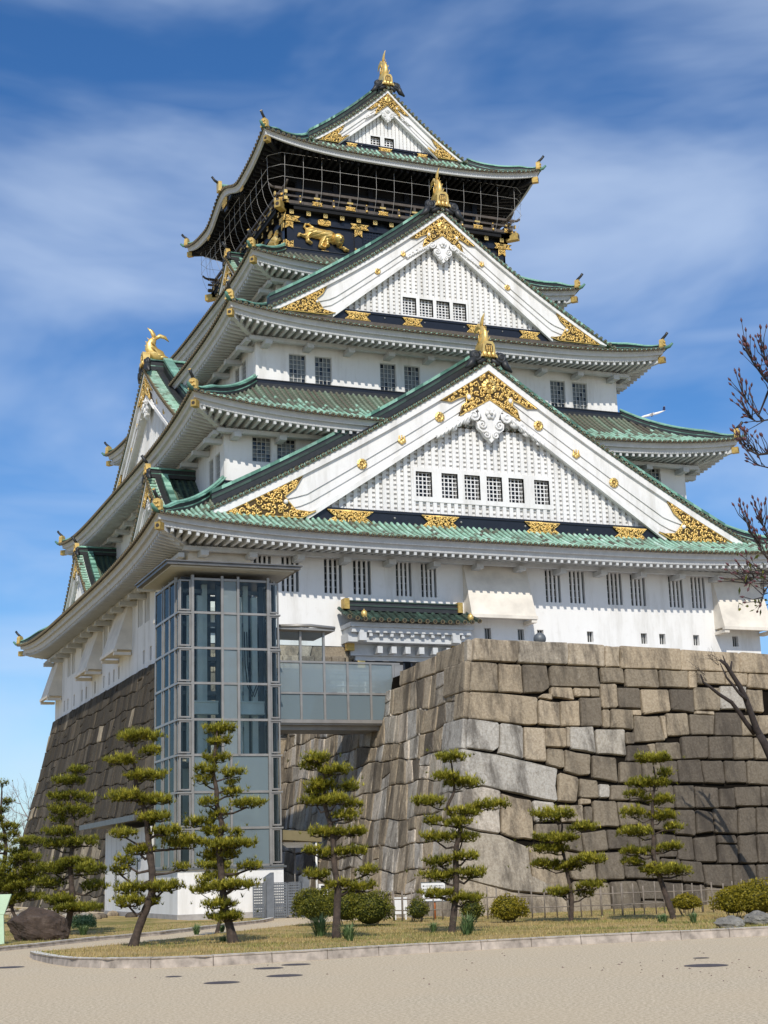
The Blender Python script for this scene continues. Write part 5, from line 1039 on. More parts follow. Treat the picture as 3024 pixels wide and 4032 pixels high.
PL = {"pines":[{"b":[-28.14,-57.5,-12.9],"t":[[0.01,0.01],[0.14,0.41],[0.33,0.85],[0.47,1.21],[0.45,1.67],[0.38,2.12],[0.34,2.5],[0.32,2.83],[0.27,3.04],[0.12,3.34],[0.05,3.64],[0.03,3.98],[-0.02,4.27],[-0.06,4.57],[-0.13,4.68]],"p":[[0.07,4.75,1.08,0.3],[0.41,4.39,0.52,0.26],[-0.29,4.18,0.73,0.26],[0.25,3.82,0.99,0.25],[-0.16,3.35,0.94,0.29],[0.53,3.26,0.85,0.25],[0.51,2.85,0.81,0.25],[-0.19,2.51,0.64,0.21],[0.79,2.53,0.72,0.25],[1.13,2.27,1.02,0.41],[0.15,2.13,0.72,0.25],[-0.14,1.89,0.47,0.25],[-0.29,1.69,0.47,0.25],[1.11,1.71,0.42,0.16],[-0.05,1.27,0.84,0.27],[0.71,1.29,0.93,0.25],[-0.07,0.99,0.8,0.29],[0.54,0.99,0.21,0.16]]},{"b":[-25.95,-58.23,-12.89],"t":[[0.0,0.01],[-0.1,0.38],[-0.21,0.75],[-0.25,1.12],[-0.27,1.49],[-0.33,2.03],[-0.33,2.36],[-0.24,2.61],[-0.39,3.08],[-0.38,3.45],[-0.47,3.84],[-0.45,4.14],[-0.4,4.48],[-0.38,4.73],[-0.36,4.86]],"p":[[-0.31,4.86,0.78,0.26],[-0.32,4.56,0.56,0.26],[-0.4,4.18,0.65,0.26],[-0.64,3.91,0.56,0.26],[-0.68,3.68,0.47,0.25],[0.0,3.82,0.56,0.25],[-0.02,3.59,0.3,0.17],[-0.02,3.38,0.51,0.21],[-0.56,3.16,0.47,0.25],[0.34,3.1,0.81,0.23],[-0.34,2.88,0.51,0.25],[-0.77,2.71,0.73,0.25],[-0.43,2.49,0.64,0.25],[0.1,2.45,0.34,0.17],[-0.09,2.19,1.28,0.25],[-0.35,1.95,0.94,0.25],[0.41,1.7,0.59,0.21],[0.03,1.27,1.02,0.23],[-0.31,0.85,0.8,0.2],[-0.19,0.57,0.88,0.22]]},{"b":[-24.32,-50.81,-12.93],"t":[[0.0,0.01],[0.11,0.39],[0.19,0.78],[0.17,1.18],[0.14,1.53],[0.07,1.83]],"p":[[-0.08,1.83,0.98,0.3],[0.07,1.53,0.97,0.27],[-0.45,1.15,0.66,0.22],[0.02,1.23,0.92,0.3],[-0.34,1.42,0.46,0.2]]},{"b":[-27.79,-47.06,-12.93],"t":[[-0.0,0.03],[0.09,0.46],[0.2,1.03],[0.13,1.55],[0.09,2.13],[0.17,2.66],[0.19,3.08],[0.12,3.67],[0.06,4.04],[0.14,4.36]],"p":[[0.27,4.71,0.6,0.32],[-0.03,4.42,1.04,0.32],[-0.18,3.97,0.93,0.32],[0.47,3.9,0.65,0.38],[-0.18,3.57,0.82,0.37],[0.42,3.5,0.76,0.43],[-0.33,3.28,0.54,0.32],[-0.22,2.93,0.98,0.32],[0.6,2.62,0.7,0.37],[-0.43,2.57,0.76,0.32],[0.11,2.6,0.65,0.32],[-0.41,1.88,1.08,0.42],[0.72,1.82,0.97,0.42],[0.18,2.02,1.08,0.37],[-0.57,1.47,0.92,0.37],[0.78,1.35,0.81,0.37],[-0.18,0.99,1.07,0.36],[0.31,0.74,1.5,0.26]]},{"b":[-26.92,-31.9,-12.83],"t":[[-0.0,0.01],[-0.26,0.43],[-0.27,1.05],[-0.19,1.73],[0.01,2.35],[0.28,2.82]],"p":[[0.21,2.93,1.0,0.35],[0.64,2.95,0.86,0.42],[-0.34,2.15,1.21,0.55],[0.1,1.65,1.7,0.69],[0.37,2.34,1.21,0.42],[-0.17,1.25,1.35,0.55],[0.33,0.89,1.27,0.48],[-0.54,1.53,1.06,0.55],[-0.3,0.77,1.13,0.41],[-0.76,1.89,1.06,0.55],[-0.6,1.19,1.2,0.55],[-0.14,2.56,0.93,0.42],[0.52,1.92,1.06,0.48],[-0.72,0.58,0.99,0.41],[0.39,1.37,0.92,0.48]]},{"b":[-26.93,-26.91,-12.83],"t":[[0.0,0.0],[0.04,1.18],[0.09,2.07],[0.19,2.81],[0.12,3.41],[-0.03,3.87],[-0.09,4.4],[-0.07,5.08],[-0.07,5.46]],"p":[[-0.0,5.5,0.46,0.31],[0.17,4.73,0.62,0.3],[-0.01,4.4,0.54,0.3],[0.32,3.71,0.92,0.38],[0.52,3.4,0.62,0.3],[0.06,3.26,0.69,0.3],[-0.35,4.03,0.92,0.38],[-0.31,2.82,1.07,0.45]]},{"b":[-23.63,-58.65,-12.89],"t":[[0,0],[0.05,0.77],[0.08,1.19],[0.0,1.61],[-0.01,2.24],[-0.06,2.58],[-0.19,3.01],[-0.22,3.61],[-0.17,3.73],[-0.3,3.95],[-0.34,4.08]],"p":[[-0.34,4.13,0.7,0.26],[-0.54,3.96,0.52,0.24],[0.05,3.83,0.78,0.26],[-0.26,3.52,0.74,0.26],[-0.39,3.4,0.65,0.3],[0.08,3.13,0.78,0.26],[-0.4,3.14,0.74,0.26],[0.39,3.46,0.57,0.3],[0.49,3.03,0.48,0.26],[0.29,2.78,0.65,0.25],[-0.28,2.41,0.69,0.25],[0.49,2.39,0.69,0.21],[0.1,2.4,0.43,0.21],[-0.51,2.0,0.47,0.21],[-0.04,1.92,0.77,0.25],[0.48,1.95,0.69,0.25],[-0.43,1.45,0.64,0.21],[0.77,1.5,0.52,0.25],[0.08,1.19,0.77,0.25],[0.63,1.13,0.69,0.29]]},{"b":[-20.49,-58.15,-12.89],"t":[[0,0],[0.02,0.0],[0.11,0.55],[0.18,1.2],[0.19,1.93],[0.31,2.37],[0.35,2.48],[0.13,2.74],[0.02,3.0],[0.23,3.36],[0.2,3.79],[0.17,4.1]],"p":[[0.16,4.17,0.81,0.29],[-0.01,3.71,0.69,0.26],[0.45,3.55,0.98,0.26],[-0.43,3.12,0.86,0.25],[1.12,2.99,0.86,0.25],[0.48,2.84,0.86,0.28],[-0.34,2.64,0.57,0.22],[0.27,2.58,0.69,0.24],[-0.29,2.25,0.74,0.25],[0.37,2.23,0.86,0.28],[-0.23,1.66,0.74,0.25],[0.43,1.78,0.68,0.23],[0.56,1.36,0.85,0.23],[-0.24,1.33,0.91,0.27],[-0.29,0.91,0.79,0.22],[0.42,0.78,0.85,0.22]]},{"b":[-14.99,-53.99,-12.93],"t":[[0,0],[0.03,-0.01],[0.1,0.65],[0.01,1.3],[-0.06,1.81],[-0.14,2.26],[-0.05,2.65],[-0.17,2.91]],"p":[[-0.3,2.92,1.26,0.42],[0.51,2.56,0.86,0.29],[-0.27,2.27,1.19,0.32],[-0.48,1.98,0.99,0.29],[0.62,1.66,1.12,0.32],[-0.64,1.57,0.86,0.29],[0.02,1.49,0.99,0.27],[0.61,0.96,0.79,0.25],[-0.22,0.82,0.79,0.25],[0.5,0.74,0.52,0.25]]},{"b":[-12.86,-55.9,-12.91],"t":[[0,0],[0.04,0.02],[-0.16,0.77],[-0.29,1.21],[-0.41,1.71],[-0.35,2.15],[-0.36,2.53],[-0.3,3.3],[-0.17,3.74],[-0.21,4.13]],"p":[[-0.26,4.33,1.04,0.31],[0.13,3.93,0.52,0.26],[-0.63,3.69,0.78,0.32],[-0.11,3.68,0.78,0.32],[-0.78,3.38,0.58,0.32],[-0.08,3.21,0.91,0.31],[-0.88,2.87,0.71,0.38],[-0.05,2.77,0.91,0.3],[0.22,2.45,0.58,0.28],[-0.85,2.35,0.97,0.32],[0.15,1.92,0.71,0.26],[-0.92,1.82,0.71,0.26],[-0.41,1.81,0.58,0.25],[-0.97,1.54,0.64,0.25],[-0.22,1.3,1.16,0.37],[0.36,1.28,0.64,0.37]]}],"shrubs":[{"b":[-20.4,-48.32,-12.93],"t":[[0,0]],"p":[[-0.13,0.55,1.31,1.04]]},{"b":[-19.68,-50.59,-12.93],"t":[[0,0]],"p":[[0.01,0.45,1.35,1.02],[-0.66,0.56,1.17,0.96]]},{"b":[-17.42,-48.8,-12.93],"t":[[0,0]],"p":[[0.01,0.35,0.71,0.69]]},{"b":[-16.16,-52.44,-12.93],"t":[[0,0]],"p":[[0.02,0.34,1.11,0.77]]},{"b":[-16.75,-51.18,-12.93],"t":[[0,0]],"p":[[0.06,0.32,0.73,0.7]]},{"b":[-11.08,-53.81,-12.93],"t":[[0,0]],"p":[[0.03,0.37,0.9,0.48]]},{"b":[-11.67,-57.68,-12.9],"t":[[0,0]],"p":[[-0.34,0.43,1.07,0.76],[0.29,0.47,1.57,0.96],[1.11,0.39,1.24,0.92]]},{"b":[-26.45,-42.67,-12.93],"t":[[0,0]],"p":[[-0.0,0.2,0.77,0.51]]}],"tufts":[{"b":[-23.47,-57.11,-12.9],"w":0.6,"h":0.56},{"b":[-23.94,-60.37,-12.87],"w":0.49,"h":0.38},{"b":[-20.79,-57.79,-12.9],"w":0.27,"h":0.27},{"b":[-21.1,-60.44,-12.87],"w":0.56,"h":0.49},{"b":[-14.44,-57.97,-12.89],"w":0.64,"h":0.22},{"b":[-14.46,-59.45,-12.88],"w":0.35,"h":0.29},{"b":[-24.99,-51.23,-12.93],"w":0.33,"h":0.3},{"b":[-26.08,-57.77,-12.9],"w":0.25,"h":0.17},{"b":[-27.4,-47.69,-12.93],"w":0.5,"h":0.29},{"b":[-24.02,-50.32,-12.93],"w":0.26,"h":0.23}],"rocks":[{"b":[-29.09,-50.1,-12.93],"w":1.61,"h":0.78},{"b":[-16.12,-63.46,-12.84],"w":0.62,"h":0.24},{"b":[-14.45,-62.27,-12.86],"w":0.75,"h":0.29}]}
# ---------------------------------------------------------------- glass lift tower
def lift():
    X0, X1, Y0, Y1 = -21.67, -17.63, -36.0, -32.2; rows = [-.03, -1.36, -2.75, -4.12, -5.52, -6.87, -8.27, -9.63, -11.03]
    E = empty('elevator_tower', (-19.6, -34, -11.1), 'glass and grey steel elevator tower with a flat overhanging roof in front of the castle', 'elevator tower')
    fr = MB()
    fx = [-21.15, -19.95, -19.3, -18.07]
    post = lambda x, y, z0, z1, w=.05, d=.07: fr.bx(x-w, x+w, y-d, y+d, z0, z1)
    for x in (fx[0], fx[3]): post(x, Y0, rows[-1], .12, .055, .09)
    for x in (fx[1], fx[2]): post(x, Y0, rows[5], .12)
    post(-19.62, Y0, rows[-1], rows[5]-.04, .045)
    for z in rows: fr.bx(fx[0]+.056, fx[3]-.056, Y0-.045, Y0+.06, z-.045, z+.045)
    for z in rows[:-1]: pass
    # corner bays with their own small frames and ledges
    for (xa, xb) in ((X0, -21.22), (-18.0, X1)):
        for i in range(8):
            zt, zb = rows[i]-.05, rows[i+1]+.06
            fr.bx(xa-.07, xb+.06, Y0-.10, Y0+.5, rows[i+1]-.05, rows[i+1]+.012)
            for x in (xa+.03, xb-.03): fr.bx(x-.03, x+.03, Y0-.06, Y0+.02, zb, zt)
            for z in (zb+.03, zt-.03): fr.bx(xa+.062, xb-.062, Y0-.06, Y0+.02, z-.03, z+.03)
            xo = xa if xa == X0 else xb
            for y in (Y0+.07, Y0+.42): fr.bx(xo-.03, xo+.03, y-.03, y+.03, zb, zt)
    for y in (-35.45, -34.55, -33.65, -33.35, Y1): fr.bx(X0-.05, X0+.05, y-.05, y+.05, rows[-1], .1)
    for y in (-35.45, -34.2, Y1): fr.bx(X1-.05, X1+.05, y-.05, y+.05, rows[-1], .1)
    for z in rows: fr.bx(X0-.06, X0+.04, -35.4, Y1, z-.045, z+.045); fr.bx(X1-.04, X1+.06, -35.4, Y1, z-.045, z+.045); fr.bx(X0+.06, X1-.06, Y1-.04, Y1+.05, z-.045, z+.045)
    for x in (X0+.9, X0+2, X0+3.1): fr.bx(x-.05, x+.05, Y1-.05, Y1+.05, rows[-1], .1)
    fr.build('tower_frame', ['steel'], E)
    def pane(x0, x1, y0, y1, z0, z1, m, nm='glass_pane'):
        mb = MB(); mb.bx(x0, x1, y0, y1, z0, z1); mb.build(nm, [m], E)
    for i in range(8):
        zt, zb = rows[i]-.047, rows[i+1]+.047
        if i < 5:
            for a, b, m in ((fx[0]+.06, fx[1]-.055, 'clear_glass'), (fx[1]+.055, fx[2]-.055, 'strip_glass'), (fx[2]+.055, fx[3]-.06, 'clear_glass')): pane(a, b, Y0, Y0+.015, zb, zt, m)
        else:
            for a, b in ((fx[0]+.06, -19.67), (-19.57, fx[3]-.06)): pane(a, b, Y0, Y0+.015, zb, zt, 'frosted_glass')
        for a, b in ((X0+.07, -21.29), (-17.93, X1-.07)): pane(a, b, Y0-.03, Y0-.018, zb+.08, zt-.08, 'clear_glass', 'corner_pane')
        pane(X0, X0+.012, Y0+.11, Y0+.38, zb+.05, zt-.05, 'clear_glass', 'corner_pane')
        for a, b in ((-35.38, -34.61), (-34.49, -33.71), (-33.29, Y1-.06)): pane(X0-.02, X0-.005, a, b, zb, zt, 'clear_glass' if i < 6 else 'frosted_glass', 'side_pane')
        pane(X1+.0, X1+.015, -35.38, -34.26, zb, zt, 'clear_glass', 'side_pane')
    for a, b in ((X0+.1, X0+1.95), (X0+2.05, X1-.1)): pane(a, b, Y1, Y1+.015, rows[5], -.05, 'clear_glass', 'rear_pane')
    rf = MB(); rf.bx(-22.35, -16.95, -36.85, -31.5, .36, .47); rf.bx(-22.42, -16.88, -36.92, -31.43, .475, .52); rf.bx(-22.15, -17.15, -36.65, -31.7, .30, .358, mat=2)
    for x in np.arange(-21.9, -17.2, .8): rf.bx(x-.02, x+.02, -36.87, -36.84, .37, .45, mat=1)
    rf.build('tower_roof', ['roof_steel', 'steel_dark', 'bar_grey'], E)
    it = MB()   # lift shaft structure
    for x in (-21.3, -20.3, -19.72, -18.6, -17.95):
        for y in (-33.0, -34.6): it.bx(x-.10, x+.10, y-.10, y+.10, rows[-1], .1, mat=0 if x in (-20.3, -18.6) else 1)
    for z in rows[:6]:
        for y in (-33.0, -34.6): it.bx(-21.3, -17.9, y-.07, y+.07, z-.3, z-.14, mat=1)
    for x in (-20.3, -18.6, -21.3): 
        for z in rows[:6]: it.bx(x-.06, x+.06, -34.5, -33.1, z-.28, z-.15, mat=1)
    for a, b in ((-21.0, -19.98), (-19.2, -18.1)): it.bx(a, b, -35.5, -35.3, -5.22, -4.78, mat=0); it.bx(a, b, -35.56, -35.24, -4.8, -4.74, mat=0); it.bx(a, b, -35.56, -35.24, -5.26, -5.2, mat=0)
    it.bx(-18.9, -18.0, -34.4, -33.2, -3.4, -1.7, mat=2); it.bx(-20.9, -19.9, -33.4, -33.2, -6.8, .0, mat=2)
    for x, z0 in ((-18.75, -5), (-18.65, -4.6)): it.tube([(x, -35.0, -1.9), (x+.02, -35, -3.2), (x+.12, -35, -4.1), (x+.3, -35, -4.5), (x+.5, -35, -4.0)], .025, 5, mat=2)
    it.bx(-21.5, -17.8, -35.6, -32.4, .02, .12, mat=2); it.bx(-21.5, -17.8, -35.6, -32.4, rows[-1]-.1, rows[-1]-.02, mat=1)
    it.bx(-21.4, -17.8, -33.0, -32.8, rows[-1], rows[5]-.2, mat=0)
    for x in (-20.95, -20.55, -19.5, -18.95, -18.3): it.bx(x-.11, x+.11, -34.95, -34.75, rows[5]-.2, rows[0]-.45, mat=0)
    it.bx(-21.3, -20.75, -32.9, -32.8, rows[5]-.2, rows[1], mat=0)
    it.build('lift_shaft', ['shaft_paint', 'steel_dark', 'black_lacquer'], E)
    bs = MB(); bs.bx(-21.74, -17.60, -36.12, -31.7, -12.75, -11.14, mat=0); bs.bx(-21.74, -18.75, -36.119, -31.7, -13.05, -12.75, mat=1) if False else None
    bs.bx(-21.76, -17.58, -36.14, -31.68, -13.1, -12.752, mat=1); bs.bx(-21.84, -17.5, -36.22, -31.6, -11.138, -11.06, mat=2)
    bs.build('base_wall', ['plaster', 'concrete', 'steel_dark'], E)
    return E
lift()
def bridge():
    E = empty('glass_footbridge', (-14.9, -34.2, -5.5), 'glass sided footbridge joining the elevator tower to the stone platform', 'footbridge')
    y0, y1 = -35.3, -33.0; xs = [-17.42, -16.5, -15.5, -14.5, -13.5, -12.5]; f = MB()
    for y in (y0, y1):
        for x in xs: f.bx(x-.045, x+.045, y-.05, y+.05, -5.46, -3.1 if x > -15.6 or y == y1 else -1.85)
        for z, h in ((-3.1, .04), (-4.36, .04), (-5.48, .07)): f.bx(xs[0], -12.2, y-.052, y+.052, z-h, z+h)
    f.bx(-15.55, -15.46, y0-.05, y0+.05, -3.1, -1.85)
    f.build('bridge_frame', ['steel'], E)
    d = MB(); d.bx(-17.5, -12.1, y0+.06, y1-.06, -4.55, -4.42, mat=0); d.bx(-17.5, -12.1, y0+.02, y1-.02, -5.62, -5.5, mat=1); d.bx(-17.5, -12.1, y0+.3, y1-.3, -5.8, -5.62, mat=1)
    d.build('bridge_deck', ['concrete', 'steel'], E)
    for i in range(5):
        for z0, z1, m in ((-5.40, -4.41, 'frosted_glass'), (-4.31, -3.15, 'strip_glass')):
            g = MB(); g.bx(xs[i]+.05, xs[i+1]-.05, y0-.008, y0+.008, z0, z1); g.build('bridge_pane', [m], E)
    g = MB(); g.bx(xs[0], -12.5, y1-.008, y1+.008, -5.4, -3.15); g.build('rear_pane', ['strip_glass'], E)
    for i in range(2): g = MB(); g.bx(xs[i]+.05, xs[i+1]-.05, y0-.008, y0+.008, -3.05, -1.9); g.build('upper_pane', ['clear_glass'], E)
    h = MB()
    for y in (y0+.2, y1-.2):
        for z in (-3.55, -3.78, -4.05): h.tube([(xs[0], y, z), (-12.4, y, z)], .03, 6)
        for x in np.arange(xs[0]+.5, -12.4, 1.): h.bx(x-.025, x+.025, y-.02, y+.02, -4.42, -3.55)
    h.build('handrail', ['white_paint'], E)
    e = MB(); e.bx(-12.44, -12.05, y0-.04, y1, -5.4, -3.14); e.build('end_panel', ['steel'], E)
    r = MB(); r.tube([(-17.5, -35.6, -1.72), (-16.2, -35.6, -1.66), (-15.1, -35.6, -1.74)], .07, 6, mat=0); r.hexa([(-17.5, -35.6, -1.84), (-17.5, -32.9, -1.84), (-17.5, -32.9, -1.74), (-17.5, -35.6, -1.74)], [(-15.1, -35.6, -1.86), (-15.1, -32.9, -1.86), (-15.1, -32.9, -1.76), (-15.1, -35.6, -1.76)], mat=0)
    r.build('bridge_canopy', ['steel'], E)
bridge()
def annex():
    E = empty('white_annex', (-20, -27, -13), 'low white panelled annex with slot windows and thin grey roof behind the elevator tower', 'building')
    X0 = -21.72; w = MB(); ys = (-31.55, -22.6)
    w.bx(X0, -17.4, *ys, -12.75, -9.35, mat=0); w.bx(X0-.03, -17.3, ys[0]-.03, ys[1]+.03, -13.1, -12.752, mat=1)
    for y in np.arange(-31.0, -22.7, 1.0): w.bx(X0-.006, X0+.01, y-.012, y+.012, -12.7, -9.4, mat=2)
    w.build('annex_wall', ['plaster', 'concrete', 'bar_grey'], E)
    for y in (-25.0, -27.6, -29.2):
        s = MB(); s.bx(X0-.03, X0+.02, y-.12, y+.12, -12.1, -10.6, mat=0)
        for z in np.arange(-12.05, -10.6, .12): s.bx(X0-.055, X0-.03, y-.12, y+.12, z, z+.05, mat=1)
        s.build('slot_window', ['dark_glass', 'steel'], E)
    r = MB(); r.hexa([(X0-.7, -31.7, -9.02), (-17.2, -31.7, -9.3), (-17.2, -31.7, -9.2), (X0-.7, -31.7, -8.92)], [(X0-.7, -20.3, -9.02), (-17.2, -20.3, -9.3), (-17.2, -20.3, -9.2), (X0-.7, -20.3, -8.92)], mat=0)
    r.bx(X0-.76, X0-.701, -31.75, -20.2, -9.12, -8.9, mat=1); r.build('annex_roof', ['roof_steel', 'steel_dark'], E)
annex()
def gates():
    E = empty('metal_gate', (-17.8, -37, -13), 'grey metal mesh gate between two tall grey posts beside the white elevator base', 'gate')
    for x in (-18.47, -17.07):
        p = MB(); p.hexa([(x-.14, -37.2, -13.05), (x+.14, -37.2, -13.05), (x+.14, -36.75, -13.05), (x-.14, -36.75, -13.05)], [(x-.14, -37.2, -11.5), (x+.14, -37.2, -11.32), (x+.14, -36.75, -11.32), (x-.14, -36.75, -11.5)]); p.build('gate_post', ['gate_grey'], E)
    for a, b in ((-18.32, -17.76), (-17.74, -17.22), (-19.1, -18.66)):
        m = MB(); 
        for x in (a+.02, b-.02): m.bx(x-.02, x+.02, -37.02, -36.98, -12.98, -11.7)
        for z in (-12.98, -11.72): m.bx(a, b, -37.02, -36.98, z, z+.03)
        for z in np.arange(-12.9, -11.75, .1): m.bx(a+.04, b-.04, -37.0, -36.985, z, z+.062, mat=1)
        for x in np.arange(a+.09, b-.04, .07): m.bx(x-.012, x+.012, -37.012, -37.001, -12.95, -11.72, mat=0)
        m.build('mesh_panel', ['gate_grey', 'steel_dark' if a == -19.1 else 'gate_grey'], E)
    E = empty('entrance_canopy', (-16.5, -35, -13), 'brown flat entrance canopy on a white pole under the glass footbridge', 'canopy')
    c = MB(); c.hexa([(-17.5, -35.2, -10.08), (-15.7, -35.2, -10.2), (-15.7, -33.0, -10.2), (-17.5, -33.0, -10.08)], [(-17.5, -35.2, -9.7), (-15.7, -35.2, -9.82), (-15.7, -33.0, -9.82), (-17.5, -33.0, -9.7)]); c.build('canopy_roof', ['canopy_brown'], E)
    c = MB(); c.hexa([(-17.5, -36.2, -10.42), (-16.2, -36.0, -10.42), (-16.2, -35.25, -10.25), (-17.5, -35.25, -10.22)], [(-17.5, -36.2, -10.38), (-16.2, -36.0, -10.38), (-16.2, -35.25, -10.21), (-17.5, -35.25, -10.18)]); c.build('canopy_awning', ['steel'], E)
    c = MB(); c.tube([(-15.91, -35.1, -13.05), (-15.91, -35.1, -10.2)], .045, 8); c.build('canopy_pole', ['white_paint'], E)
    c = MB(); c.tube([(-16.81, -35.1, -13.05), (-16.81, -35.1, -10.1)], .03, 8); c.build('canopy_strut', ['steel'], E)
    c = MB(); c.bx(-16.55, -16.2, -37.2, -37.0, -12.3, -11.8, mat=0); c.bx(-16.48, -16.27, -37.22, -37.2, -12.05, -11.86, mat=1); c.bx(-16.45, -16.3, -37.12, -37.05, -13, -12.3, mat=1)
    tag(c.build('intercom_box', ['white_paint', 'dark_glass'], None, (-16.4, -37.1, -13)), 'small white intercom box on a post right of the metal gate', 'intercom')
gates()
# ---------------------------------------------------------------- ground, kerbs, lawns
lz = lambda x, y: max(-12.84-.009*(y+64), -12.93)
def ground():
    mb = MB(); mb.add([(-3000, -3000, -13), (3000, -3000, -13), (3000, 3000, -13), (-3000, 3000, -13)], [(0, 1, 2, 3)]); tag(mb.build('plaza_ground', ['gravel']), kind='structure')
    isl = [(-30.5, -57.9), (-30.62, -59.2), (-30.6, -61.2), (-30.45, -62.7), (-30.0, -63.8), (-29.3, -64.5), (-28.4, -64.8), (-26.4, -64.66), (-24, -64.2), (-20.5, -64.05), (-15.8, -64.4), (-10, -65), (-3, -66), (12, -68), (12, -44), (-14.5, -44.5), (-18.0, -44.8), (-20.0, -46.0), (-23.5, -50.0), (-27.2, -54.6), (-29.6, -57.2)]
    left = [(-36, -56.0), (-32.2, -55.6), (-30.64, -54.3), (-29.8, -53.4), (-27.5, -50.5), (-25.2, -48.4), (-23.0, -45.2), (-19.85, -41.0), (-19.2, -39.4), (-19.1, -37.3), (-21.6, -37.3), (-21.9, -22.0), (-21.0, 30), (-60, 40), (-60, -56)]
    def lawn(poly, name, inset):
        import mathutils
        n = len(poly); c = np.array(poly)
        # triangulated sheet with inner points so that it follows the gentle slope
        from mathutils.geometry import delaunay_2d_cdt
        pts = [Vector(p) for p in poly]; x0, y0 = c.min(0); x1, y1 = c.max(0)
        for x in np.arange(x0, min(x1, -2), 1.0):
            for y in np.arange(y0, y1, 1.0):
                if inside(poly, x, y) and edge_d(poly, x, y) > .4: pts.append(Vector((x, y)))
        v, e, f, *_ = delaunay_2d_cdt(pts, [(i, (i+1) % n) for i in range(n)], [], 1, 1e-4)
        mb = MB(); mb.add([(p.x, p.y, lz(p.x, p.y)+(.02*math.sin(p.x*1.7)*math.sin(p.y*1.3) if edge_d(poly, p.x, p.y) > .3 else 0)) for p in v], [tuple(q) for q in f], smooth=True)
        return tag(mb.build(name, ['lawn_soil']), kind='structure')
    lawn(isl, 'lawn', .2); lawn(left, 'lawn', .2)
    def kerb(path, label, w=.22, up=.02, seg=1.15, top=None):
        mb = MB(); P = np.array(path, float); L = np.concatenate([[0], np.cumsum(np.linalg.norm(np.diff(P, axis=0), axis=1))]); n = int(L[-1]/seg)
        at = lambda s: np.array((np.interp(s, L, P[:, 0]), np.interp(s, L, P[:, 1])))
        def nor(s): a, b = at(max(0, s-.25)), at(min(L[-1], s+.25)); d = (b-a)/np.linalg.norm(b-a); return np.array((-d[1], d[0]))
        for i in range(n):
            s0, s1 = L[-1]*i/n+.008, L[-1]*(i+1)/n-.008; tt = rng.random(); m = 3; dz = rng.uniform(-.006, .006)
            for j in range(m):
                a, b = s0+(s1-s0)*j/m, s0+(s1-s0)*(j+1)/m; pa, pb, na, nb_ = at(a), at(b), nor(a), nor(b)
                za = (lz(*pa) if top is None else top)+up+dz
                f = lambda p, nn: [(*(p), -13.02), (*(p+nn*w), -13.02), (*(p+nn*w), za), (*(p+nn*.015), za)]
                mb.hexa(f(pa, na), f(pb, nb_), tint=tt); mb.add([(*(pa+na*.012), za+.003), (*(pb+nb_*.012), za+.003), (*(pb+nb_*(w-.01)), za+.003), (*(pa+na*(w-.01)), za+.003)], [(0, 1, 2, 3)], mat=1)
        return tag(mb.build('kerb', ['granite_kerb', 'kerb_top']), label, 'kerb')
    front = [(-26.5, -53.75), (-27.2, -54.6), (-29.6, -57.2), (-30.5, -57.9), (-30.62, -59.2), (-30.6, -61.2), (-30.45, -62.7), (-30.0, -63.8), (-29.3, -64.5), (-28.4, -64.8), (-26.4, -64.66), (-24, -64.2), (-20.5, -64.05), (-15.8, -64.4), (-10, -65), (-3, -66), (12, -68)]
    kerb(front[3:], 'long pale granite kerb edging the pine lawn along the gravel plaza')
    kerb([(-36, -56.0), (-32.2, -55.6), (-30.64, -54.3), (-29.8, -53.4), (-27.5, -50.5), (-25.2, -48.4), (-23.0, -45.2), (-19.85, -41.0), (-18.9, -39.0)], 'low granite kerb leading from the left edge towards the metal gate', .2, .03)
    for i, (x, y, r, lab) in enumerate([(-27.67, -66.36, .27, 'dark round manhole cover in the middle of the row nearest the kerb'), (-26.95, -65.73, .27, 'dark round manhole cover closest to the kerb'), (-28.06, -68.49, .30, 'dark round manhole cover behind the nearest one, right of centre left'), (-29.33, -69.27, .28, 'dark round manhole cover nearest to the viewer'), (-29.58, -67.21, .14, 'small dark drain cover left of the group of manholes'), (-31.49, -61.76, .30, 'dark manhole cover cut by the left edge of the picture'), (-22.09, -71.6, .35, 'larger dark manhole cover alone on the right of the plaza'), (-21.09, -69.93, .14, 'small dark drain cover behind the right manhole')]):
        m = MB(); a = np.linspace(0, 2*PI, 25)[:-1]; V = [(x+r*math.cos(t), y+r*math.sin(t), -12.996) for t in a]+[(x+r*.9*math.cos(t), y+r*.9*math.sin(t), -12.992) for t in a]
        m.add(V, [(k, (k+1) % 24, 24+(k+1) % 24, 24+k) for k in range(24)]+[tuple(range(24, 48))]); tag(m.build('manhole_cover', ['manhole'], None, (x, y, -12.996)), lab, 'manhole cover', 'manhole covers in the plaza')
    # dry grass on the lawns
    mb = MB(); V = []; F = []; tn = []
    def blade(x, y, z, h, w, t):
        a = rng.uniform(0, 6.28); l = rng.uniform(.3, 1.)*h; b = len(V); c, s = math.cos(a), math.sin(a)
        V.extend([(x-s*w, y+c*w, z), (x+s*w, y-c*w, z), (x+c*l, y+s*l, z+h)]); F.append((b, b+1, b+2)); tn.append(t)
    for poly, n in ((isl, 60000), (left, 22000)):
        k = 0
        while k < n:
            x = rng.uniform(-31, -6); y = rng.uniform(-65.5, -40)
            if not inside(poly, x, y): k += .2; continue
            k += 1
            if y > -54 and rng.random() < .5: continue
            g = math.sin(x*1.1+1.7*math.sin(y*.6))*math.sin(y*.9+x*.35); green = g > .1 or poly is left
            blade(x, y, lz(x, y), rng.uniform(.03, .075), .006, np.clip((.80+.12*g if green else .35)+.2*rng.standard_normal(), 0, 1))
    mb.add(V, F, tint=tn); tag(mb.build('lawn_grass', ['dry_grass']), 'short dry yellow and green grass covering the lawn', 'grass', kind='stuff')
ground()
mb = MB()
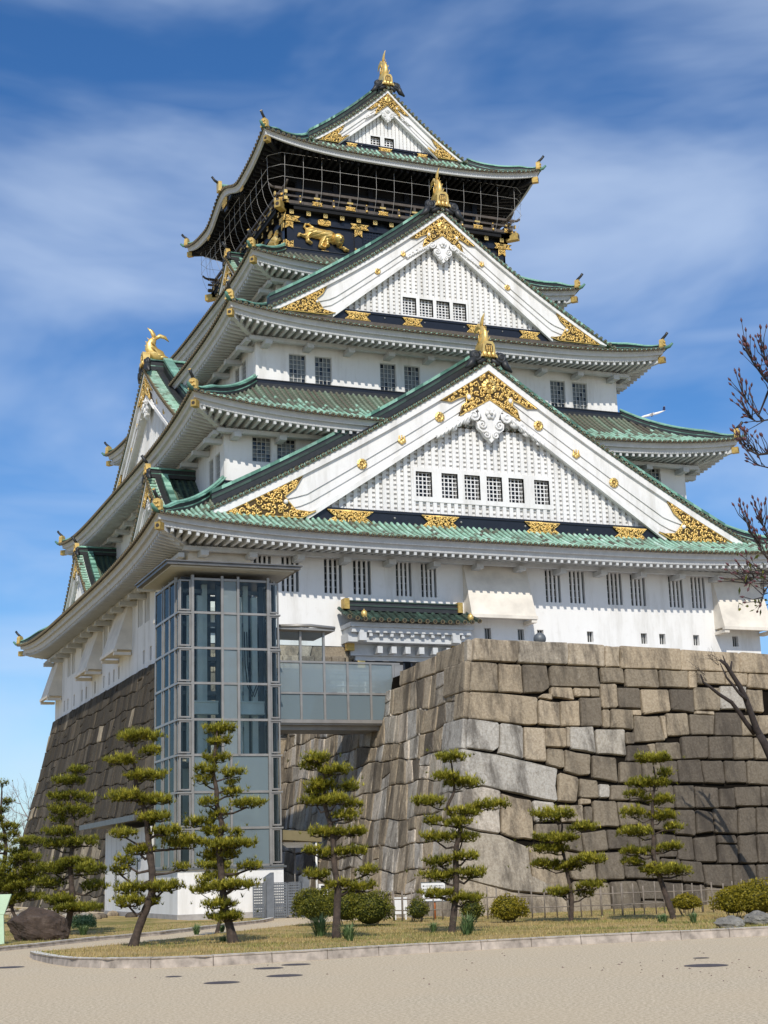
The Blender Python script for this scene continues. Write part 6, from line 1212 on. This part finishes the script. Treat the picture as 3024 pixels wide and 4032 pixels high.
for i in range(70):
    x, y = (rng.uniform(-24, -21), rng.uniform(-75, -70)) if i < 45 else (rng.uniform(-31, -18), rng.uniform(-73, -65)); a = rng.uniform(0, 6.28); s = rng.uniform(.012, .03); c_, s_ = math.cos(a)*s, math.sin(a)*s
    mb.add([(x-c_, y-s_, -12.99), (x+s_*.5, y-c_*.5, -12.975), (x+c_, y+s_, -12.988), (x-s_*.5, y+c_*.5, -12.985)], [(0, 1, 2, 3)], tint=rng.random())
tag(mb.build('fallen_leaves', ['bud_red']), 'small dry leaves and bits scattered over the gravel plaza', 'leaves', kind='stuff')
# ---------------------------------------------------------------- bamboo fence, sign, small things
def fence():
    E = empty('bamboo_fence', (-14, -49.5, -12.95), 'low weathered bamboo picket fence in front of the stone platform', 'fence')
    P = np.array([(-18.2, -46.9), (-17.4, -47.9), (-15.2, -49.6), (-12.8, -50.8), (-9.0, -51.6), (-2.0, -52.6)]); L = np.concatenate([[0], np.cumsum(np.linalg.norm(np.diff(P, axis=0), axis=1))]); at = lambda s: np.array((np.interp(s, L, P[:, 0]), np.interp(s, L, P[:, 1])))
    pk = []
    s = .1
    while s < L[-1]:
        x, y = at(s); m = MB(); h = rng.uniform(.85, 1.02); r = .022 if rng.random() > .2 else .032
        m.tube([(x, y, -12.95), (x+rng.uniform(-.015, .015), y, -12.95+h)], r, 6, tint=rng.random()); pk.append(m); s += rng.uniform(.26, .40)
    for m in pk: m.build('picket', ['bamboo'], E)
    for z in (.34, .68):
        m = MB(); m.tube([(*at(s), -12.95+z+.01*math.sin(3*s)) for s in np.linspace(0, L[-1], 24)], .02, 6); m.build('rail', ['bamboo'], E)
fence()
def sign():
    E = empty('notice_sign', (-16.13, -47.13, -12.95), 'white notice board with two lines of Japanese text on a rusty post beside a pine', 'sign')
    Rm = np.array([[math.cos(yaw), -math.sin(yaw), 0], [math.sin(yaw), math.cos(yaw), 0], [0, 0, 1]]); o = (-16.13, -47.13, -12.95)
    b = MB(Rm, o); b.bx(-.40, .36, -.03, .0, .58, 1.15, mat=0); b.bx(-.42, .38, -.045, .01, .55, .585, mat=1); b.bx(-.42, .38, -.045, .01, 1.15, 1.175, mat=1)
    for x in (-.42, .36): b.bx(x, x+.02, -.045, .01, .585, 1.15, mat=1)
    b.build('board', ['white_paint', 'steel_dark'], E)
    p = MB(Rm, o); p.tube([(.0, .03, 0), (.0, .03, .95)], .045, 8); p.build('post', ['rust_post'], E)
    for txt, z, sz in (('■ここから城へは行けません', 1.03, .062), ('■改札口にお回りください', .92, .062), ('Please enter from the ticket gate.', .82, .05)):
        cu = bpy.data.curves.new('lettering', 'FONT'); cu.body = txt; cu.size = sz; cu.extrude = .002; cu.align_x = 'LEFT'
        t = bpy.data.objects.new('lettering', cu); col.objects.link(t); dg = bpy.context.evaluated_depsgraph_get(); me = bpy.data.meshes.new_from_object(t.evaluated_get(dg)); bpy.data.objects.remove(t)
        if not len(me.vertices): continue
        m = Matrix.Translation(Vector(Rm @ np.array((-.36, -.036, z)))) @ Matrix(Rm.tolist()).to_4x4() @ Matrix.Rotation(PI/2, 4, 'X'); w_ = max(v.co.x for v in me.vertices); me.transform(Matrix.Scale(min(1, .68/w_), 4)); me.transform(m)
        ob = bpy.data.objects.new('lettering', me); me.materials.clear(); me.materials.append(MT['black_ink']); col.objects.link(ob); ob.parent = E
    b2 = MB(); x, y = -17.0, -46.4; b2.bx(x-.22, x+.22, y-.02, y, -12.95+.2, -12.95+.72); 
    for q in (-.18, .18): b2.bx(x+q-.02, x+q+.02, y, y+.04, -12.95, -12.95+.7)
    tag(b2.build('low_notice_board', ['white_paint'], None, (x, y, -12.95)), 'small blank white board low down behind the bamboo fence', 'sign')
    E = empty('map_stand', (-30.22, -51.8, -12.93), 'pale green bent metal information stand at the left picture edge', 'information stand')
    o = (-30.22, -51.8, -12.93); b = MB(Rm, o)
    pr = [(0, 0), (-.02, .72), (.16, 1.2)]
    b.hexa([(-.30, 0, 0), (.02, 0, 0), (.02, .06, 0), (-.30, .06, 0)], [(-.34, 0, .74), (-.02, 0, .74), (-.02, .06, .74), (-.34, .06, .74)]); b.build('leg', ['pale_green'], E)
    b = MB(Rm, o); b.hexa([(-.36, -.01, .74), (-.0, -.01, .74), (-.0, .07, .74), (-.36, .07, .74)], [(-.22, -.02, 1.24), (.17, -.02, 1.24), (.17, .08, 1.24), (-.22, .08, 1.24)]); b.build('panel', ['pale_green'], E)
sign()
# ---------------------------------------------------------------- plants
fh = np.array((math.sin(-yaw), math.cos(yaw), 0)); rh = np.array((math.cos(yaw), math.sin(yaw), 0))
def needles(V, F, tn, c, r, n, dirs_up, t0, w=.013):
    for _ in range(n):
        a = rng.uniform(0, 2*PI); e = rng.uniform(-.25, 1.25) if dirs_up else rng.uniform(-1.2, 1.4)
        d = np.array((math.cos(a)*math.cos(e), math.sin(a)*math.cos(e), math.sin(e))); s = np.cross(d, (0, 0, 1.)); s /= np.linalg.norm(s)+1e-6
        L = r*rng.uniform(.7, 1.15); b = len(V); V.extend([c-s*w, c+s*w, c+d*L]); F.append((b, b+1, b+2)); tn.append(t0+.12*rng.standard_normal())
def pine(d, label, dark=False, dens=1.):
    B = np.array(d['b']); E = empty('pine_tree', B, label, 'pine tree', 'clipped pine trees before the castle')
    T = [B+rh*x+np.array((0, 0, max(z, -.05))) for x, z in d['t']]; H = max(q[1] for q in d['p'])
    T[0] = B+np.array((0, 0, -.08)); r0 = .029+.0135*H
    wob = [rng.uniform(-.05, .05) for _ in T]; T = [t+fh*w_*min(1, i) for i, (t, w_) in enumerate(zip(T, wob))]
    # smooth path
    Tn = np.array(T); s = np.linspace(0, len(Tn)-1, len(Tn)*4); P = np.stack([np.interp(s, range(len(Tn)), Tn[:, k]) for k in range(3)], 1); P[1:-1] = (P[:-2]+P[1:-1]*2+P[2:])/4
    rad = np.interp(np.linspace(0, 1, len(P)), [0, .06, .5, 1], [r0*1.45, r0*1.05, r0*.72, r0*.22]); rad = rad*(1+.06*rng.standard_normal(len(P)))
    tr = MB(); tr.tube(P, rad, 9, mat=0)
    V = []; F = []; tn = []
    for (cx, cz, w_, h_) in d['p']:
        dep = rng.uniform(-.30, .30)*min(1.2, w_); c = B+rh*cx+np.array((0, 0, cz))+fh*dep
        # branch from the trunk
        j = int(np.argmin(np.abs(P[:, 2]-(c[2]-.18))+.3*np.linalg.norm(P[:, :2]-c[:2], axis=1))); q = P[j]; tip = c+np.array((0, 0, -h_*.30))
        midp = (q+tip)/2+np.array((0, 0, -.05+.06*rng.standard_normal()))+fh*.06*rng.standard_normal()
        rb = max(.012, min(rad[j]*.5, .045)); tr.tube([q, midp, tip], [rb, rb*.75, rb*.5], 6, mat=0)
        for k in range(5):   # twigs under the pad
            a = rng.uniform(0, 6.28); e = c+np.array((0, 0, -h_*.22))+(rh*math.cos(a)*w_*.38+fh*math.sin(a)*w_*.34); tr.tube([tip, (tip+e)/2+np.array((0, 0, -.03)), e], [rb*.45, rb*.35, .006], 4, mat=0)
        nt_ = int(max(26, 330*w_*max(w_*.8, .3)*dens)); tuft = .135
        for k in range(int(7+9*w_)):   # loose tufts along the branch and round the pad
            f = rng.uniform(.35, 1.0); p = (q+(tip-q)*f if rng.random() < .55 else c+rh*rng.normal()*w_*.36+fh*rng.normal()*w_*.3)+np.array((0, 0, .05+.06*rng.normal())); needles(V, F, tn, p, tuft*rng.uniform(.7, 1.1), 10, True, np.clip(.40+.2*rng.normal(), 0, 1))
        for k in range(nt_):
            a = rng.uniform(0, 2*PI); rr = math.sqrt(rng.random()); x, y = rr*math.cos(a), rr*math.sin(a)
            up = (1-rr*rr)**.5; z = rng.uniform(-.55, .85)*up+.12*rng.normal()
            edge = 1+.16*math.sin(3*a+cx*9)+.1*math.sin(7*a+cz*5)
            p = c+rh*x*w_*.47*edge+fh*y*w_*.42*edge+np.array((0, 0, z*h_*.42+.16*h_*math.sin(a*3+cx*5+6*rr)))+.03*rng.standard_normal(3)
            needles(V, F, tn, p, tuft*rng.uniform(.8, 1.25), 11, True, np.clip(.54+.48*z+.12*rng.standard_normal(), 0, 1))  # tint rises up the pad: lit tops and shaded undersides painted in
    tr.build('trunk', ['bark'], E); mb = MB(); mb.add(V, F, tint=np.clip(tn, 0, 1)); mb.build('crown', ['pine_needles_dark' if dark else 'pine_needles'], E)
PLAB = ['leaning pine with a thick slanted trunk left of the glass elevator tower', 'tall layered pine right in front of the glass elevator tower', 'half hidden pine with a thick short trunk behind the tower front pine',
        'bushy pine beside the dark boulder at the left', 'dark pine behind the boulder at the far left', 'thin pine cut by the left picture edge against the sky',
        'bushy tall pine beside the round shrubs under the footbridge', 'pine with wide separate pads next to the white notice sign', 'shortest pine in front of the middle of the stone wall', 'rightmost tall slender pine before the dark stones']
for i, d in enumerate(PL['pines']): pine(d, PLAB[i], i in (3, 4, 5), 1.0 if i not in (4, 5) else .8)
def leaves(mb, c, rx, ry, rz, n, size, tb=.5, stems=0):
    V = []; F = []; tn = []
    for _ in range(n):
        v = rng.standard_normal(3); v /= np.linalg.norm(v); 
        if v[2] < -.5: v[2] *= -.3
        rr = rng.uniform(.70, 1.03); lump = 1+.10*math.sin(5*v[0]+c[0])+.09*math.sin(6*v[1]+4*v[2]); p = c+v*np.array((rx, ry, rz))*rr*lump
        a = rng.standard_normal(3); a /= np.linalg.norm(a); n_ = v*.8+.9*rng.standard_normal(3); n_ /= np.linalg.norm(n_); a = np.cross(n_, a); a /= np.linalg.norm(a)+1e-6; b = np.cross(n_, a); s = size*rng.uniform(.6, 1.25); k = len(V)
        V.extend([p-a*s, p+b*s*.5, p+a*s, p-b*s*.5]); F.append((k, k+1, k+2, k+3)); tn.append(np.clip(.2+.55*(rr-.62)/.4+.2*v[2]+.18*rng.standard_normal(), 0, 1))
    mb.add(V, F, tint=tn)
SL = [('rounded dense green shrub right of the metal gate', 'shrub_leaf', 9000), ('wide dark shrub behind the fourth pine trunk', 'shrub_leaf', 11000), ('thin sparse shrub under the white notice sign', 'shrub_leaf', 1200), ('bushy yellow green shrub right of the notice sign pine', 'shrub_leaf_gold', 4200), ('sparse olive shrub between the notice sign and the fence', 'shrub_leaf', 1500), ('small low shrub beside the rightmost pine', 'shrub_leaf_gold', 2600), ('large golden green clipped hedge at the right edge', 'shrub_leaf_gold', 15000), ('dark green bush behind the boulder pine', 'blade_green', 2600)]
for (lab, m, n), d in zip(SL, PL['shrubs']):
    B = np.array(d['b']); E = empty('shrub', B, lab, 'shrub', 'clipped shrubs on the lawn'); st = MB(); lf = MB(); tot = sum(p[2]*p[3] for p in d['p'])
    for cx, cz, w_, h_ in d['p']:
        c = B+rh*cx+np.array((0, 0, cz)); lf.ball(c, 1., 12, 8, (w_*.36, w_*.33, h_*.40), tint=.15); leaves(lf, c, w_*.54, w_*.46, h_*.55, int(n*w_*h_/tot), .034)
        for k in range(9): a = rng.uniform(0, 6.28); q = c+rh*math.cos(a)*w_*.33+fh*math.sin(a)*w_*.25; st.tube([(c[0]*.6+q[0]*.4, c[1]*.6+q[1]*.4, B[2]-.03), tuple(q)], [.012, .006], 4)
    st.build('stems', ['bark_grey'], E); lf.build('foliage', [m], E)
TL = ['large clump of narrow green leaves at the foot of the bushy pine', 'smaller clump of narrow leaves right of the bushy pine trunk', 'thin leaf clump left of the notice sign pine', 'big round clump of green blades right of the notice sign pine', 'low spread of green blades left of the rightmost pine', 'small green blade clump right of the rightmost pine', 'upright leaf clump on the lawn before the white wall', 'tiny leaf clump at the foot of the tower pine', 'green grass clump between boulder and white annex', 'small dark leaf clump behind the tower pine']
for lab, d in zip(TL, PL['tufts']):
    B = np.array(d['b']); mb = MB(); V = []; F = []; tn = []
    for _ in range(int(70+330*d['w'])):
        a = rng.uniform(0, 2*PI); q = math.sqrt(rng.random()); o = np.array((math.cos(a), math.sin(a), 0)); p = B+o*d['w']*.16*q; L = d['h']*rng.uniform(.35, 1.2); sp = rng.uniform(.1, 1.05)*(.35+.65*q); o = np.array((math.cos(a+rng.normal()*.8), math.sin(a+rng.normal()*.8), 0)); s = np.array((-o[1], o[0], 0))*.009; k = len(V)
        m1 = p+o*L*sp*.35+np.array((0, 0, L*.62)); m2 = p+o*L*sp*1.0+np.array((0, 0, L*(1-.35*sp)))
        V.extend([p-s, p+s, m1+s, m1-s, m2]); F += [(k, k+1, k+2, k+3), (k+3, k+2, k+4)]; tn += [np.clip(.35+.25*rng.standard_normal(), 0, 1), np.clip(.65+.25*rng.standard_normal(), 0, 1)]
    mb.add(V, F, tint=tn); tag(mb.build('leaf_clump', ['blade_green'], None, tuple(B)), lab, 'plant', 'clumps of narrow leaves on the lawn')
def rock(B, w, h, dpt, label, mat, seed, flat=1.):
    from mathutils import noise as mn
    r = np.random.default_rng(seed); n1, n2 = 60, 36; V = []
    K_ = r.standard_normal((7, 3)); K_ /= np.linalg.norm(K_, axis=1)[:, None]; off = r.uniform(.62, .98, 7)
    for j in range(n2+1):
        for i in range(n1):
            th, ph = PI*j/n2, 2*PI*i/n1; v = np.array((math.sin(th)*math.cos(ph), math.sin(th)*math.sin(ph), math.cos(th)))
            rad = min(1.05, min((o/max(1e-3, v@k) if v@k > 0 else 9) for k, o in zip(K_, off))); rad *= 1+.13*mn.fractal(Vector(v*2.2+seed), .8, 2.1, 5)
            V.append(np.array(B)+rh*v[0]*w*.52*rad+fh*v[1]*dpt*.5*rad+np.array((0, 0, h*.30+v[2]*h*.72*rad)))
    F = [(j*n1+i, (j+1)*n1+i, (j+1)*n1+(i+1) % n1, j*n1+(i+1) % n1) for j in range(n2) for i in range(n1)]
    mb = MB(); mb.add(V, F, smooth=False); tag(mb.build('boulder', [mat], None, tuple(B)), label, 'boulder', 'rocks on the lawn')
for d, lab, m, sd_, dp in zip(PL['rocks'], ['big dark brown boulder on the lawn at the left', 'small grey rock in front of the golden hedge', 'flat grey rock at the right edge by the hedge'], ['boulder', 'boulder_grey', 'boulder_grey'], (3, 5, 11), (1.0, .5, .6)): rock(d['b'], d['w'], d['h'], dp, lab, m, sd_)
# small stones along the foot of the keep base at the left
mb = MB()
for i in range(60):
    x, y = rng.uniform(-25.5, -21.9), rng.uniform(-32, -10); mb.ball((x, y, -12.9), rng.uniform(.12, .35), 6, 5, (1, 1, .7), tint=rng.random())
tag(mb.build('rubble', ['granite']), 'pale rubble stones along the foot of the dark stone base', 'rubble', kind='stuff')
# bare trees
def branch(mb, p, d, L, r, lev, buds=None, spread=.55, up=.12):
    n = 5; P = [np.array(p, float)]; d = np.array(d, float); d /= np.linalg.norm(d)
    for i in range(n): d = d+.16*rng.standard_normal(3)+np.array((0, 0, up*.3)); d /= np.linalg.norm(d); P.append(P[-1]+d*L/n)
    mb.tube(P, np.linspace(r, r*.55, n+1), 5 if lev > 1 else 4)
    if lev == 0:
        if buds is not None: buds.append((P[-1], d)); buds.append((P[3], d))
        return
    for k in range(rng.integers(3, 5)):
        i = rng.integers(2, n+1); dd = d+spread*rng.standard_normal(3)*1.1; branch(mb, P[i], dd, L*rng.uniform(.5, .75), r*.55, lev-1, buds, spread, up)
E = empty('bare_tree', (-15.6, 40, -13), 'pale leafless tree standing beyond the stone base at the far left', 'tree')
mb = MB(); mb.tube([(-15.6, 40, -13.2), (-15.5, 40, -10.5), (-15.4, 40.2, -8)], [.35, .26, .2], 7)
tw = MB()
for k in range(11): a = rng.uniform(0, 6.28); branch(tw, (-15.5+.03*k, 40, -10.5+.3*k), (math.cos(a), math.sin(a), .9), rng.uniform(2.0, 3.2), .06, 3, None, .5, .3)
mb.build('trunk', ['dry_twig'], E); tw.build('twigs', ['dry_twig'], E)
# pruned dark tree before the wall, its foot beyond the right picture edge
E = empty('pruned_tree', (-1.6, -48.3, -13), 'dark pruned bare tree leaning in front of the stone wall at the right', 'tree')
Y = -48.3; mb = MB(); w3 = lambda L, y=Y: [(x, y, z) for x, z in L]
mb.tube(w3([(-1.6, -13.1), (-1.9, -11.2), (-2.6, -9.6), (-3.4, -8.5), (-3.88, -7.45), (-4.07, -7.13)]), [.30, .24, .20, .17, .14, .13], 9)
mb.tube(w3([(-3.3, -8.6), (-3.8, -7.6), (-4.16, -6.95), (-4.5, -5.9), (-4.7, -5.48), (-5.0, -5.03), (-5.2, -4.72), (-5.42, -4.57)]), [.15, .13, .12, .10, .09, .075, .07, .05], 8)
mb.tube(w3([(-4.1, -7.1), (-4.4, -6.75), (-4.65, -6.4), (-4.95, -6.02), (-5.45, -5.74), (-5.84, -5.46), (-6.05, -5.34), (-6.14, -5.05)], Y+.2), [.10, .085, .08, .07, .06, .05, .04, .025], 7)
mb.tube(w3([(-4.55, -5.95), (-4.8, -5.75), (-5.05, -5.45), (-5.28, -5.2), (-5.5, -4.7)], Y-.1), [.06, .05, .045, .035, .015], 6)
mb.tube(w3([(-5.2, -4.72), (-5.3, -4.4)]), [.04, .015], 5); mb.tube(w3([(-5.05, -4.98), (-4.95, -4.6)]), [.05, .03], 5); mb.build('trunk', ['bark_dark'], E)
tw = MB()
for x, z in ((-6.1, -5.1), (-6.05, -5.3), (-5.4, -4.6), (-5.5, -4.75)):
    for k in range(3): branch(tw, (x, Y, z), (-.8, .2*rng.standard_normal(), .8*rng.random()), .5, .008, 1, None, .5)
tw.build('twigs', ['bark_dark'], E)
# budding branches that reach in from a nearer tree at the right
def ray(px, py, dist):
    d = Fv+R2*((px-1512)/5961)-U2*((py-2016)/5961); return np.array((CX, CY, CZ))+np.array(d)*dist
DB = 8.5; KB = DB/15
bt = ray(3800, 3700, DB); E = empty('budding_tree', (bt[0], bt[1], -13), 'budding tree with dark red twigs reaching in from the right picture edge', 'tree')
mb = MB(); base = np.array((bt[0], bt[1], -13.05)); 
tp = [base, ray(3720, 3000, DB), ray(3650, 2400, DB), ray(3600, 1800, DB), ray(3480, 1100, DB)]; mb.tube(tp, np.array([.16, .13, .10, .08, .05])*KB, 8)
mb.build('trunk', ['bark_dark'], E)
tw = MB(); buds = []
def poly(pts, r0, r1, b=True):
    P = [ray(x, y, DB+dd) for x, y, dd in pts]; tw.tube(P, np.linspace(r0, r1, len(P))*KB, 5); return P
Tm = [([(3600, 1800, 0), (3300, 1720, 0), (3080, 1560, 0), (3010, 1490, .1), (2960, 1420, .1), (2935, 1360, .1)], 9), ([(3300, 1720, 0), (3060, 1780, -.1), (2985, 1790, -.1), (2945, 1770, -.1), (2910, 1735, 0)], 7), ([(3600, 1800, 0), (3200, 1880, 0), (3020, 1840, .1), (2975, 1830, .1)], 3),
      ([(3080, 1560, 0), (3030, 1530, .1), (2985, 1640, .1), (2930, 1565, .1), (2925, 1555, .1)], 4), ([(3080, 1570, 0), (3040, 1650, 0), (2980, 1660, 0), (2940, 1640, 0)], 5), ([(3480, 1150, 0), (3200, 1300, 0), (3060, 1480, 0), (3020, 1440, 0), (3000, 1370, 0)], 7),
      ([(3620, 2300, 0), (3250, 2300, 0), (3060, 2240, 0), (3000, 2170, 0), (2950, 2080, 0), (2925, 2020, 0)], 8), ([(3250, 2300, 0), (3050, 2190, .1), (3010, 2080, .1), (2990, 2040, .1)], 6), ([(3060, 2240, 0), (2990, 2260, 0), (2940, 2300, 0)], 5), ([(3250, 2310, 0), (3060, 2260, -.1), (3010, 2330, -.1), (2995, 2380, -.1)], 4)]
for pts, nb_ in Tm:
    P = poly(pts, .018 if len(pts) > 4 else .012, .005)
    for k in range(nb_*4):
        f = rng.uniform(.35, 1); i = min(len(P)-2, int(f*(len(P)-1))); q = P[i]+(P[i+1]-P[i])*rng.random(); d = (P[i+1]-P[i]); d /= np.linalg.norm(d); d = d*.8+np.array((0, 0, .9))+.35*rng.standard_normal(3)
        e = q+d/np.linalg.norm(d)*rng.uniform(.08, .30)*KB; tw.tube([q, (q+e)/2+.012*KB*rng.standard_normal(3), e], [.006*KB, .004*KB, .003*KB], 4); buds.append((e, d/np.linalg.norm(d)))
    buds.append((P[-1], (P[-1]-P[-2])/np.linalg.norm(P[-1]-P[-2])))
tw.build('twigs', ['bark_dark'], E); bd = MB()
for p, d in buds: bd.tube([p-d*.014*KB, p+d*.01*KB, p+d*.036*KB], [.005*KB, .013*KB, .002*KB], 5)
bd.build('buds', ['bud_red'], E)['kind'] = 'stuff'; lf = MB(); V = []; F = []; tn = []
for k in range(46):
    c = ray(rng.uniform(2900, 3060), rng.uniform(2180, 2400), DB+rng.uniform(-.1, .1)); a = rng.standard_normal(3); a /= np.linalg.norm(a); a[2] -= .6; b = np.cross(a, rng.standard_normal(3)); b /= np.linalg.norm(b); s = rng.uniform(.03, .055)*KB; i = len(V); V.extend([c, c+a*s*.5+b*s*.3, c+a*s*1.2, c+a*s*.5-b*s*.3]); F.append((i, i+1, i+2, i+3)); tn.append(rng.uniform(.1, .7))
lf.add(V, F, tint=tn); lf.build('leaves', ['shrub_leaf'], E)
# ---------------------------------------------------------------- small aeroplane
def plane():
    D_ = 1900; c = ray(2572, 1631, D_); E = empty('airliner', c, 'small white propeller airliner with a dark blue tail flying in the sky', 'airplane')
    nx = -np.array(R2); nx = nx*.97+np.array(U2)*(-.24); nx /= np.linalg.norm(nx); up = np.cross(nx, np.array(Fv)*-1); up = up if up @ np.array(U2) > 0 else -up; sd2 = np.cross(nx, up)
    Tm_ = np.stack([nx, sd2, up], 1)
    mk = lambda: MB(Tm_, c)
    f = mk(); f.tube([(16.5, 0, -.4), (15.4, 0, -.2), (13, 0, 0), (9, 0, .05), (-6, 0, .1), (-12, 0, .7), (-16, 0, 1.3)], [.15, .8, 1.3, 1.42, 1.4, .8, .25], 12); f.build('fuselage', ['plane_white'], E)
    for s in (-1, 1):
        g = mk(); g.hexa([(3.4, 0, 1.3), (.4, 0, 1.3), (.4, 0, 1.7), (3.4, 0, 1.7)], [(2.4, s*14, 1.7), (1.2, s*14, 1.7), (1.2, s*14, 1.85), (2.4, s*14, 1.85)]); g.build('wing', ['plane_white'], E)
        g = mk(); g.tube([(5.6, s*4.3, 1.0), (5, s*4.3, 1.0), (2, s*4.3, .9), (-1.5, s*4.3, .8)], [.25, .75, .8, .25], 8); g.build('engine', ['plane_white'], E)
        g = mk(); g.hexa([(-14.2, 0, 6.1), (-16.6, 0, 6.1), (-16.6, 0, 6.35), (-14.2, 0, 6.35)], [(-14.9, s*4.2, 6.15), (-16.5, s*4.2, 6.15), (-16.5, s*4.2, 6.3), (-14.9, s*4.2, 6.3)]); g.build('tailplane', ['plane_white'], E)
        g = mk(); g.bx(1.6, 2.0, s*4.3-.15, s*4.3+.15, -2.1, .5); g.bx(1.3, 2.4, s*4.3-.3, s*4.3+.3, -2.6, -1.7); g.build('landing_gear', ['steel_dark'], E)
    g = mk(); g.hexa([(-12.2, -.2, 1.2), (-16.2, -.2, 1.3), (-16.2, .2, 1.3), (-12.2, .2, 1.2)], [(-14.4, -.12, 6.4), (-16.9, -.12, 6.4), (-16.9, .12, 6.4), (-14.4, .12, 6.4)]); g.build('fin', ['plane_blue'], E)
plane()
# dark tiled roof of a building beyond the right end of the keep
mb = MB(); mb.hexa([(16.5, -31, -2.2), (30, -31, -2.2), (30, -27, -2.2), (16.5, -27, -2.2)], [(17.2, -29.2, -.8), (30, -29.2, -.8), (30, -28.8, -.8), (17.2, -28.8, -.8)]); mb.bx(17.5, 29.5, -30.4, -27.6, -4.4, -2.21)
tag(mb.build('side_building', ['ridge_black'], None, (20, -29, -4.4)), 'dark low roof peeping above the stone platform at the right edge', 'building')
